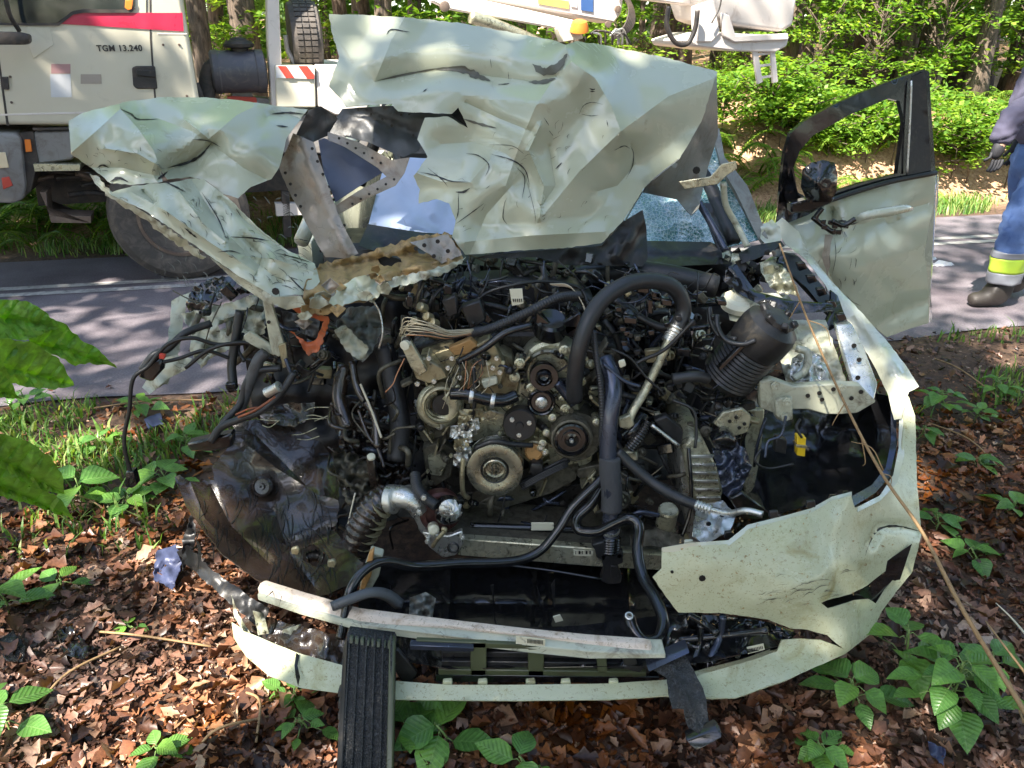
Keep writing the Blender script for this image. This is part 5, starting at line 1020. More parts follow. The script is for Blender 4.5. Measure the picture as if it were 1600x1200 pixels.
lathe('union', P(684, 664, 2.03), (-.6, -.8, -.1), [(.012, -.03), (.018, -.028), (.018, 0), (.012, .001), (.008, -.004)], M['alu2'], car, 12)
# heat-shield crumpled foil left of crank
for i, (px, py) in enumerate([(728, 660), (733, 672), (727, 684), (722, 696), (726, 708), (721, 720), (730, 650), (716, 676), (738, 664), (745, 650)]):
    sheet('foil_wrap', [(px-12, py-10, 1.98), (px+9, py-11, 1.97), (px+12, py+6, 1.98), (px-2, py+12, 1.99), (px-13, py+6, 2.0)], M['alu2' if i % 3 else 'ochre'], car, wob=(.03, 7), step=3.5, seed=i, facet=(.02, 6))
tube('oil_pipe', [(724, 715, 1.98), (722, 745, 1.97), (724, 770, 1.97), (732, 778, 1.98)], 4, M['ochre'], car)
tube('oil_pipe', [(725, 640, 2.0), (730, 665, 1.99), (720, 690, 2.0)], 4, M['wirewhite'], car)
# loose turbocharger core hanging low at left
br([(628, 768), (650, 766), (668, 785), (660, 800), (668, 825), (690, 850), (696, 868), (680, 852), (655, 832), (644, 805), (632, 795)], 1.90, .04, 'alu2', 'turbo_bracket', .006)
lathe('turbo_core', P(690, 803, 1.90), (.25, -1, .15), [(.05, -.06), (.062, -.05), (.064, -.01), (.058, .0), (.048, .002), (.044, -.012)], M['redhouse'], car, 40)
lathe('turbo_ring', P(702, 800, 1.86), (.3, -1, .1), [(.040, -.03), (.042, 0), (.038, .005), (.035, .002), (.034, -.012)], M['gloss'], car, 36)
imp = lathe('impeller', P(704, 800, 1.835), (.35, -1, .1), [(.030, -.02), (.022, -.008), (.010, .008), (.007, .018), (.002, .02)], M['alu2'], car, 24)
for k in range(9):
    a = k*6.283/9; c = P(704, 800, 1.83); ax = Vector((.35, -1, .1)).normalized(); u = ax.orthogonal().normalized(); v = ax.cross(u); e1 = u*math.cos(a)+v*math.sin(a); e2 = u*math.cos(a+.7)+v*math.sin(a+.7)
    V = [c+e1*.006+ax*.014, c+e1*.024+ax*.010, c+e2*.037-ax*.004, c+e2*.034-ax*.014, c+e1*.010-ax*.006]; link('blade', V+[q+e2.cross(ax)*.002 for q in V], [(0, 1, 2, 3, 4), (9, 8, 7, 6, 5)]+[(i, (i+1) % 5, (i+1) % 5+5, i+5) for i in range(5)], M['alu2'], imp, smooth=False)
br([(660, 832), (700, 838), (722, 830), (724, 850), (712, 868), (692, 872), (670, 855)], 1.86, .02, 'alu2', 'turbo_flange'); lathe('flange_hole', P(708, 856, 1.855), AX, [(.016, -.02), (.018, 0), (.014, .003), (.013, -.01), (.002, -.01)], M['wireblack'], car, 20)
lathe('actuator', P(678, 828, 1.85), (.2, -1, .3), [(.012, -.04), (.016, -.03), (.016, 0), (.010, .004)], M['label'], car, 20)
tube('actuator_rod', [(676, 854, 1.84), (684, 842, 1.83), (696, 828, 1.83), (690, 826, 1.83)], 3.5, M['ochre'], car)
for px, py in ((662, 778), (655, 800), (668, 846), (722, 840)): bolt(px, py, 1.85, 4.5, car, M['alu2'])
lathe('pipe_clamp', P(613, 780, 1.90), (.9, -.3, .15), [(.040, -.012), (.043, -.011), (.043, .009), (.040, .012)], M['alu2'], car, 36)
tube('turbo_elbow', [(600, 782, 1.92), (625, 776, 1.90), (645, 784, 1.89), (655, 800, 1.89)], 19, M['alu2'], car, seg=18, taper=lambda t: 1.1-.4*t)
ridged('ribbed_intake_duct', [(604, 778, 1.92), (590, 786, 1.90), (575, 806, 1.88), (562, 832, 1.87), (556, 862, 1.87)], 23, M['liner'], car, 9, .045)
for i in range(7): 
    t = i/6; q = P(596-38*t, 790+66*t, 1.885-.02*t); lathe('wire_ring', q, (.45, -.1, .75) if i > 1 else (.7, -.1, .5), [(.0395, -.0012), (.0405, -.001), (.0405, .001), (.0395, .0012)], M['ochre'], car, 30)
ridged('braided_hose', [(648, 740, 1.94), (652, 762, 1.90), (664, 778, 1.87), (682, 790, 1.85)], 8.5, M['rubber'], car, 3, .05, openend=True)
# top of engine
br([(672, 452), (720, 440), (800, 436), (900, 448), (930, 470), (925, 520), (880, 545), (800, 530), (700, 535), (660, 520), (655, 480)], 2.30, .12, 'heat', 'engine_cover', .01)
br([(960, 470), (1060, 462), (1110, 480), (1112, 560), (1090, 620), (1060, 690), (985, 680), (975, 560)], 2.38, .3, 'plastic', 'intake_manifold', .012)
for i in range(7): br([(972+i*17, 520), (982+i*17, 518), (984+i*16, 600), (974+i*16, 602)], 2.34, .05, 'gloss', 'intake_runner', .004)
for i in range(5): br([(985, 612+i*14), (1060, 606+i*14), (1061, 611+i*14), (986, 617+i*14)], 2.345, .04, 'plastic', 'cooling_rib', .002)
for i, (px, py, r, Y) in enumerate([(755, 440, 20, 2.42), (738, 466, 14, 2.3), (862, 500, 26, 2.12), (700, 488, 12, 2.22), (672, 470, 10, 2.25)]):
    lathe('round_cover', P(px, py, Y), (.1, -.5, 1), [(r*ppm(px, py, Y), -.05), (r*ppm(px, py, Y), 0), (r*.8*ppm(px, py, Y), .006), (r*.5*ppm(px, py, Y), .004)], M['gloss'] if i == 2 else M['plastic'], car, 28)
for a in [((838, 486), (860, 505), (905, 510), (900, 530), (862, 520), (836, 505)), ((878, 505), (905, 488), (915, 505), (885, 525)), ((720, 480), (750, 470), (760, 500), (735, 515)), ((690, 470), (712, 462), (716, 490), (700, 498))]:
    br(list(a), 2.10, .04, er.choice(['plastic', 'gloss']), 'connector', .004)
br([(796, 452), (816, 451), (818, 474), (800, 478)], 2.06, .003, 'label', 'paper_tag', .0005)
for i in range(5): br([(801+i*3.2, 467), (802.5+i*3.2, 466.7), (803.5+i*3.2, 472), (802+i*3.2, 472.3)], 2.058, .001, 'wireblack', 'bar', 0)
# main hoses
tube('coolant_hose', [(898, 625, 1.96), (898, 590, 1.95), (905, 545, 1.95), (920, 500, 1.97), (945, 465, 2.0), (985, 442, 2.04), (1030, 440, 2.08), (1058, 455, 2.1), (1068, 485, 2.1), (1056, 514, 2.08)], 13, M['rubber'], car, seg=18)
ridged('crimp_fitting', [(1058, 508, 2.08), (1050, 524, 2.07), (1044, 534, 2.06)], 11, M['alu2'], car, 5, .1)
tube('coolant_pipe', [(1046, 530, 2.06), (1030, 565, 2.05), (1008, 610, 2.03), (990, 640, 2.0), (978, 668, 1.98)], 7, M['alu'], car, seg=14)
br([(968, 655), (985, 648), (992, 664), (982, 672), (968, 668)], 1.97, .02, 'alu', 'pipe_flange')
tube('radiator_pipe', [(944, 560, 2.02), (956, 590, 1.98), (958, 620, 1.95), (952, 660, 1.93), (950, 715, 1.91), (954, 760, 1.89), (955, 800, 1.88), (953, 860, 1.85)], 13.5, M['steelpipe'], car, seg=20)
tube('foam_sleeve', [(953, 714, 1.908), (953, 740, 1.90), (956, 770, 1.892), (955, 798, 1.882)], 16.5, M['foam'], car, seg=18)
lathe('hose_clamp', P(953, 828, 1.865), (0, -.1, 1), [(.0275, -.004), (.0285, -.004), (.0285, .004), (.0275, .004)], M['alu2'], car, 24)
ridged('hose_collar', [(954, 838, 1.86), (953, 862, 1.85)], 16, M['gloss'], car, 4, .06)
for pl in ([(924, 852), (944, 846), (950, 862), (945, 878), (932, 872), (930, 860)], [(938, 868), (972, 862), (974, 880), (964, 884), (972, 902), (970, 912), (952, 914), (938, 908), (944, 890)], [(962, 866), (974, 864), (974, 872), (964, 874)]): br(pl, 1.83, .03, 'plastic', 'quick_coupling', .003)
br([(955, 884), (966, 886), (966, 902), (955, 904)], 1.82, .03, 'wireblack', 'coupling_slot', .001)
ridged('conduit', [(927, 518, 2.0), (932, 560, 1.97), (938, 600, 1.95), (941, 650, 1.93), (940, 690, 1.92)], 5, M['rubber'], car, 4, .08)
tube('heater_hose', [(964, 705, 1.92), (990, 730, 1.90), (1025, 758, 1.87), (1060, 778, 1.82), (1090, 790, 1.78)], 8.5, M['rubber'], car, seg=14)
ridged('crimp_fitting', [(1086, 788, 1.78), (1112, 797, 1.76)], 8, M['alu2'], car, 5, .1)
tube('silver_pipe', [(1110, 796, 1.76), (1140, 802, 1.72), (1165, 798, 1.69), (1192, 804, 1.67)], 5.5, M['alu2'], car)
tube('thick_cable', [(532, 998, 1.52), (540, 960, 1.55), (548, 922, 1.58), (568, 892, 1.62), (600, 877, 1.66), (650, 884, 1.70), (720, 880, 1.74), (800, 877, 1.78), (842, 862, 1.81), (872, 828, 1.84), (895, 792, 1.87), (930, 758, 1.90), (945, 742, 1.92)], 7.5, M['gloss'], car, seg=14)
tube('oil_hose', [(950, 745, 1.95), (925, 785, 1.92), (902, 808, 1.90), (905, 828, 1.88), (935, 830, 1.86), (965, 816, 1.85), (985, 810, 1.84), (998, 824, 1.82), (996, 860, 1.77), (1004, 900, 1.70), (1024, 935, 1.62), (1036, 970, 1.55), (1028, 998, 1.50), (1006, 1002, 1.49), (990, 985, 1.51), (983, 962, 1.54)], 9, M['gloss'], car, seg=16, openend=True)
lathe('hose_end', P(983, 962, 1.52), (-.05, -.5, 1), [(.010, -.01), (.0105, 0), (.0075, .001), (.007, -.01)], M['alu2'], car, 16)
ridged('wire_loom', [(738, 520, 2.06), (770, 512, 2.05), (820, 490, 2.05), (870, 466, 2.08), (905, 462, 2.12)], 7.5, M['rubber'], car, 3.5, .06)
tube('wire_loom', [(715, 566, 2.02), (755, 545, 2.01), (790, 520, 2.02), (830, 508, 2.04)], 6, M['gloss'], car)
tube('wire_loom', [(740, 508, 2.1), (738, 480, 2.12), (760, 458, 2.14), (800, 446, 2.15), (850, 440, 2.18), (905, 450, 2.2), (920, 480, 2.16)], 2.5, M['wireblack'], car)
tube('wire_loom', [(740, 575, 2.0), (742, 620, 1.98), (738, 650, 1.98), (728, 672, 1.98)], 3.2, M['wireblack'], car)
for i in range(16):
    o = er.uniform(-14, 14); q = er.uniform(-9, 9)
    tube('bare_wire', [(627+er.uniform(-4, 6), 530+er.uniform(-18, 0), 2.04), (640+q, 510+o, 2.02), (672+q, 514+o*.8, 2.02), (700+q, 522+o*.5, 2.03), (740, 518+o*.3, 2.05)], .7, M[er.choice(['wirewhite', 'wirewhite', 'wirecopper', 'wireblack'])], car, 5, 4)
for i in range(12):
    o = er.uniform(-4, 4); tube('bare_wire', [(862+o, 445+o*.5, 2.14), (890+o, 448+o, 2.12), (908+o*.6, 470+o, 2.1), (917+o*.5, 492, 2.08)], .8, M[er.choice(['wirewhite', 'wirewhite', 'steelpipe', 'wirecopper'])], car, 5, 4)
for i in range(16):
    a = er.uniform(700, 760); b = er.uniform(535, 590); tube('bare_wire', [(a, b, 2.0), (a+er.uniform(-20, 10), b+er.uniform(10, 40), 1.98), (a+er.uniform(-30, 0), b+er.uniform(30, 70), 1.99)], .7, M[er.choice(['wirecopper', 'wirewhite', 'wireblack'])], car, 4, 4)
tube('copper_wire', [(632, 560, 2.0), (620, 585, 1.98), (614, 600, 1.97), (602, 613, 1.96)], 1, M['wirecopper'], car, 4, 5)
# right side hoses over the manifold
for pts, r, mm, nm in [([(900, 432, 2.5), (980, 424, 2.5), (1040, 430, 2.48), (1120, 448, 2.45)], 18, 'plastic', 'air_duct'), ([(960, 468, 2.2), (990, 490, 2.18), (1030, 510, 2.16), (1060, 512, 2.15)], 6, 'rubber', 'hose'), ([(1000, 452, 2.2), (1030, 468, 2.18), (1050, 476, 2.16), (1090, 474, 2.2), (1130, 470, 2.24)], 7, 'gloss', 'hose'),
        ([(1108, 480, 2.1), (1112, 505, 2.08), (1125, 525, 2.06), (1150, 530, 2.02)], 4, 'rubber', 'vacuum_hose'), ([(960, 490, 2.22), (1000, 508, 2.2), (1050, 516, 2.2), (1108, 510, 2.2)], 4, 'gloss', 'hose'), ([(940, 470, 2.24), (980, 476, 2.22), (1005, 500, 2.2), (1040, 520, 2.18)], 4, 'rubber', 'hose'),
        ([(942, 568, 1.98), (975, 595, 1.96), (1000, 604, 1.96)], 3, 'steelpipe', 'cable'), ([(955, 545, 2.0), (985, 560, 1.99), (1010, 590, 1.98), (1035, 612, 1.98)], 2, 'wireblack', 'cable'), ([(1085, 500, 2.0), (1040, 545, 2.0), (1005, 562, 2.0), (992, 570, 2.0)], 3, 'wireblack', 'cable'),
        ([(1050, 592, 2.02), (1085, 588, 2.02), (1105, 592, 2.04)], 9, 'rubber', 'hose'), ([(1050, 625, 2.0), (1082, 640, 1.98), (1088, 670, 1.96), (1086, 700, 1.94)], 2.6, 'wireblack', 'cable'), ([(975, 682, 2.0), (990, 670, 2.0), (1005, 650, 2.04)], 10, 'gloss', 'joint_boot'),
        ([(1030, 805, 1.88), (1000, 800, 1.88), (985, 808, 1.88), (965, 822, 1.87)], 4, 'steelpipe', 'pipe'), ([(735, 822, 1.98), (800, 824, 1.98), (900, 828, 1.98), (935, 830, 1.98)], 6, 'gloss', 'steering_rack'), ([(1190, 700, 1.92), (1180, 720, 1.9), (1200, 732, 1.9), (1240, 725, 1.9)], 2, 'wireblack', 'cable'), ([(1250, 655, 1.95), (1244, 668, 1.93), (1253, 684, 1.92)], 2.2, 'wireblack', 'cable'), ([(1228, 650, 1.95), (1220, 680, 1.93), (1200, 690, 1.92), (1195, 715, 1.9)], 2.2, 'steelpipe', 'cable'),
        ([(1065, 840, 1.9), (1078, 800, 1.92), (1080, 760, 1.94), (1076, 700, 1.98)], 3, 'gloss', 'cable'), ([(720, 875, 1.82), (850, 890, 1.80), (940, 905, 1.78)], 2, 'gloss', 'cable'), ([(560, 640, 2.1), (575, 680, 2.06), (590, 700, 2.04), (600, 730, 2.0)], 3, 'liner', 'cable'),
        ([(563, 600, 2.06), (580, 640, 2.04), (596, 684, 2.0)], 1.8, 'pale', 'dipstick'), ([(555, 770, 1.9), (548, 800, 1.88), (540, 838, 1.86)], 1.2, 'pale', 'wire')]:
    tube(nm, pts, r, M[mm], car)
ridged('spring_boot', [(984, 700, 1.98), (1000, 680, 1.98), (1012, 660, 2.0)], 10, M['gloss'], car, 4, .12)
prism('steering_label', [(830, 817), (865, 817), (866, 829), (830, 829)], 1.955, .004, M['label'], car, .001)
# connectors chain on right (top)
for px, py, w_, h_ in ((1005, 452, 20, 12), (1025, 462, 16, 14), (1042, 472, 18, 12), (1016, 478, 10, 24), (985, 500, 22, 12), (1128, 472, 16, 10), (1068, 550, 22, 14), (1040, 552, 12, 8), (700, 452, 14, 16), (640, 470, 12, 20)):
    br([(px-w_/2, py-h_/2), (px+w_/2, py-h_/2+3), (px+w_/2, py+h_/2+2), (px-w_/2, py+h_/2)], er.uniform(2.08, 2.15), .03, 'gloss', 'connector', .004)
br([(1008, 548), (1034, 545), (1036, 566), (1010, 568)], 2.12, .02, 'ochre', 'sensor_plate'); br([(966, 565), (976, 562), (979, 572), (969, 576)], 1.96, .01, 'label', 'clip')
for i in range(4): lathe('brass_union', P(650+i*9, 500-er.uniform(-6, 22), 2.14), (-.5, -.7, .5), [(.010, -.02), (.014, -.016), (.014, .01), (.009, .014)], M['ochre'], car, 12)
# canister (black expansion reservoir / filter)
ca, cb = P(1135, 590, 2.12), P(1205, 510, 2.06); cd = (cb-ca).normalized(); s = ppm(1170, 550, 2.08)
can = lathe('filter_canister', ca, cd, [(38*s, -.01)]+[(s*(41+(i % 2)*2.5), .002+i*.0065) for i in range(22)]+[(44*s, .15), (42*s, .155)], M['plastic'], car, 48)
ln_ = (cb-ca).length
lathe('canister_top', ca+cd*.15, cd, [(44*s, -.002), (45*s, .01), (45*s, .05), (42*s, .075), (30*s, .09), (27*s, .092), (26*s, .105), (10*s, .11)], M['plastic'], can, 48)
for i in range(6): 
    a = i*1.047; u = cd.orthogonal().normalized(); v = cd.cross(u); box('cap_rib', ca+cd*.25+(u*math.cos(a)+v*math.sin(a))*.045, (.02, .02, .035), M['plastic'], can, (0, .7, a), .004)
prism('canister_seam', [(1122, 575), (1180, 518), (1184, 522), (1126, 580)], 2.015, .02, M['gloss'], can, .002)
tube('canister_hose', [(1120, 492, 2.06), (1122, 512, 2.04), (1135, 532, 2.02), (1160, 538, 2.0), (1180, 532, 2.0)], 4, M['rubber'], car)
# strut tower and right inner structure
sheet('strut_tower', [(1135, 470, 2.5), (1170, 456, 2.52), (1215, 458, 2.52), (1240, 480, 2.48), (1230, 510, 2.42), (1180, 510, 2.4), (1140, 500, 2.42)], M['inner'], car, wob=(.02, 25))
lathe('strut_top', P(1155, 470, 2.46), (0, -.3, 1), [(.06, -.02), (.062, 0), (.05, .012), (.03, .014), (.02, .024), (.004, .024)], M['label'], car, 30)
lathe('strut_washer', P(1103, 438, 2.55), (0, -.3, 1), [(.035, -.01), (.035, .01), (.02, .014)], M['label'], car, 30)
sheet('inner_wing', [(1230, 500, 2.4), (1290, 500, 2.4), (1310, 560, 2.3), (1330, 620, 2.2), (1290, 625, 2.2), (1230, 600, 2.24), (1215, 550, 2.3)], M['inner'], car, wob=(.04, 18), step=6, ragged=1, facet=(.04, 16), seed=3)
sheet('inner_wing', [(1238, 560, 2.2), (1262, 545, 2.22), (1290, 560, 2.2), (1296, 600, 2.14), (1250, 606, 2.14), (1234, 590, 2.16)], M['alu2'], car, wob=(.04, 14), step=5, ragged=1, seed=31)
tube('torn_tube', [(1244, 544, 2.18), (1262, 552, 2.16), (1258, 578, 2.14), (1240, 592, 2.13)], 6, M['inner'], car)
prism('headlight_bracket', [(1188, 598), (1206, 592), (1240, 604), (1300, 600), (1345, 602), (1370, 628), (1340, 646), (1312, 648), (1290, 648), (1262, 640), (1236, 640), (1228, 660), (1214, 656), (1210, 646), (1187, 638)], 2.04, .03, M['inner'], car, .004)
prism('bracket_tab', [(1212, 625), (1238, 620), (1240, 656), (1222, 660), (1212, 650)], 2.02, .012, M['inner'], car, .004)
for px, py, r in ((1230, 628, 8), (1227, 652, 7), (1212, 603, 8), (1316, 606, 7)): bolt(px, py, 2.012, r, car, M['inner'])
dots('mounting_hole', [(1302, 608, 2.035), (1280, 614, 2.035), (1262, 618, 2.035), (1284, 624, 2.035), (1330, 622, 2.035), (1345, 612, 2.035)], 3.6, M['wireblack'], car)
prism('yellow_connector', [(1246, 682), (1260, 684), (1258, 714), (1245, 712)], 1.93, .025, M['yellow'], car, .002); prism('connector_band', [(1244, 695), (1261, 697), (1261, 701), (1244, 699)], 1.925, .03, M['ochre'], car, .001)
prism('grey_connector', [(1214, 684), (1230, 688), (1228, 710), (1210, 706)], 1.95, .025, M['plastic'], car, .002)
# front end metal: rail box, latch plate
prism('rail_end', [(1066, 700), (1082, 684), (1100, 690), (1120, 730), (1130, 770), (1124, 788), (1085, 790), (1074, 750)], 1.98, .30, M['alu'], car, .006)
for i in range(6): prism('rail_rib', [(1078+i*2, 712+i*13), (1116+i*2, 712+i*13), (1117+i*2, 716+i*13), (1079+i*2, 716+i*13)], 1.972, .01, M['alu2'], car, .001)
prism('rail_side', [(1062, 715), (1072, 700), (1080, 780), (1092, 850), (1076, 850), (1066, 790)], 2.0, .25, M['alu2'], car, .004)
prism('latch_plate', [(1115, 662), (1130, 645), (1160, 638), (1174, 650), (1170, 675), (1150, 682), (1128, 672)], 1.98, .015, M['alu'], car, .003); dots('mounting_hole', [(1140, 658, 1.975), (1155, 668, 1.975), (1150, 652, 1.975), (1163, 662, 1.975)], 3, M['wireblack'], car)
sheet('crumpled_bracket', [(1112, 700, 1.95), (1140, 690, 1.94), (1165, 700, 1.94), (1175, 730, 1.9), (1160, 760, 1.88), (1150, 790, 1.85), (1130, 770, 1.88), (1120, 730, 1.92)], M['steelpipe'], car, wob=(.04, 16), step=5, facet=(.04, 14), seed=22)
prism('motor', [(1110, 690), (1140, 675), (1155, 690), (1150, 706), (1120, 708)], 1.93, .06, M['gloss'], car, .014, 2)
sheet('crumpled_bracket', [(1090, 790, 1.84), (1130, 782, 1.84), (1150, 806, 1.78), (1140, 830, 1.72), (1100, 850, 1.68), (1082, 838, 1.7), (1084, 810, 1.78)], M['alu2'], car, wob=(.02, 20), step=6, ragged=1, seed=2, facet=(.02, 15)); dots('mounting_hole', [(1107, 818, 1.72), (1128, 804, 1.74)], 4, M['wireblack'], car)
prism('lower_arm', [(1140, 780), (1160, 770), (1208, 806), (1200, 812), (1160, 812)], 1.8, .02, M['gloss'], car, .003)
prism('side_member', [(1160, 640), (1195, 640), (1190, 700), (1180, 760), (1166, 780), (1158, 730), (1160, 680)], 2.15, .02, M['alu'], car, .004)
prism('module', [(1022, 658), (1042, 650), (1068, 672), (1066, 696), (1052, 692)], 1.98, .03, M['plastic'], car, .004); tube('module_edge', [(1018, 664, 1.97), (1060, 696, 1.96)], 3, M['alu2'], car)
# lower cross member with tag
prism('cross_member', [(700, 838), (760, 840), (935, 852), (1040, 860), (1040, 872), (935, 866), (760, 856), (700, 852)], 1.92, .2, M['iron'], car, .004)
prism('cross_member', [(715, 842), (935, 858), (1040, 868), (1040, 892), (935, 886), (715, 868)], 1.895, .03, M['alu'], car, .003)
cross_tag = prism('tag_label', [(896, 859), (927, 861), (926, 869), (896, 868)], 1.89, .003, M['label'], car, 0)
for x_, w2 in ((899, 1), (904, 3), (909, 1.5), (915, 3), (921, 2)): prism('tag_mark', [(x_, 861), (x_+w2, 861.2), (x_+w2, 866), (x_, 866)], 1.887, .001, M['wireblack'], car, 0)
prism('tag_label', [(846, 857), (860, 858), (859, 865), (846, 864)], 1.89, .003, M['ochre'], car, 0)
lathe('cv_joint', P(970, 782, 1.96), AX, [(.030, -.06), (.032, 0), (.026, .004), (.018, -.002), (.014, .006), (.004, .006)], M['iron'], car, 24)
for k in range(6): bolt(970+7*math.cos(k*1.047), 782+7*math.sin(k*1.047), 1.95, 1.8, car, M['alu'])
lathe('rubber_mount', P(1043, 804, 1.92), (0, -.3, 1), [(.026, -.05), (.030, -.045), (.030, .02), (.026, .026)], M['alu'], car, 28)
sheet('lower_frame', [(985, 836, 1.9), (1030, 822, 1.92), (1070, 840, 1.88), (1068, 860, 1.84), (1020, 852, 1.86), (985, 856, 1.88)], M['iron'], car, wob=(.02, 20), step=6)
# left side: ripped front wing and harness
sheet('wing_remains', [(268, 470, 2.45), (282, 462, 2.45), (300, 455, 2.46), (290, 480, 2.42), (284, 520, 2.36), (278, 560, 2.3), (262, 600, 2.22), (236, 608, 2.18), (232, 612, 2.18), (246, 580, 2.22), (262, 540, 2.3), (266, 500, 2.4)], M['inner'], car, wob=(.02, 30), ragged=1.5, step=6)
sheet('wing_remains', [(282, 490, 2.36), (330, 480, 2.36), (372, 470, 2.34), (400, 458, 2.32), (420, 468, 2.3), (414, 520, 2.24), (396, 530, 2.22), (360, 545, 2.22), (330, 560, 2.2), (314, 576, 2.2), (296, 545, 2.26), (300, 520, 2.3)], M['inner'], car, wob=(.05, 22), ragged=2, step=5, seed=5, facet=(.05, 18), holes=[[(300, 500), (318, 498), (320, 512), (304, 516)], [(340, 508), (352, 504), (354, 512), (344, 516)]])
sheet('wing_remains', [(300, 450, 2.42), (330, 435, 2.44), (364, 430, 2.44), (372, 440, 2.42), (350, 462, 2.38), (318, 484, 2.36), (296, 488, 2.38), (290, 476, 2.4)], M['gloss'], car, wob=(.03, 20), ragged=2, step=5)
sheet('wing_remains', [(322, 494, 2.32), (360, 474, 2.3), (392, 462, 2.28), (418, 458, 2.28), (420, 464, 2.28), (390, 480, 2.26), (350, 500, 2.28)], M['inner'], car, wob=(.02, 14), ragged=1.2, step=5)
sheet('wing_remains', [(222, 605, 2.16), (250, 560, 2.2), (275, 555, 2.2), (300, 560, 2.2), (290, 578, 2.18), (262, 592, 2.16), (234, 616, 2.14)], M['inner'], car, wob=(.02, 20), step=5)
for k, (pl, Y, mm) in enumerate([([(410, 470), (422, 466), (446, 545), (436, 558), (424, 552)], 2.06, 'inner'), ([(380, 525), (390, 518), (432, 545), (428, 556), (384, 535)], 2.08, 'inner'), ([(434, 540), (446, 536), (450, 572), (442, 576)], 2.05, 'ochre')]): prism('rail_strip', pl, Y, .012, M[mm], car, .002)
dots('mounting_hole', [(420, 503, 2.055)], 3, M['wireblack'], car)
sheet('crash_box', [(440, 470, 2.08), (470, 482, 2.04), (512, 494, 2.0), (514, 505, 2.0), (498, 548, 2.02), (482, 556, 2.02), (460, 520, 2.06), (452, 518, 2.06), (480, 535, 2.04), (494, 530, 2.04), (506, 502, 2.02), (470, 492, 2.06)], M['orange'], car, wob=(.02, 14), ragged=1.5, step=4)
sheet('crash_box', [(440, 485, 2.16), (500, 498, 2.12), (496, 530, 2.12), (470, 520, 2.14), (446, 520, 2.16)], M['darkpanel'], car, wob=(.04, 14), step=5)
sheet('ripped_panel', [(525, 505, 2.2), (545, 480, 2.24), (590, 478, 2.26), (598, 510, 2.22), (584, 545, 2.16), (566, 566, 2.14), (552, 560, 2.14), (535, 530, 2.18)], M['primer'], car, wob=(.05, 16), ragged=2, step=5, facet=(.05, 14), seed=6)
sheet('ripped_panel', [(522, 516, 2.14), (540, 508, 2.14), (560, 530, 2.12), (576, 545, 2.1), (566, 562, 2.1), (550, 556, 2.1), (532, 536, 2.12)], M['inner'], car, wob=(.03, 12), ragged=2, step=5)
tube('steel_wire', [(583, 470, 2.1), (594, 490, 2.1), (598, 520, 2.08), (592, 545, 2.08)], 1.6, M['alu2'], car)
lathe('white_socket', P(632, 540, 2.0), (-.3, -1, 0), [(.012, -.02), (.014, 0), (.010, .001)], M['label'], car, 16)
har = [([(402, 535, 2.1), (340, 538, 2.08), (300, 528, 2.06), (262, 538, 2.04), (232, 572, 2.02), (208, 592, 2.0), (202, 640, 1.98), (194, 690, 1.96), (204, 740, 1.95)], 3.2, 'wireblack'), ([(330, 505, 2.14), (290, 520, 2.1), (262, 545, 2.07), (240, 555, 2.05), (222, 578, 2.04)], 6, 'rubber'), ([(360, 560, 2.1), (320, 548, 2.08), (280, 560, 2.06), (245, 568, 2.04)], 3, 'wireblack'), ([(420, 548, 2.1), (380, 535, 2.08), (330, 545, 2.06), (290, 575, 2.05)], 3, 'wireblack'),
       ([(375, 485, 2.14), (368, 530, 2.12), (362, 570, 2.1), (364, 600, 2.08), (360, 605, 2.08)], 7, 'rubber'), ([(440, 575, 2.06), (400, 580, 2.05), (384, 600, 2.04), (376, 630, 2.03), (350, 660, 2.0), (332, 688, 1.98)], 5.5, 'rubber'), ([(460, 582, 2.02), (440, 612, 2.0), (410, 640, 1.98), (375, 655, 1.98), (345, 668, 1.98), (330, 690, 1.97)], 6, 'rubber'), ([(415, 550, 2.06), (400, 570, 2.05), (372, 650, 2.04)], 9, 'darkpanel'),
       ([(380, 520, 2.14), (372, 545, 2.12), (382, 565, 2.1)], 3, 'wireblack'), ([(430, 620, 1.985), (400, 640, 1.97), (372, 652, 1.965)], 2, 'orange'), ([(418, 636, 1.98), (392, 638, 1.97), (368, 648, 1.965)], 1.4, 'orange'), ([(446, 560, 2.04), (455, 585, 2.03), (462, 596, 2.02)], 3, 'steelpipe'), ([(550, 565, 2.16), (560, 610, 2.12), (585, 650, 2.06), (590, 700, 2.0)], 6, 'liner'), ([(540, 570, 2.2), (530, 620, 2.16), (545, 670, 2.1)], 12, 'liner'), ([(600, 540, 2.2), (615, 600, 2.16), (625, 660, 2.1), (620, 720, 2.05)], 16, 'heat')]
for pts, r, mm in har: tube('harness', pts, r, M[mm], car)
prism('hanging_plug', [(195, 738), (208, 736), (214, 758), (206, 764), (194, 762)], 1.94, .03, M['gloss'], car, .006, 2)
prism('plug', [(222, 570), (250, 560), (254, 578), (236, 598), (214, 590)], 2.03, .03, M['gloss'], car, .006); prism('plug', [(290, 694), (340, 682), (362, 678), (362, 700), (330, 706), (296, 706)], 1.98, .04, M['gloss'], car, .006); prism('plug', [(350, 600), (368, 598), (370, 610), (354, 612)], 2.06, .02, M['gloss'], car, .004); prism('red_lever', [(249, 553), (258, 555), (256, 562), (248, 560)], 2.02, .01, M['red'], car, .001)
lathe('silver_terminal', P(428, 608, 1.99), (1, -.2, .6), [(.012, -.03), (.016, -.028), (.014, 0), (.016, .02), (.010, .022)], M['alu2'], car, 14)
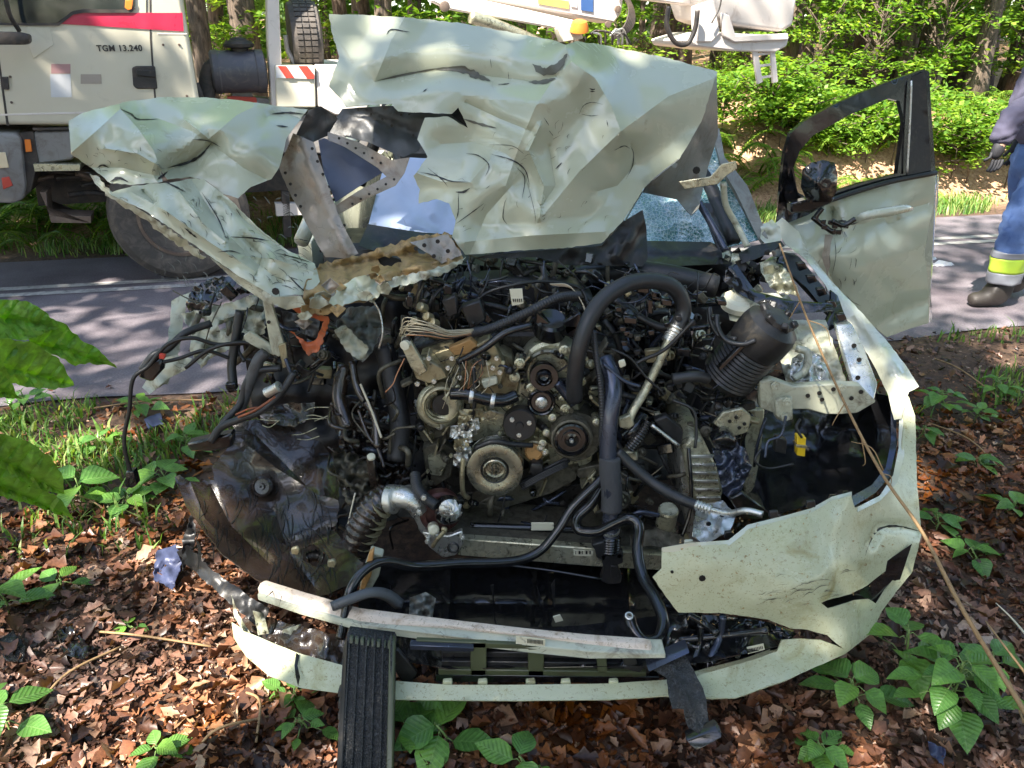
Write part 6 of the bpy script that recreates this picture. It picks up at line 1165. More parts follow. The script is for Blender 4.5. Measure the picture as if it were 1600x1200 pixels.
# brake drum / inner machinery at left
sheet('muddy_bracket', [(520, 640, 2.3), (570, 620, 2.3), (620, 660, 2.2), (640, 760, 2.1), (600, 760, 2.05), (560, 740, 2.1), (530, 700, 2.2)], M['liner'], car, wob=(.09, 16), step=5, ragged=3, facet=(.07, 16), seed=41)
sheet('muddy_bracket', [(520, 700, 2.1), (560, 712, 2.06), (590, 740, 2.0), (580, 780, 1.95), (545, 790, 1.95), (530, 760, 2.0)], M['iron'], car, wob=(.08, 12), step=4.5, ragged=3, facet=(.06, 12), seed=42)
br([(572, 718), (584, 714), (590, 760), (578, 764)], 1.98, .02, 'liner', 'stud'); lathe('stud_cap', P(580, 714, 1.97), (0, -.4, 1), [(.012, -.004), (.012, .004), (.005, .006)], M['label'], car, 12)
for i in range(22):
    a = er.uniform(520, 640); b = er.uniform(600, 860); L = er.uniform(15, 45); an = er.uniform(0, 6.28)
    tube('cable', [(a, b, er.uniform(2.0, 2.2)), (a+L*math.cos(an), b+L*math.sin(an), er.uniform(1.98, 2.1)), (a+L*1.6*math.cos(an+.6), b+L*1.6*math.sin(an+.6), er.uniform(2.0, 2.2))], er.uniform(1.2, 5), M[er.choice(['liner', 'gloss', 'iron', 'heat'])], car, 5, 7)
# belt-like strap, wood-coloured bracket behind front beam
tube('rubber_strap', [(520, 948, 1.54), (548, 936, 1.55), (580, 926, 1.57), (605, 930, 1.59), (625, 945, 1.6)], 10, M['darkpanel'], car, 6, 4); prism('beam_bracket', [(578, 862), (598, 868), (592, 900), (578, 925), (560, 928), (566, 895)], 1.66, .03, M['inner'], car, .003)
prism('beam_bracket', [(576, 866), (584, 860), (580, 900), (568, 925), (562, 920)], 1.64, .02, M['brass'], car, .002)
sheet('crumpled_cloth', [(640, 935, 1.62), (665, 925, 1.63), (680, 935, 1.62), (676, 965, 1.58), (655, 978, 1.56), (640, 960, 1.58)], M['primer'], car, wob=(.04, 9), step=3.5, facet=(.03, 9))
# fill clutter through the bay
zones = [((655, 930, 430, 520), 2.16, 2.30, 110, .55), ((640, 1000, 402, 446), 2.32, 2.50, 70, .6), ((930, 1110, 440, 560), 2.14, 2.34, 80, .55), ((640, 960, 540, 700), 2.12, 2.2, 75, .4), ((960, 1110, 560, 700), 2.10, 2.3, 60, .5), ((960, 1070, 690, 850), 1.96, 2.1, 45, .5), ((600, 720, 440, 560), 2.14, 2.3, 60, .5), ((700, 960, 780, 850), 1.96, 2.1, 40, .5), ((1100, 1200, 590, 700), 2.06, 2.2, 40, .4), ((420, 560, 480, 600), 2.12, 2.3, 50, .5), ((560, 700, 560, 800), 2.1, 2.3, 60, .6), ((300, 420, 450, 560), 2.22, 2.32, 26, .6)]
for (x0, x1, y0, y1), Y0, Y1, n, tb in zones:
    for i in range(n):
        px, py = er.uniform(x0, x1), er.uniform(y0, y1); Y = er.uniform(Y0, Y1); an = er.uniform(0, 3.14) if er.random() < .5 else er.choice([.3, 1.8])
        mm = er.choice(['plastic', 'gloss', 'gloss', 'rubber', 'iron', 'iron2', 'plastic', 'iron', 'alu', 'iron', 'gloss', 'ochre'])
        if er.random() < tb:
            L = er.uniform(12, 40); c, s_ = math.cos(an), math.sin(an)
            tube('cable', [(px-L*c, py-L*s_, Y+.02), (px+er.uniform(-6, 6), py+er.uniform(-6, 6), Y), (px+L*c, py+L*s_, Y+.02)], er.choice([1, 1.5, 2, 2.5, 3.5, 5]), M[mm if mm not in ('ochre', 'alu') else 'steelpipe'], car, 4, 6)
        elif er.random() < .45:
            r = er.uniform(2.5, 9)*ppm(px, py, Y); lathe('fitting', P(px, py, Y), (er.uniform(-.8, .8), -1, er.uniform(-.4, 1)), [(r*.7, -.03), (r, -.028), (r, -.008), (r*.8, -.006), (r*.8, .004), (r*.45, .006), (r*.4, -.004)], M[mm], car, 12)
        else:
            s = ppm(px, py, Y); box('bracket', P(px, py, Y), (er.uniform(8, 26)*s, er.uniform(.01, .04), er.uniform(5, 18)*s), M[mm], car, (er.uniform(-.4, .4), er.uniform(-1, 1), er.uniform(-.4, .4)), .003)
for i in range(120):       # castings, studs and sensors over the front of the engine
    px, py = er.uniform(650, 950), er.uniform(545, 775)
    if (px-773)**2+(py-736)**2 < 58**2 or (px-893)**2+(py-687)**2 < 40**2 or (px-850)**2+(py-590)**2 < 34**2 or (px-812)**2+(py-664)**2 < 28**2 or (px-846)**2+(py-630)**2 < 24**2 or (px-690)**2+(py-634)**2 < 34**2: continue
    Y = 2.055; q = er.random()
    if q < .4: bolt(px, py, Y, er.uniform(2.5, 4.5), car, M[er.choice(['alu', 'iron', 'iron'])])
    elif q < .7:
        a = er.uniform(0, 3.14); L = er.uniform(6, 20); prism('casting_rib', [(px-L*math.cos(a), py-L*math.sin(a)), (px+L*math.cos(a), py+L*math.sin(a)), (px+L*math.cos(a)+3*math.sin(a), py+L*math.sin(a)-3*math.cos(a)), (px-L*math.cos(a)+3*math.sin(a), py-L*math.sin(a)-3*math.cos(a))], Y+.01, .05, M[er.choice(['alu', 'iron', 'ochre'])], car, .001)
    else:
        r = er.uniform(4, 8)*ppm(px, py, Y); lathe('sensor', P(px, py, Y), (er.uniform(-.6, .6), -1, er.uniform(-.2, .6)), [(r, -.04), (r, .0), (r*.8, .004), (r*.8, .014), (r*.5, .016), (r*.45, .008)], M[er.choice(['gloss', 'alu', 'iron', 'plastic'])], car, 14)
for i in range(70):        # thin wiring running over everything
    px, py = er.uniform(640, 1100), er.uniform(440, 640); a = er.gauss(.1, .7); L = er.uniform(25, 70); Y = 2.07+er.uniform(-.03, .06)+(.06 if py < 520 else 0)
    tube('wire', [(px, py, Y+.03), (px+L*.33*math.cos(a), py+L*.33*math.sin(a)+er.uniform(-9, 9), Y), (px+L*.7*math.cos(a), py+L*.7*math.sin(a)+er.uniform(-9, 9), Y), (px+L*math.cos(a), py+L*math.sin(a), Y+.04)], er.choice([.8, 1, 1.4, 2]), M[er.choice(['wireblack', 'wireblack', 'rubber', 'steelpipe', 'gloss'])], car, 5, 5)
for i in range(26):
    px, py = er.uniform(930, 1120), er.uniform(470, 680); prism('clip', [(px-5, py-3), (px+5, py-4), (px+5, py+4), (px-4, py+4)], 2.06, .02, M[er.choice(['gloss', 'alu', 'plastic', 'iron'])], car, .002)
# ------------------------------------------------------------------ loose things lying on the wreck
beam = prism('bumper_beam', [(402, 919, 1.630), (412, 914, 1.630), (470, 932, 1.600), (560, 958, 1.540), (700, 976, 1.480), (820, 990, 1.450), (920, 1000, 1.430), (1008, 1006, 1.415), (1020, 1010, 1.410), (1016, 1022, 1.400), (920, 1018, 1.410), (820, 1008, 1.430), (700, 994, 1.460), (560, 976, 1.520), (470, 950, 1.580), (404, 931, 1.620)], 1.6, .022, M['beam'], None, .003)
tag(beam, 'long dirty white curved bumper beam lying across the open front of the wreck', 'beam')
# split rear face band for the beam
prism('beam_flange', [(402, 929, 1.615), (470, 949, 1.575), (560, 975, 1.515), (700, 993, 1.455), (820, 1007, 1.425), (920, 1017, 1.405), (1016, 1021, 1.395), (1040, 1022, 1.390), (1040, 1029, 1.390), (920, 1030, 1.400), (820, 1020, 1.420), (700, 1006, 1.450), (560, 986, 1.510), (470, 961, 1.570), (403, 938, 1.610)], 1.6, .05, M['inner'], beam, .002)
prism('beam_label', [(806, 994), (852, 999), (852, 1010), (806, 1006)], 1.416, .002, M['label'], beam, 0)
for i in range(12): prism('bar', [(824+i*2.1, 999+i*.2), (825+i*2.1, 999+i*.2), (825+i*2.1, 1005+i*.2), (824+i*2.1, 1005+i*.2)], 1.414, .001, M['wireblack'], beam, 0)
s0 = empty('fallen_slatted_strip', P(577, 1180, 1.27), 'wet black ribbed plastic shutter strip leaning upright against the middle of the bumper lip', 'plastic strip')
prism('strip_body', [(541, 992, 1.42), (617, 1002, 1.42), (613, 1230, 1.20), (526, 1230, 1.20)], 1.4, .035, M['wet'], s0, .004)
for i in range(6):
    x_ = 545+i*13; x2 = 531+i*15; prism('rib', [(x_, 995, 1.414), (x_+3, 995, 1.414), (x2+3, 1230, 1.194), (x2, 1230, 1.194)], 1.4, .01, M['wet'], s0, .001)
prism('rib', [(608, 1000, 1.41), (617, 1002, 1.41), (613, 1230, 1.19), (603, 1230, 1.19)], 1.4, .02, M['olive'], s0, .002); prism('rib', [(536, 1010, 1.41), (543, 1000, 1.41), (533, 1230, 1.19), (524, 1230, 1.19)], 1.4, .02, M['plastic'], s0, .002)
for i in range(7): prism('hook', [(528, 1080+i*18, 1.34-.017*i), (537, 1078+i*18, 1.34-.017*i), (537, 1088+i*18, 1.335-.017*i), (528, 1090+i*18, 1.335-.017*i)], 1.3, .02, M['plastic'], s0, .001)
for i in range(8): prism('cross_rib', [(546+i*8.5, 996+i*1.2, 1.41), (552+i*8.5, 997+i*1.2, 1.41), (551+i*8.5, 1006+i*1.2, 1.40), (546+i*8.5, 1006+i*1.2, 1.40)], 1.4, .01, M['olive'], s0, .001)
b0 = empty('hanging_bracket', P(1100, 1170, 1.25), 'twisted black plastic bracket hanging over the right half of the bumper lip to the ground', 'bracket')
sheet('bracket_body', [(1012, 1040, 1.395), (1068, 1018, 1.40), (1080, 1040, 1.37), (1096, 1070, 1.33), (1104, 1095, 1.30), (1108, 1130, 1.26), (1124, 1145, 1.24), (1088, 1160, 1.23), (1072, 1130, 1.27), (1068, 1108, 1.29), (1050, 1108, 1.295), (1044, 1085, 1.32), (1042, 1060, 1.36)], M['wet'], b0, wob=(.005, 40), step=6, thick=.01, ragged=.8, creases=[([(1050, 1040), (1090, 1140)], -.012, 8)])
prism('bracket_lip', [(1010, 1040, 1.39), (1074, 1012, 1.395), (1078, 1020, 1.38), (1014, 1050, 1.375)], 1.38, .03, M['steelpipe'], b0, .006, 2)
prism('bracket_foot', [(1072, 1158, 1.225), (1122, 1138, 1.24), (1130, 1152, 1.22), (1088, 1175, 1.21)], 1.2, .03, M['gloss'], b0, .006, 2)
# ------------------------------------------------------------------ the crane truck
YT = 5.2
TS = .38; EXD = Vector((-TS, 1, 0)).normalized(); TN = -EXD; TA = Vector((1, TS, 0)).normalized()   # the lorry stands obliquely on the road
P_plain = P
def P(px, py, Y):
    a, dy, dz = ray(px, py); k = (Y+.1+TS*2.33)/(dy-TS*a)
    return Vector((a*k, dy*k, CH+dz*k))
truck = empty('platform_truck', (-2.6, 6.0, 0), 'large white lorry with crimson stripe carrying a raised work platform on the road', 'truck')
def T(px, py, Y=YT): return P(px, py, Y)
cab = prism('cab', [(-190, 195), (-200, -10), (-185, -150), (-120, -330), (262, -330), (270, -150), (285, 0), (300, 90), (312, 160), (316, 196)], YT, 2.2, M['white'], truck, .03, 3)
prism('door_gap', [(232, -100), (235, -100), (237, 60), (247, 196), (244, 196), (234, 60)], YT-.002, .01, M['chassis'], truck, 0)
prism('door_gap', [(-4, 90), (-1, 90), (14, 196), (10, 196)], YT-.002, .01, M['chassis'], truck, 0)
prism('cab_stripe', [(88, 37), (104, 26), (124, 20), (285, 20), (287, 49), (234, 46), (140, 40)], YT-.006, .01, M['stripe'], truck, 0)
prism('side_window', [(-20, -220), (208, -220), (211, 10), (208, 15), (200, 18), (130, 17), (112, 20), (88, 37), (20, 37), (-20, 34)], YT-.010, .02, M['glass'], truck, .002)
prism('window_seal', [(-24, 34), (20, 36), (90, 36), (112, 18), (130, 14), (200, 15), (209, 10), (212, 14), (204, 20), (130, 20), (114, 23), (92, 40), (-24, 39)], YT-.014, .01, M['chassis'], truck, 0)
prism('indicator', [(196, 0), (208, 0), (206, 14), (200, 16), (195, 12)], YT-.02, .02, M['amber'], truck, .002)
prism('door_seal', [(228, -100), (230, -100), (230, 20), (228, 20)], YT-.004, .01, M['chassis'], truck, 0)
for a_, b_ in (((-4, 60), (232, 58)),): pass
prism('pressed_seam', [(0, 178), (242, 172), (242, 175), (0, 181)], YT-.003, .006, M['platform'], truck, .001)
prism('pressed_seam', [(246, 52), (292, 52), (292, 54), (246, 54)], YT-.003, .006, M['platform'], truck, .001)
for px_, py_ in ((255, 70), (292, 150), (262, 182), (18, 160), (16, 120), (280, 70)): bolt(px_, py_, YT-.002, 2, truck, M['rim'], TN)
prism('door_hinge', [(3, 120), (12, 120), (14, 140), (5, 140)], YT-.02, .02, M['chassis'], truck, .003)
hb = prism('door_handle', [(206, 106), (212, 103), (242, 103), (246, 139), (214, 139), (208, 134)], YT-.012, .03, M['chassis'], truck, .006)
prism('grip', [(213, 109), (243, 111), (244, 121), (214, 118)], YT-.03, .016, M['plastic'], hb, .003)
for pl in ([(50, 200), (230, 196), (232, 201), (52, 204)],): prism('cab_sill', pl, YT+.02, .1, M['chassis'], truck)
for a in ((-40, 50), (-40, 196)): pass
mir = tube('mirror_arm', [(4, -30, YT-.25), (14, 20, YT-.22), (30, 48, YT-.15)], 3.5, M['chassis'], truck)
prism('mirror', [(-60, 47), (28, 50), (45, 54), (46, 66), (40, 70), (-60, 70)], YT-.28, .1, M['chassis'], truck, .012, 2)
prism('grab_recess', [(42, 40), (78, 42), (84, 70), (52, 92), (44, 70)], YT-.004, .01, M['white'], truck, .002)
# lettering on the door
cu = bpy.data.curves.new('lettering', 'FONT'); cu.body = 'TGM 13.240'; cu.size = .052; cu.extrude = .002; cu.space_character = 1.1; cu.offset = .0012
tmp = bpy.data.objects.new('tmp', cu); COL.objects.link(tmp); dg = bpy.context.evaluated_depsgraph_get(); me = bpy.data.meshes.new_from_object(tmp.evaluated_get(dg)); bpy.data.objects.remove(tmp)
R90 = Matrix.Rotation(math.atan(TS), 3, 'Z') @ Matrix.Rotation(math.pi/2, 3, 'X'); o0 = T(152, 80, YT-.004)
wd_ = max(v.co.x for v in me.vertices); sc_ = (T(223, 80)-T(152, 80)).length/wd_
link('lettering', [o0+R90 @ Vector((v.co.x*sc_, v.co.y*.95, v.co.z)) for v in me.vertices], [tuple(p.vertices) for p in me.polygons], M['chassis'], truck, smooth=False)
# plain decal patches
for pl, mm in (([(78, 116), (110, 116), (112, 152), (80, 152)], 'debriswhite'), ([(80, 100), (110, 100), (110, 115), (80, 115)], 'stickerpink'), ([(126, 116), (158, 116), (159, 131), (126, 131)], 'stickergrey')):
    if mm == 'stickerpink': M[mm] = mat(mm, (.45, .25, .24), .5)
    if mm == 'stickergrey': M[mm] = mat(mm, (.34, .29, .24), .5)
    prism('decal', pl, YT-.003, .004, M[mm], truck, 0)
# front corner, lamps, steps, wheel arch
prism('front_bumper', [(-180, 205), (24, 208), (32, 216), (40, 290), (36, 312), (20, 318), (-180, 316)], YT-.02, 2.2, M['truckgrey'], truck, .02, 2)
prism('fog_lamp', [(-12, 238), (8, 238), (14, 262), (-12, 264)], YT-.03, .02, M['lens'], truck, .003)
prism('side_marker', [(2, 278), (14, 276), (20, 290), (5, 296)], YT-.03, .02, M['red'], truck, .003)
prism('side_marker', [(38, 218), (47, 218), (50, 237), (40, 238)], YT-.005, .02, M['amber'], truck, .003)
prism('step_panel', [(30, 208), (52, 206), (60, 250), (48, 300), (40, 300)], YT+.03, .3, M['chassis'], truck)
prism('wheel_arch_panel', [(52, 206), (130, 204), (128, 232), (112, 250), (60, 256), (50, 230)], YT+.04, .3, M['truckgrey'], truck, .01)
prism('step', [(52, 256), (125, 257), (125, 267), (54, 268)], YT-.02, .3, M['alu'], truck)
prism('step_frame', [(75, 335), (142, 338), (142, 349), (80, 348), (72, 322), (62, 300), (72, 300)], YT+.02, .2, M['rim'], truck)
prism('chassis_rail', [(50, 262), (560, 240), (1000, 236), (1000, 262), (560, 290), (60, 322)], YT+.6, .9, M['chassis'], truck)
prism('mudguard', [(130, 200), (232, 198), (340, 210), (372, 262), (362, 262), (330, 232), (280, 222), (220, 236), (186, 268), (150, 262), (128, 232)], YT+.02, .4, M['chassis'], truck, .01)
for i in range(16):
    a = cr_.uniform(50, 190); b = cr_.uniform(262, 312); tube('pipe', [(a, b, YT+.25), (a+40, b+cr_.uniform(-10, 10), YT+.3), (a+90, b+cr_.uniform(-12, 12), YT+.3)], cr_.uniform(2, 5), M[cr_.choice(['chassis', 'rim', 'chassis'])], truck, 4, 6)
def wheel(c):
    w_ = lathe('wheel', c, TN, [(.30, -.26), (.42, -.25), (.455, -.2), (.46, -.05), (.44, .0), (.40, .03), (.30, .035), (.27, .02)], M['tyre'], truck, 56)
    rm = lathe('rim', Vector(c)+TN*.02, TN, [(.275, -.01), (.275, .012), (.255, .014), (.245, -.02), (.20, -.10), (.13, -.11), (.11, -.05), (.06, -.045), (.05, -.02)], M['rim'], w_, 48)
    for k in range(8):
        a = k*math.pi/4; lathe('wheel_bolt', Vector(c)+TN*-.075+TA*math.cos(a)*.165+Vector((0, 0, math.sin(a)*.165)), TN, [(.015, -.01), (.015, .02), (.006, .022)], M['rim'], rm, 8)
wc = P(282, 338, 5.2); wc.z = .455
for dx, dy_ in ((0, 0), (3.6, 0), (0, 1.75), (3.6, 1.75)): wheel(wc+TA*dx+EXD*dy_)
# behind the cab
ac = P(374, 112, 5.7); 
lathe('air_cleaner', ac-TA*.19, TA, [(.02, 0), (.13, 0), (.145, .015), (.148, .05), (.142, .06), (.142, .30), (.148, .31), (.146, .36), (.10, .375)], M['aircan'], truck, 40)
lathe('air_intake_cap', P(374, 76, 5.7), (0, 0, 1), [(.05, -.1), (.06, 0), (.10, .01), (.105, .03), (.085, .05), (.06, .055), (.05, .07), (.02, .075)], M['chassis'], truck, 32)
tube('intake_pipe', [(350, 100, 5.65), (334, 104, 5.65), (325, 120, 5.65), (323, 160, 5.65)], 13, M['chassis'], truck, 8, 14)
tube('cab_hose', [(305, 130, 5.5), (312, 150, 5.5), (318, 185, 5.5)], 6, M['chassis'], truck)
prism('valve_block', [(362, 140), (392, 140), (396, 152), (420, 154), (420, 162), (362, 162)], 5.7, .2, M['truckgrey'], truck); prism('red_bracket', [(355, 150), (400, 152), (402, 161), (355, 160)], 5.68, .1, M['red'], truck)
for a, b in ((415, 0), (0, 0)):
    if a: prism('mast_post', [(411, -300), (434, -300), (436, 0), (441, 120), (441, 168), (424, 168), (418, 60)], 5.6, .14, M['platform'], truck, .008)
prism('body_side', [(430, 102), (492, 102), (494, 168), (432, 168)], 5.55, .5, M['white'], truck, .008)
prism('body_side', [(494, 101), (700, 104), (700, 180), (524, 180), (496, 166)], 5.56, 1.5, M['platform'], truck, .01)
prism('flat_bed', [(430, 180), (1010, 180), (1010, 240), (430, 240)], 5.6, 1.8, M['truckgrey'], truck, .01)
prism('warning_plate', [(431, 103), (491, 103), (492, 123), (432, 122)], 5.54, .012, M['debriswhite'], truck, 0)
for pl in ([(434, 103), (447, 103), (460, 122), (447, 122)], [(466, 103), (480, 103), (491, 117), (491, 123), (480, 123)]): prism('warning_stripe', pl, 5.534, .01, M['red'], truck, 0)
tw = lathe('spare_wheel', P(482, 60, 5.85)+Vector((-.14, 0, 0)), (1, .35, 0), [(.15, -.0), (.24, -.0), (.25, .03), (.255, .1), (.25, .2), (.20, .22), (.12, .2)], M['tyre'], truck, 40)
for i in range(7):
    for j in range(4): pass
treads = []
for k in range(40):
    a = k*math.pi*2/40; c0 = P(482, 60, 5.85)+Vector((-.14, 0, 0)); ax = Vector((1, .35, 0)).normalized(); u = ax.orthogonal().normalized(); v = ax.cross(u)
    for j in range(3):
        p = c0+ax*(.055+j*.05)+(u*math.cos(a)+v*math.sin(a))*.257; treads.append((p, ax, (u*math.cos(a)+v*math.sin(a)), (-u*math.sin(a)+v*math.cos(a))))
V = []; Fc = []
for p, ax, n_, t_ in treads:
    k = len(V); V += [p+ax*sx*.02+t_*sy*.015+n_*sz*.006 for sx in (-1, 1) for sy in (-1, 1) for sz in (-1, 1)]; Fc += [tuple(i+k for i in f) for f in BOXF]
stuff(link('tread_block', V, Fc, M['tyre'], tw, smooth=False))
tube('wheel_carrier', [(446, 55, 5.8), (450, 80, 5.8), (462, 100, 5.75)], 4, M['platform'], truck)
# boom
prism('boom', [(640, -22), (860, 18), (960, 36), (972, 20), (975, -10), (960, -40), (700, -80)], 5.5, .28, M['platform'], truck, .015)
prism('boom_link', [(672, 0), (700, 14), (880, 46), (905, 44), (900, 32), (720, -8)], 5.42, .08, M['platform'], truck, .008)
tube('lift_cylinder', [(735, 26, 5.4), (770, 38, 5.42), (800, 50, 5.45), (840, 66, 5.5)], 11, M['alu'], truck)
lathe('pivot', P(695, 10, 5.40), TN, [(.035, -.02), (.035, .01), (.02, .015)], M['rim'], truck, 20)
for px, py in ((965, 14), (950, 38)): lathe('pivot', P(px, py, 5.48), TN, [(.025, -.01), (.025, .012), (.012, .014)], M['rim'], truck, 16)
prism('sticker', [(841, -6), (889, 2), (889, 14), (841, 6)], 5.49, .004, M['stickeryellow'], truck, 0)
prism('sticker', [(908, -8), (927, -4), (927, 19), (908, 16)], 5.49, .004, M['blue'], truck, 0)
prism('sticker', [(892, 0), (902, 2), (902, 12), (892, 10)], 5.49, .004, M['debriswhite'], truck, 0)
for i in range(6): tube('hydraulic_hose', [(962, -20-i*4, 5.45), (982+i*1.5, 10+i, 5.4), (976+i*2, 40+i, 5.4), (955, 58+i, 5.45)], 2.2, M['chassis'], truck)
prism('junction_box', [(872, 44), (905, 38), (912, 60), (880, 66)], 5.35, .1, M['white'], truck, .006)
lathe('beacon', P(905, 44, 5.33), (0, -.3, 1), [(.075, -.02), (.07, .015), (.055, .05), (.03, .06)], M['amber'], truck, 20)
for i in range(10): a = cr_.uniform(920, 965); tube('hose', [(a, 52+cr_.uniform(-6, 6), 5.35), (a+12, 50+cr_.uniform(-6, 8), 5.35), (a+cr_.uniform(10, 25), 70, 5.38)], 2, M[cr_.choice(['chassis', 'alu2'])], truck, 5, 6)
prism('platform_arm', [(1000, -20), (1140, -6), (1150, 8), (1130, 14), (1000, -2)], 5.1, .12, M['platform'], truck, .01)
bk = prism('work_platform', [(1100, -120), (1246, -120), (1246, 0), (1240, 40), (1222, 50), (1150, 40), (1120, 30), (1108, -10)], 4.8, .6, M['platform'], truck, .03, 3)
prism('platform_floor', [(1082, 62), (1120, 50), (1234, 56), (1230, 72), (1212, 82), (1150, 80), (1086, 72)], 4.78, .62, M['platform'], truck, .01)
prism('platform_bracket', [(1088, 10), (1116, 0), (1126, 52), (1112, 66), (1090, 66)], 4.76, .08, M['platform'], truck, .008); prism('platform_bracket', [(1128, 20), (1140, 24), (1150, 56), (1232, 52), (1232, 62), (1148, 66), (1130, 56)], 4.75, .03, M['platform'], truck, .006)
tube('platform_hose', [(1045, 10, 4.7), (1042, 40, 4.7), (1055, 66, 4.7), (1074, 68, 4.7), (1086, 45, 4.7), (1090, 16, 4.7)], 5, M['chassis'], truck)
tube('platform_cable', [(1128, -20, 4.72), (1125, 10, 4.72), (1112, 36, 4.72)], 1.6, M['chassis'], truck)
ld = prism('ladder', [(1176, 78), (1184, 76), (1192, 128), (1184, 132)], 4.8, .02, M['platform'], truck, .002)
prism('ladder_rail', [(1203, 66), (1210, 66), (1216, 128), (1208, 130)], 4.8, .02, M['platform'], ld, .002)
for i in range(3): prism('rung', [(1178+i*3, 84+i*18), (1210+i*1, 80+i*18), (1210+i*1, 84+i*18), (1178+i*3, 88+i*18)], 4.81, .012, M['platform'], ld, .001)
# gear seen through the torn bonnet
for pl, mm in (([(430, 318), (474, 318), (474, 336), (432, 338)], 'platform'), ([(440, 300), (452, 300), (456, 370), (444, 372)], 'chassis')): prism('tail_bracket', pl, 5.6, .08, M[mm], truck)
P = P_plain; EXD = Vector((0, 1, 0))
# ------------------------------------------------------------------ striding man at right
YP = 4.78
def skinned(name, joints, edges, m, parent, sub=3, root=0):
    me = bpy.data.meshes.new('tmp'); me.from_pydata([tuple(j[0]) for j in joints], edges, []); ob = bpy.data.objects.new('tmp', me); COL.objects.link(ob)
    ob.modifiers.new('s', 'SKIN'); s2 = ob.modifiers.new('u', 'SUBSURF'); s2.levels = sub; s2.render_levels = sub
    for i, j in enumerate(joints): me.skin_vertices[0].data[i].radius = j[1] if isinstance(j[1], tuple) else (j[1], j[1]); me.skin_vertices[0].data[i].use_root = (i == root)
    dg = bpy.context.evaluated_depsgraph_get(); dg.update(); em = bpy.data.meshes.new_from_object(ob.evaluated_get(dg)); bpy.data.objects.remove(ob)
    if name in ('trousers', 'jacket'):
        for v in em.vertices:
            c = v.co; k = noise.noise(Vector((c.x*9, c.y*9, c.z*22)))*.5+noise.noise(Vector((c.x*20+c.z*12, c.y*20, c.z*30-c.x*14)))*.5
            v.co = c+v.normal*k*.022
    return link(name, [v.co.copy() for v in em.vertices], [tuple(p.vertices) for p in em.polygons], m, parent)
hip = P(1636, 215, YP); fz = P(1548, 462, YP); X0 = hip.x
man = empty('person', (X0, YP, 0), 'person striding left in blue work trousers with a yellow band and grey violet jacket', 'person')
hz = .93
pel = Vector((X0, YP, hz)); chest = Vector((X0-.05, YP, 1.28)); neck = Vector((X0-.07, YP, 1.46)); head = Vector((X0-.09, YP, 1.60)); crown_ = Vector((X0-.09, YP, 1.72))
kneeL = Vector((P(1583, 330, YP).x, YP-.06, .52)); ankL = Vector((P(1556, 445, YP).x, YP-.06, .10)); toeL = Vector((ankL.x-.16, YP-.08, .04))
kneeR = Vector((X0+.12, YP+.14, .50)); ankR = Vector((X0+.16, YP+.14, .12)); toeR = Vector((X0+.02, YP+.14, .05))
shL = Vector((X0-.07, YP-.2, 1.40)); elL = Vector((P(1588, 130, YP-.25).x, YP-.27, 1.17)); haL = Vector((P(1578, 178, YP-.3).x, YP-.28, 1.0))
shR = Vector((X0-.05, YP+.2, 1.40)); elR = Vector((X0+.08, YP+.26, 1.15)); haR = Vector((X0+.0, YP+.26, .95))
J = [(pel, .10), (chest, (.12, .10)), (neck, .055), (head, (.085, .095)), (crown_, .06), (pel+Vector((0, -.09, -.05)), .09), (kneeL, .055), (ankL, .032), (toeL+Vector((.07, 0, .01)), .022), (pel+Vector((0, .09, -.05)), .09), (kneeR, .055), (ankR, .032), (toeR+Vector((.07, 0, .01)), .022), (shL, .06), (elL, .042), (haL, .03), (shR, .06), (elR, .042), (haR, .03)]
E = [(0, 1), (1, 2), (2, 3), (3, 4), (0, 5), (5, 6), (6, 7), (7, 8), (0, 9), (9, 10), (10, 11), (11, 12), (1, 13), (13, 14), (14, 15), (1, 16), (16, 17), (17, 18)]
skinned('body', J, E, M['skin'], man)
skinned('trousers', [(pel+Vector((0, 0, .12)), (.15, .17)), (pel, (.15, .17)), (pel+Vector((0, -.09, -.08)), .125), (kneeL, .098), (ankL+Vector((.01, 0, .08)), .09), (pel+Vector((0, .09, -.08)), .125), (kneeR, .105), (ankR+Vector((0, 0, .06)), .10)], [(0, 1), (1, 2), (2, 3), (3, 4), (1, 5), (5, 6), (6, 7)], M['denim'], man)
skinned('jacket', [(pel+Vector((0, 0, .0)), (.18, .20)), (chest, (.18, .19)), (neck-Vector((0, 0, .03)), .075), (shL, .085), (elL, .072), (haL+Vector((0, 0, .02)), .055), (shR, .085), (elR, .072), (haR+Vector((0, 0, .02)), .055)], [(0, 1), (1, 2), (1, 3), (3, 4), (4, 5), (1, 6), (6, 7), (7, 8)], M['jacket'], man)
for h_, s in ((haL, -1), (haR, 1)):
    gv = []
    gl = skinned('glove', [(h_+Vector((0, 0, .06)), .035), (h_, (.042, .03)), (h_+Vector((-.02, 0, -.05)), (.036, .02))], [(0, 1), (1, 2)], M['glove'], man, 1)
    for k in range(5):
        b_ = h_+Vector((-.035+.018*k, 0, -.05 if k else -.01)); L_ = (.045, .06, .065, .06, .05)[k]
        V, Fc = tubegeo(crs([b_, b_+Vector((-.01, .01*s, -L_*.6)), b_+Vector((-.03, .02*s, -L_)) if k else b_+Vector((-.035, .0, -L_))], 3), .009, 6); link('finger', V, Fc, M['glove'], gl)
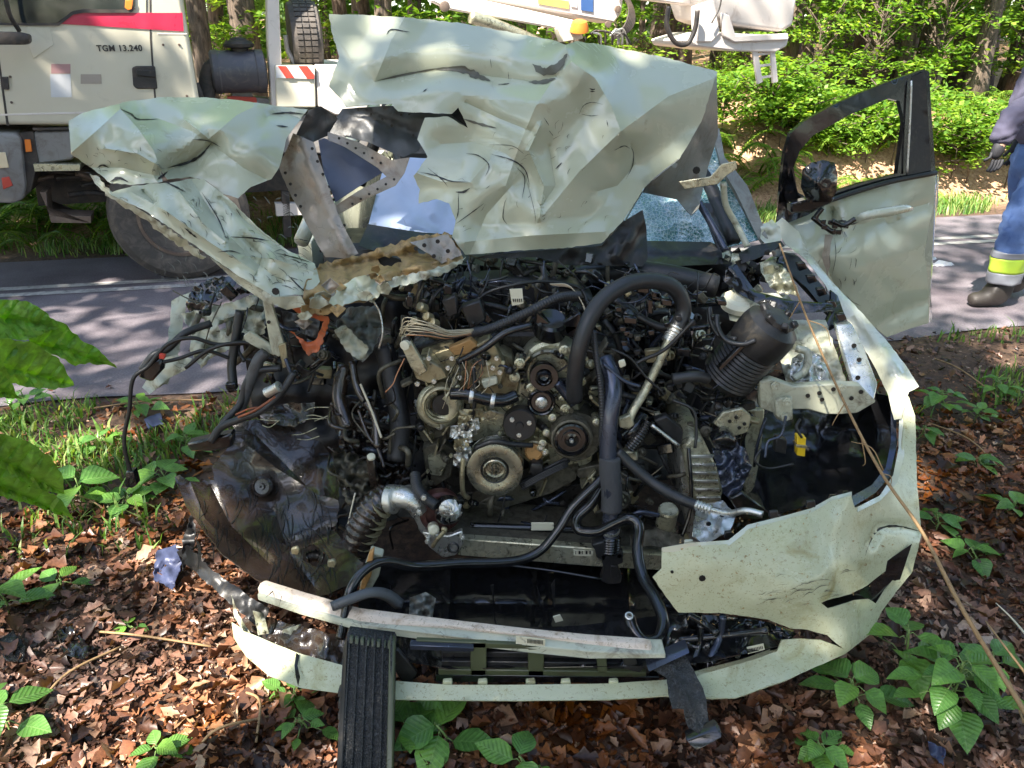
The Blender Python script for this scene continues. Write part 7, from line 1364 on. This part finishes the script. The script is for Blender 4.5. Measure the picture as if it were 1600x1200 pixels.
for kn, an, to in ((kneeL, ankL, toeL), (kneeR, ankR, toeR)):
    b = an.lerp(kn, .33); c = an.lerp(kn, .55); d = an.lerp(kn, .16)
    for nm, p, q, r_, mm in (('reflective_band', b, c, .097, 'hivis'), ('reflective_band', d, b, .096, 'silverband'), ('reflective_band', c, c.lerp(kn, .2), .098, 'silverband')):
        V, Fc = tubegeo(crs([p, q], 6), r_+.003, 28); V = [v+(v-p.lerp(q, .5)).normalized()*.012*noise.noise(v*16) for v in V]; link(nm, V, Fc, M[mm], man)
    skinned('boot', [(an+Vector((.01, 0, .10)), .078), (an+Vector((.02, 0, -.02)), (.068, .062)), (an+Vector((-.08, 0, -.045)), (.058, .055)), (an+Vector((-.19, 0, -.058)), (.052, .042)), (an+Vector((.05, 0, -.055)), .04)], [(0, 1), (1, 2), (2, 3), (1, 4)], M['boot'], man)
V, Fc = tubegeo([head+Vector((.015, 0, .02)), head+Vector((.01, 0, .07)), crown_+Vector((0, 0, -.02)), crown_+Vector((0, 0, .02))], .10, 16, taper=lambda t: 1.0-.45*t*t); link('hair', V, Fc, M['hair'], man)
for s in (-1, 1):
    lathe('eye', head+Vector((-.085, s*.03, .01)), (-1, 0, 0), [(.012, -.01), (.012, .0), (.006, .006)], M['wireblack'], man, 10)
    lathe('ear', head+Vector((.0, s*.088, -.01)), (0, s, 0), [(.025, -.01), (.028, .004), (.012, .006)], M['skin'], man, 12)
V, Fc = tubegeo([head+Vector((-.085, 0, .005)), head+Vector((-.115, 0, -.03)), head+Vector((-.09, 0, -.04))], .012, 8); link('nose', V, Fc, M['skin'], man)
box('mouth', head+Vector((-.088, 0, -.065)), (.01, .045, .008), M['redhouse'], man)
# ------------------------------------------------------------------ loose debris
for (px, py, s, lb) in ((1475, 412, 20, 'crumpled white plastic debris on the road left of the striding man'), (1455, 404, 12, 'small white plastic shard on the road by the door')):
    q = G(px, py, .01); o = sheet('debris', [(px-s, py+3, q.y), (px-s*.4, py-6, q.y+.02), (px+s*.6, py-2, q.y+.02), (px+s, py+6, q.y), (px, py+10, q.y-.05), (px-s*.8, py+9, q.y-.05)], M['debriswhite'], None, thick=.01, wob=(.05, 12), step=4); tag(o, lb, 'debris')
for (pl, mm, lb) in (([(-5, 1000), (20, 985), (40, 1010), (35, 1035), (10, 1030)], 'wet', 'oily black plastic shard at the left edge in the litter'), ([(88, 985), (110, 978), (130, 1000), (148, 1020), (128, 1030), (100, 1022)], 'gloss', 'crumpled black plastic shard lying in the orange leaves'), ([(245, 860), (275, 850), (284, 880), (270, 920), (240, 905)], 'bluescrap', 'bluish plastic sheet scrap left of the wheel arch liner'), ([(1450, 1160), (1475, 1170), (1475, 1195), (1455, 1180)], 'bluescrap', 'small bluish shard in the leaf litter at bottom right'), ([(225, 655), (250, 645), (255, 662), (232, 670)], 'bluescrap', 'small bluish shard at the road edge in the grass')):
    pts = [(a, b, G(a, b, .04).y) for a, b in pl]; o = sheet('plastic_shard', pts, M[mm], None, thick=.003, wob=(.03, 16), step=5, ragged=1.5); tag(o, lb, 'debris')
def stalk(pts, r0, label, mm='twig', branches=()):
    V, Fc = tubegeo(crs([P(*p) for p in pts], 8), r0, 7, taper=lambda t: .35+.65*t)
    o = empty('twig', P(*pts[-1]), label, 'twig'); link('stem', V, Fc, M[mm], o)
    for b in branches: 
        V, Fc = tubegeo(crs([P(*p) for p in b], 4), r0*.3, 5, taper=lambda t: 1-.6*t); link('side_twig', V, Fc, M[mm], o)
stalk([(1218, 380, 1.95), (1262, 500, 1.88), (1320, 630, 1.78), (1378, 740, 1.66), (1440, 830, 1.54), (1500, 945, 1.38), (1560, 1045, 1.28), (1625, 1150, 1.15)], .0062, 'long brown twig lying slantwise over the headlight hole and bumper corner', branches=[
    [(1262, 500, 1.88), (1290, 512, 1.85), (1298, 540, 1.85)], [(1320, 630, 1.78), (1305, 655, 1.76), (1300, 665, 1.76)], [(1345, 680, 1.74), (1352, 720, 1.72), (1348, 728, 1.72)], [(1378, 740, 1.66), (1392, 745, 1.66), (1391, 764, 1.66)], [(1250, 470, 1.9), (1232, 500, 1.9)], [(1380, 735, 1.66), (1362, 700, 1.68), (1330, 690, 1.7)]])
stalk([(1540, 970, 1.52), (1570, 1010, 1.45), (1620, 1075, 1.36)], .004, 'short brown stalk parallel to the long twig at the right edge', 'twig')
stalk([(1556, 942, 1.62), (1580, 965, 1.58), (1610, 1000, 1.5)], .0035, 'pale dry stalk above the brown stalk at the right edge', 'pale')
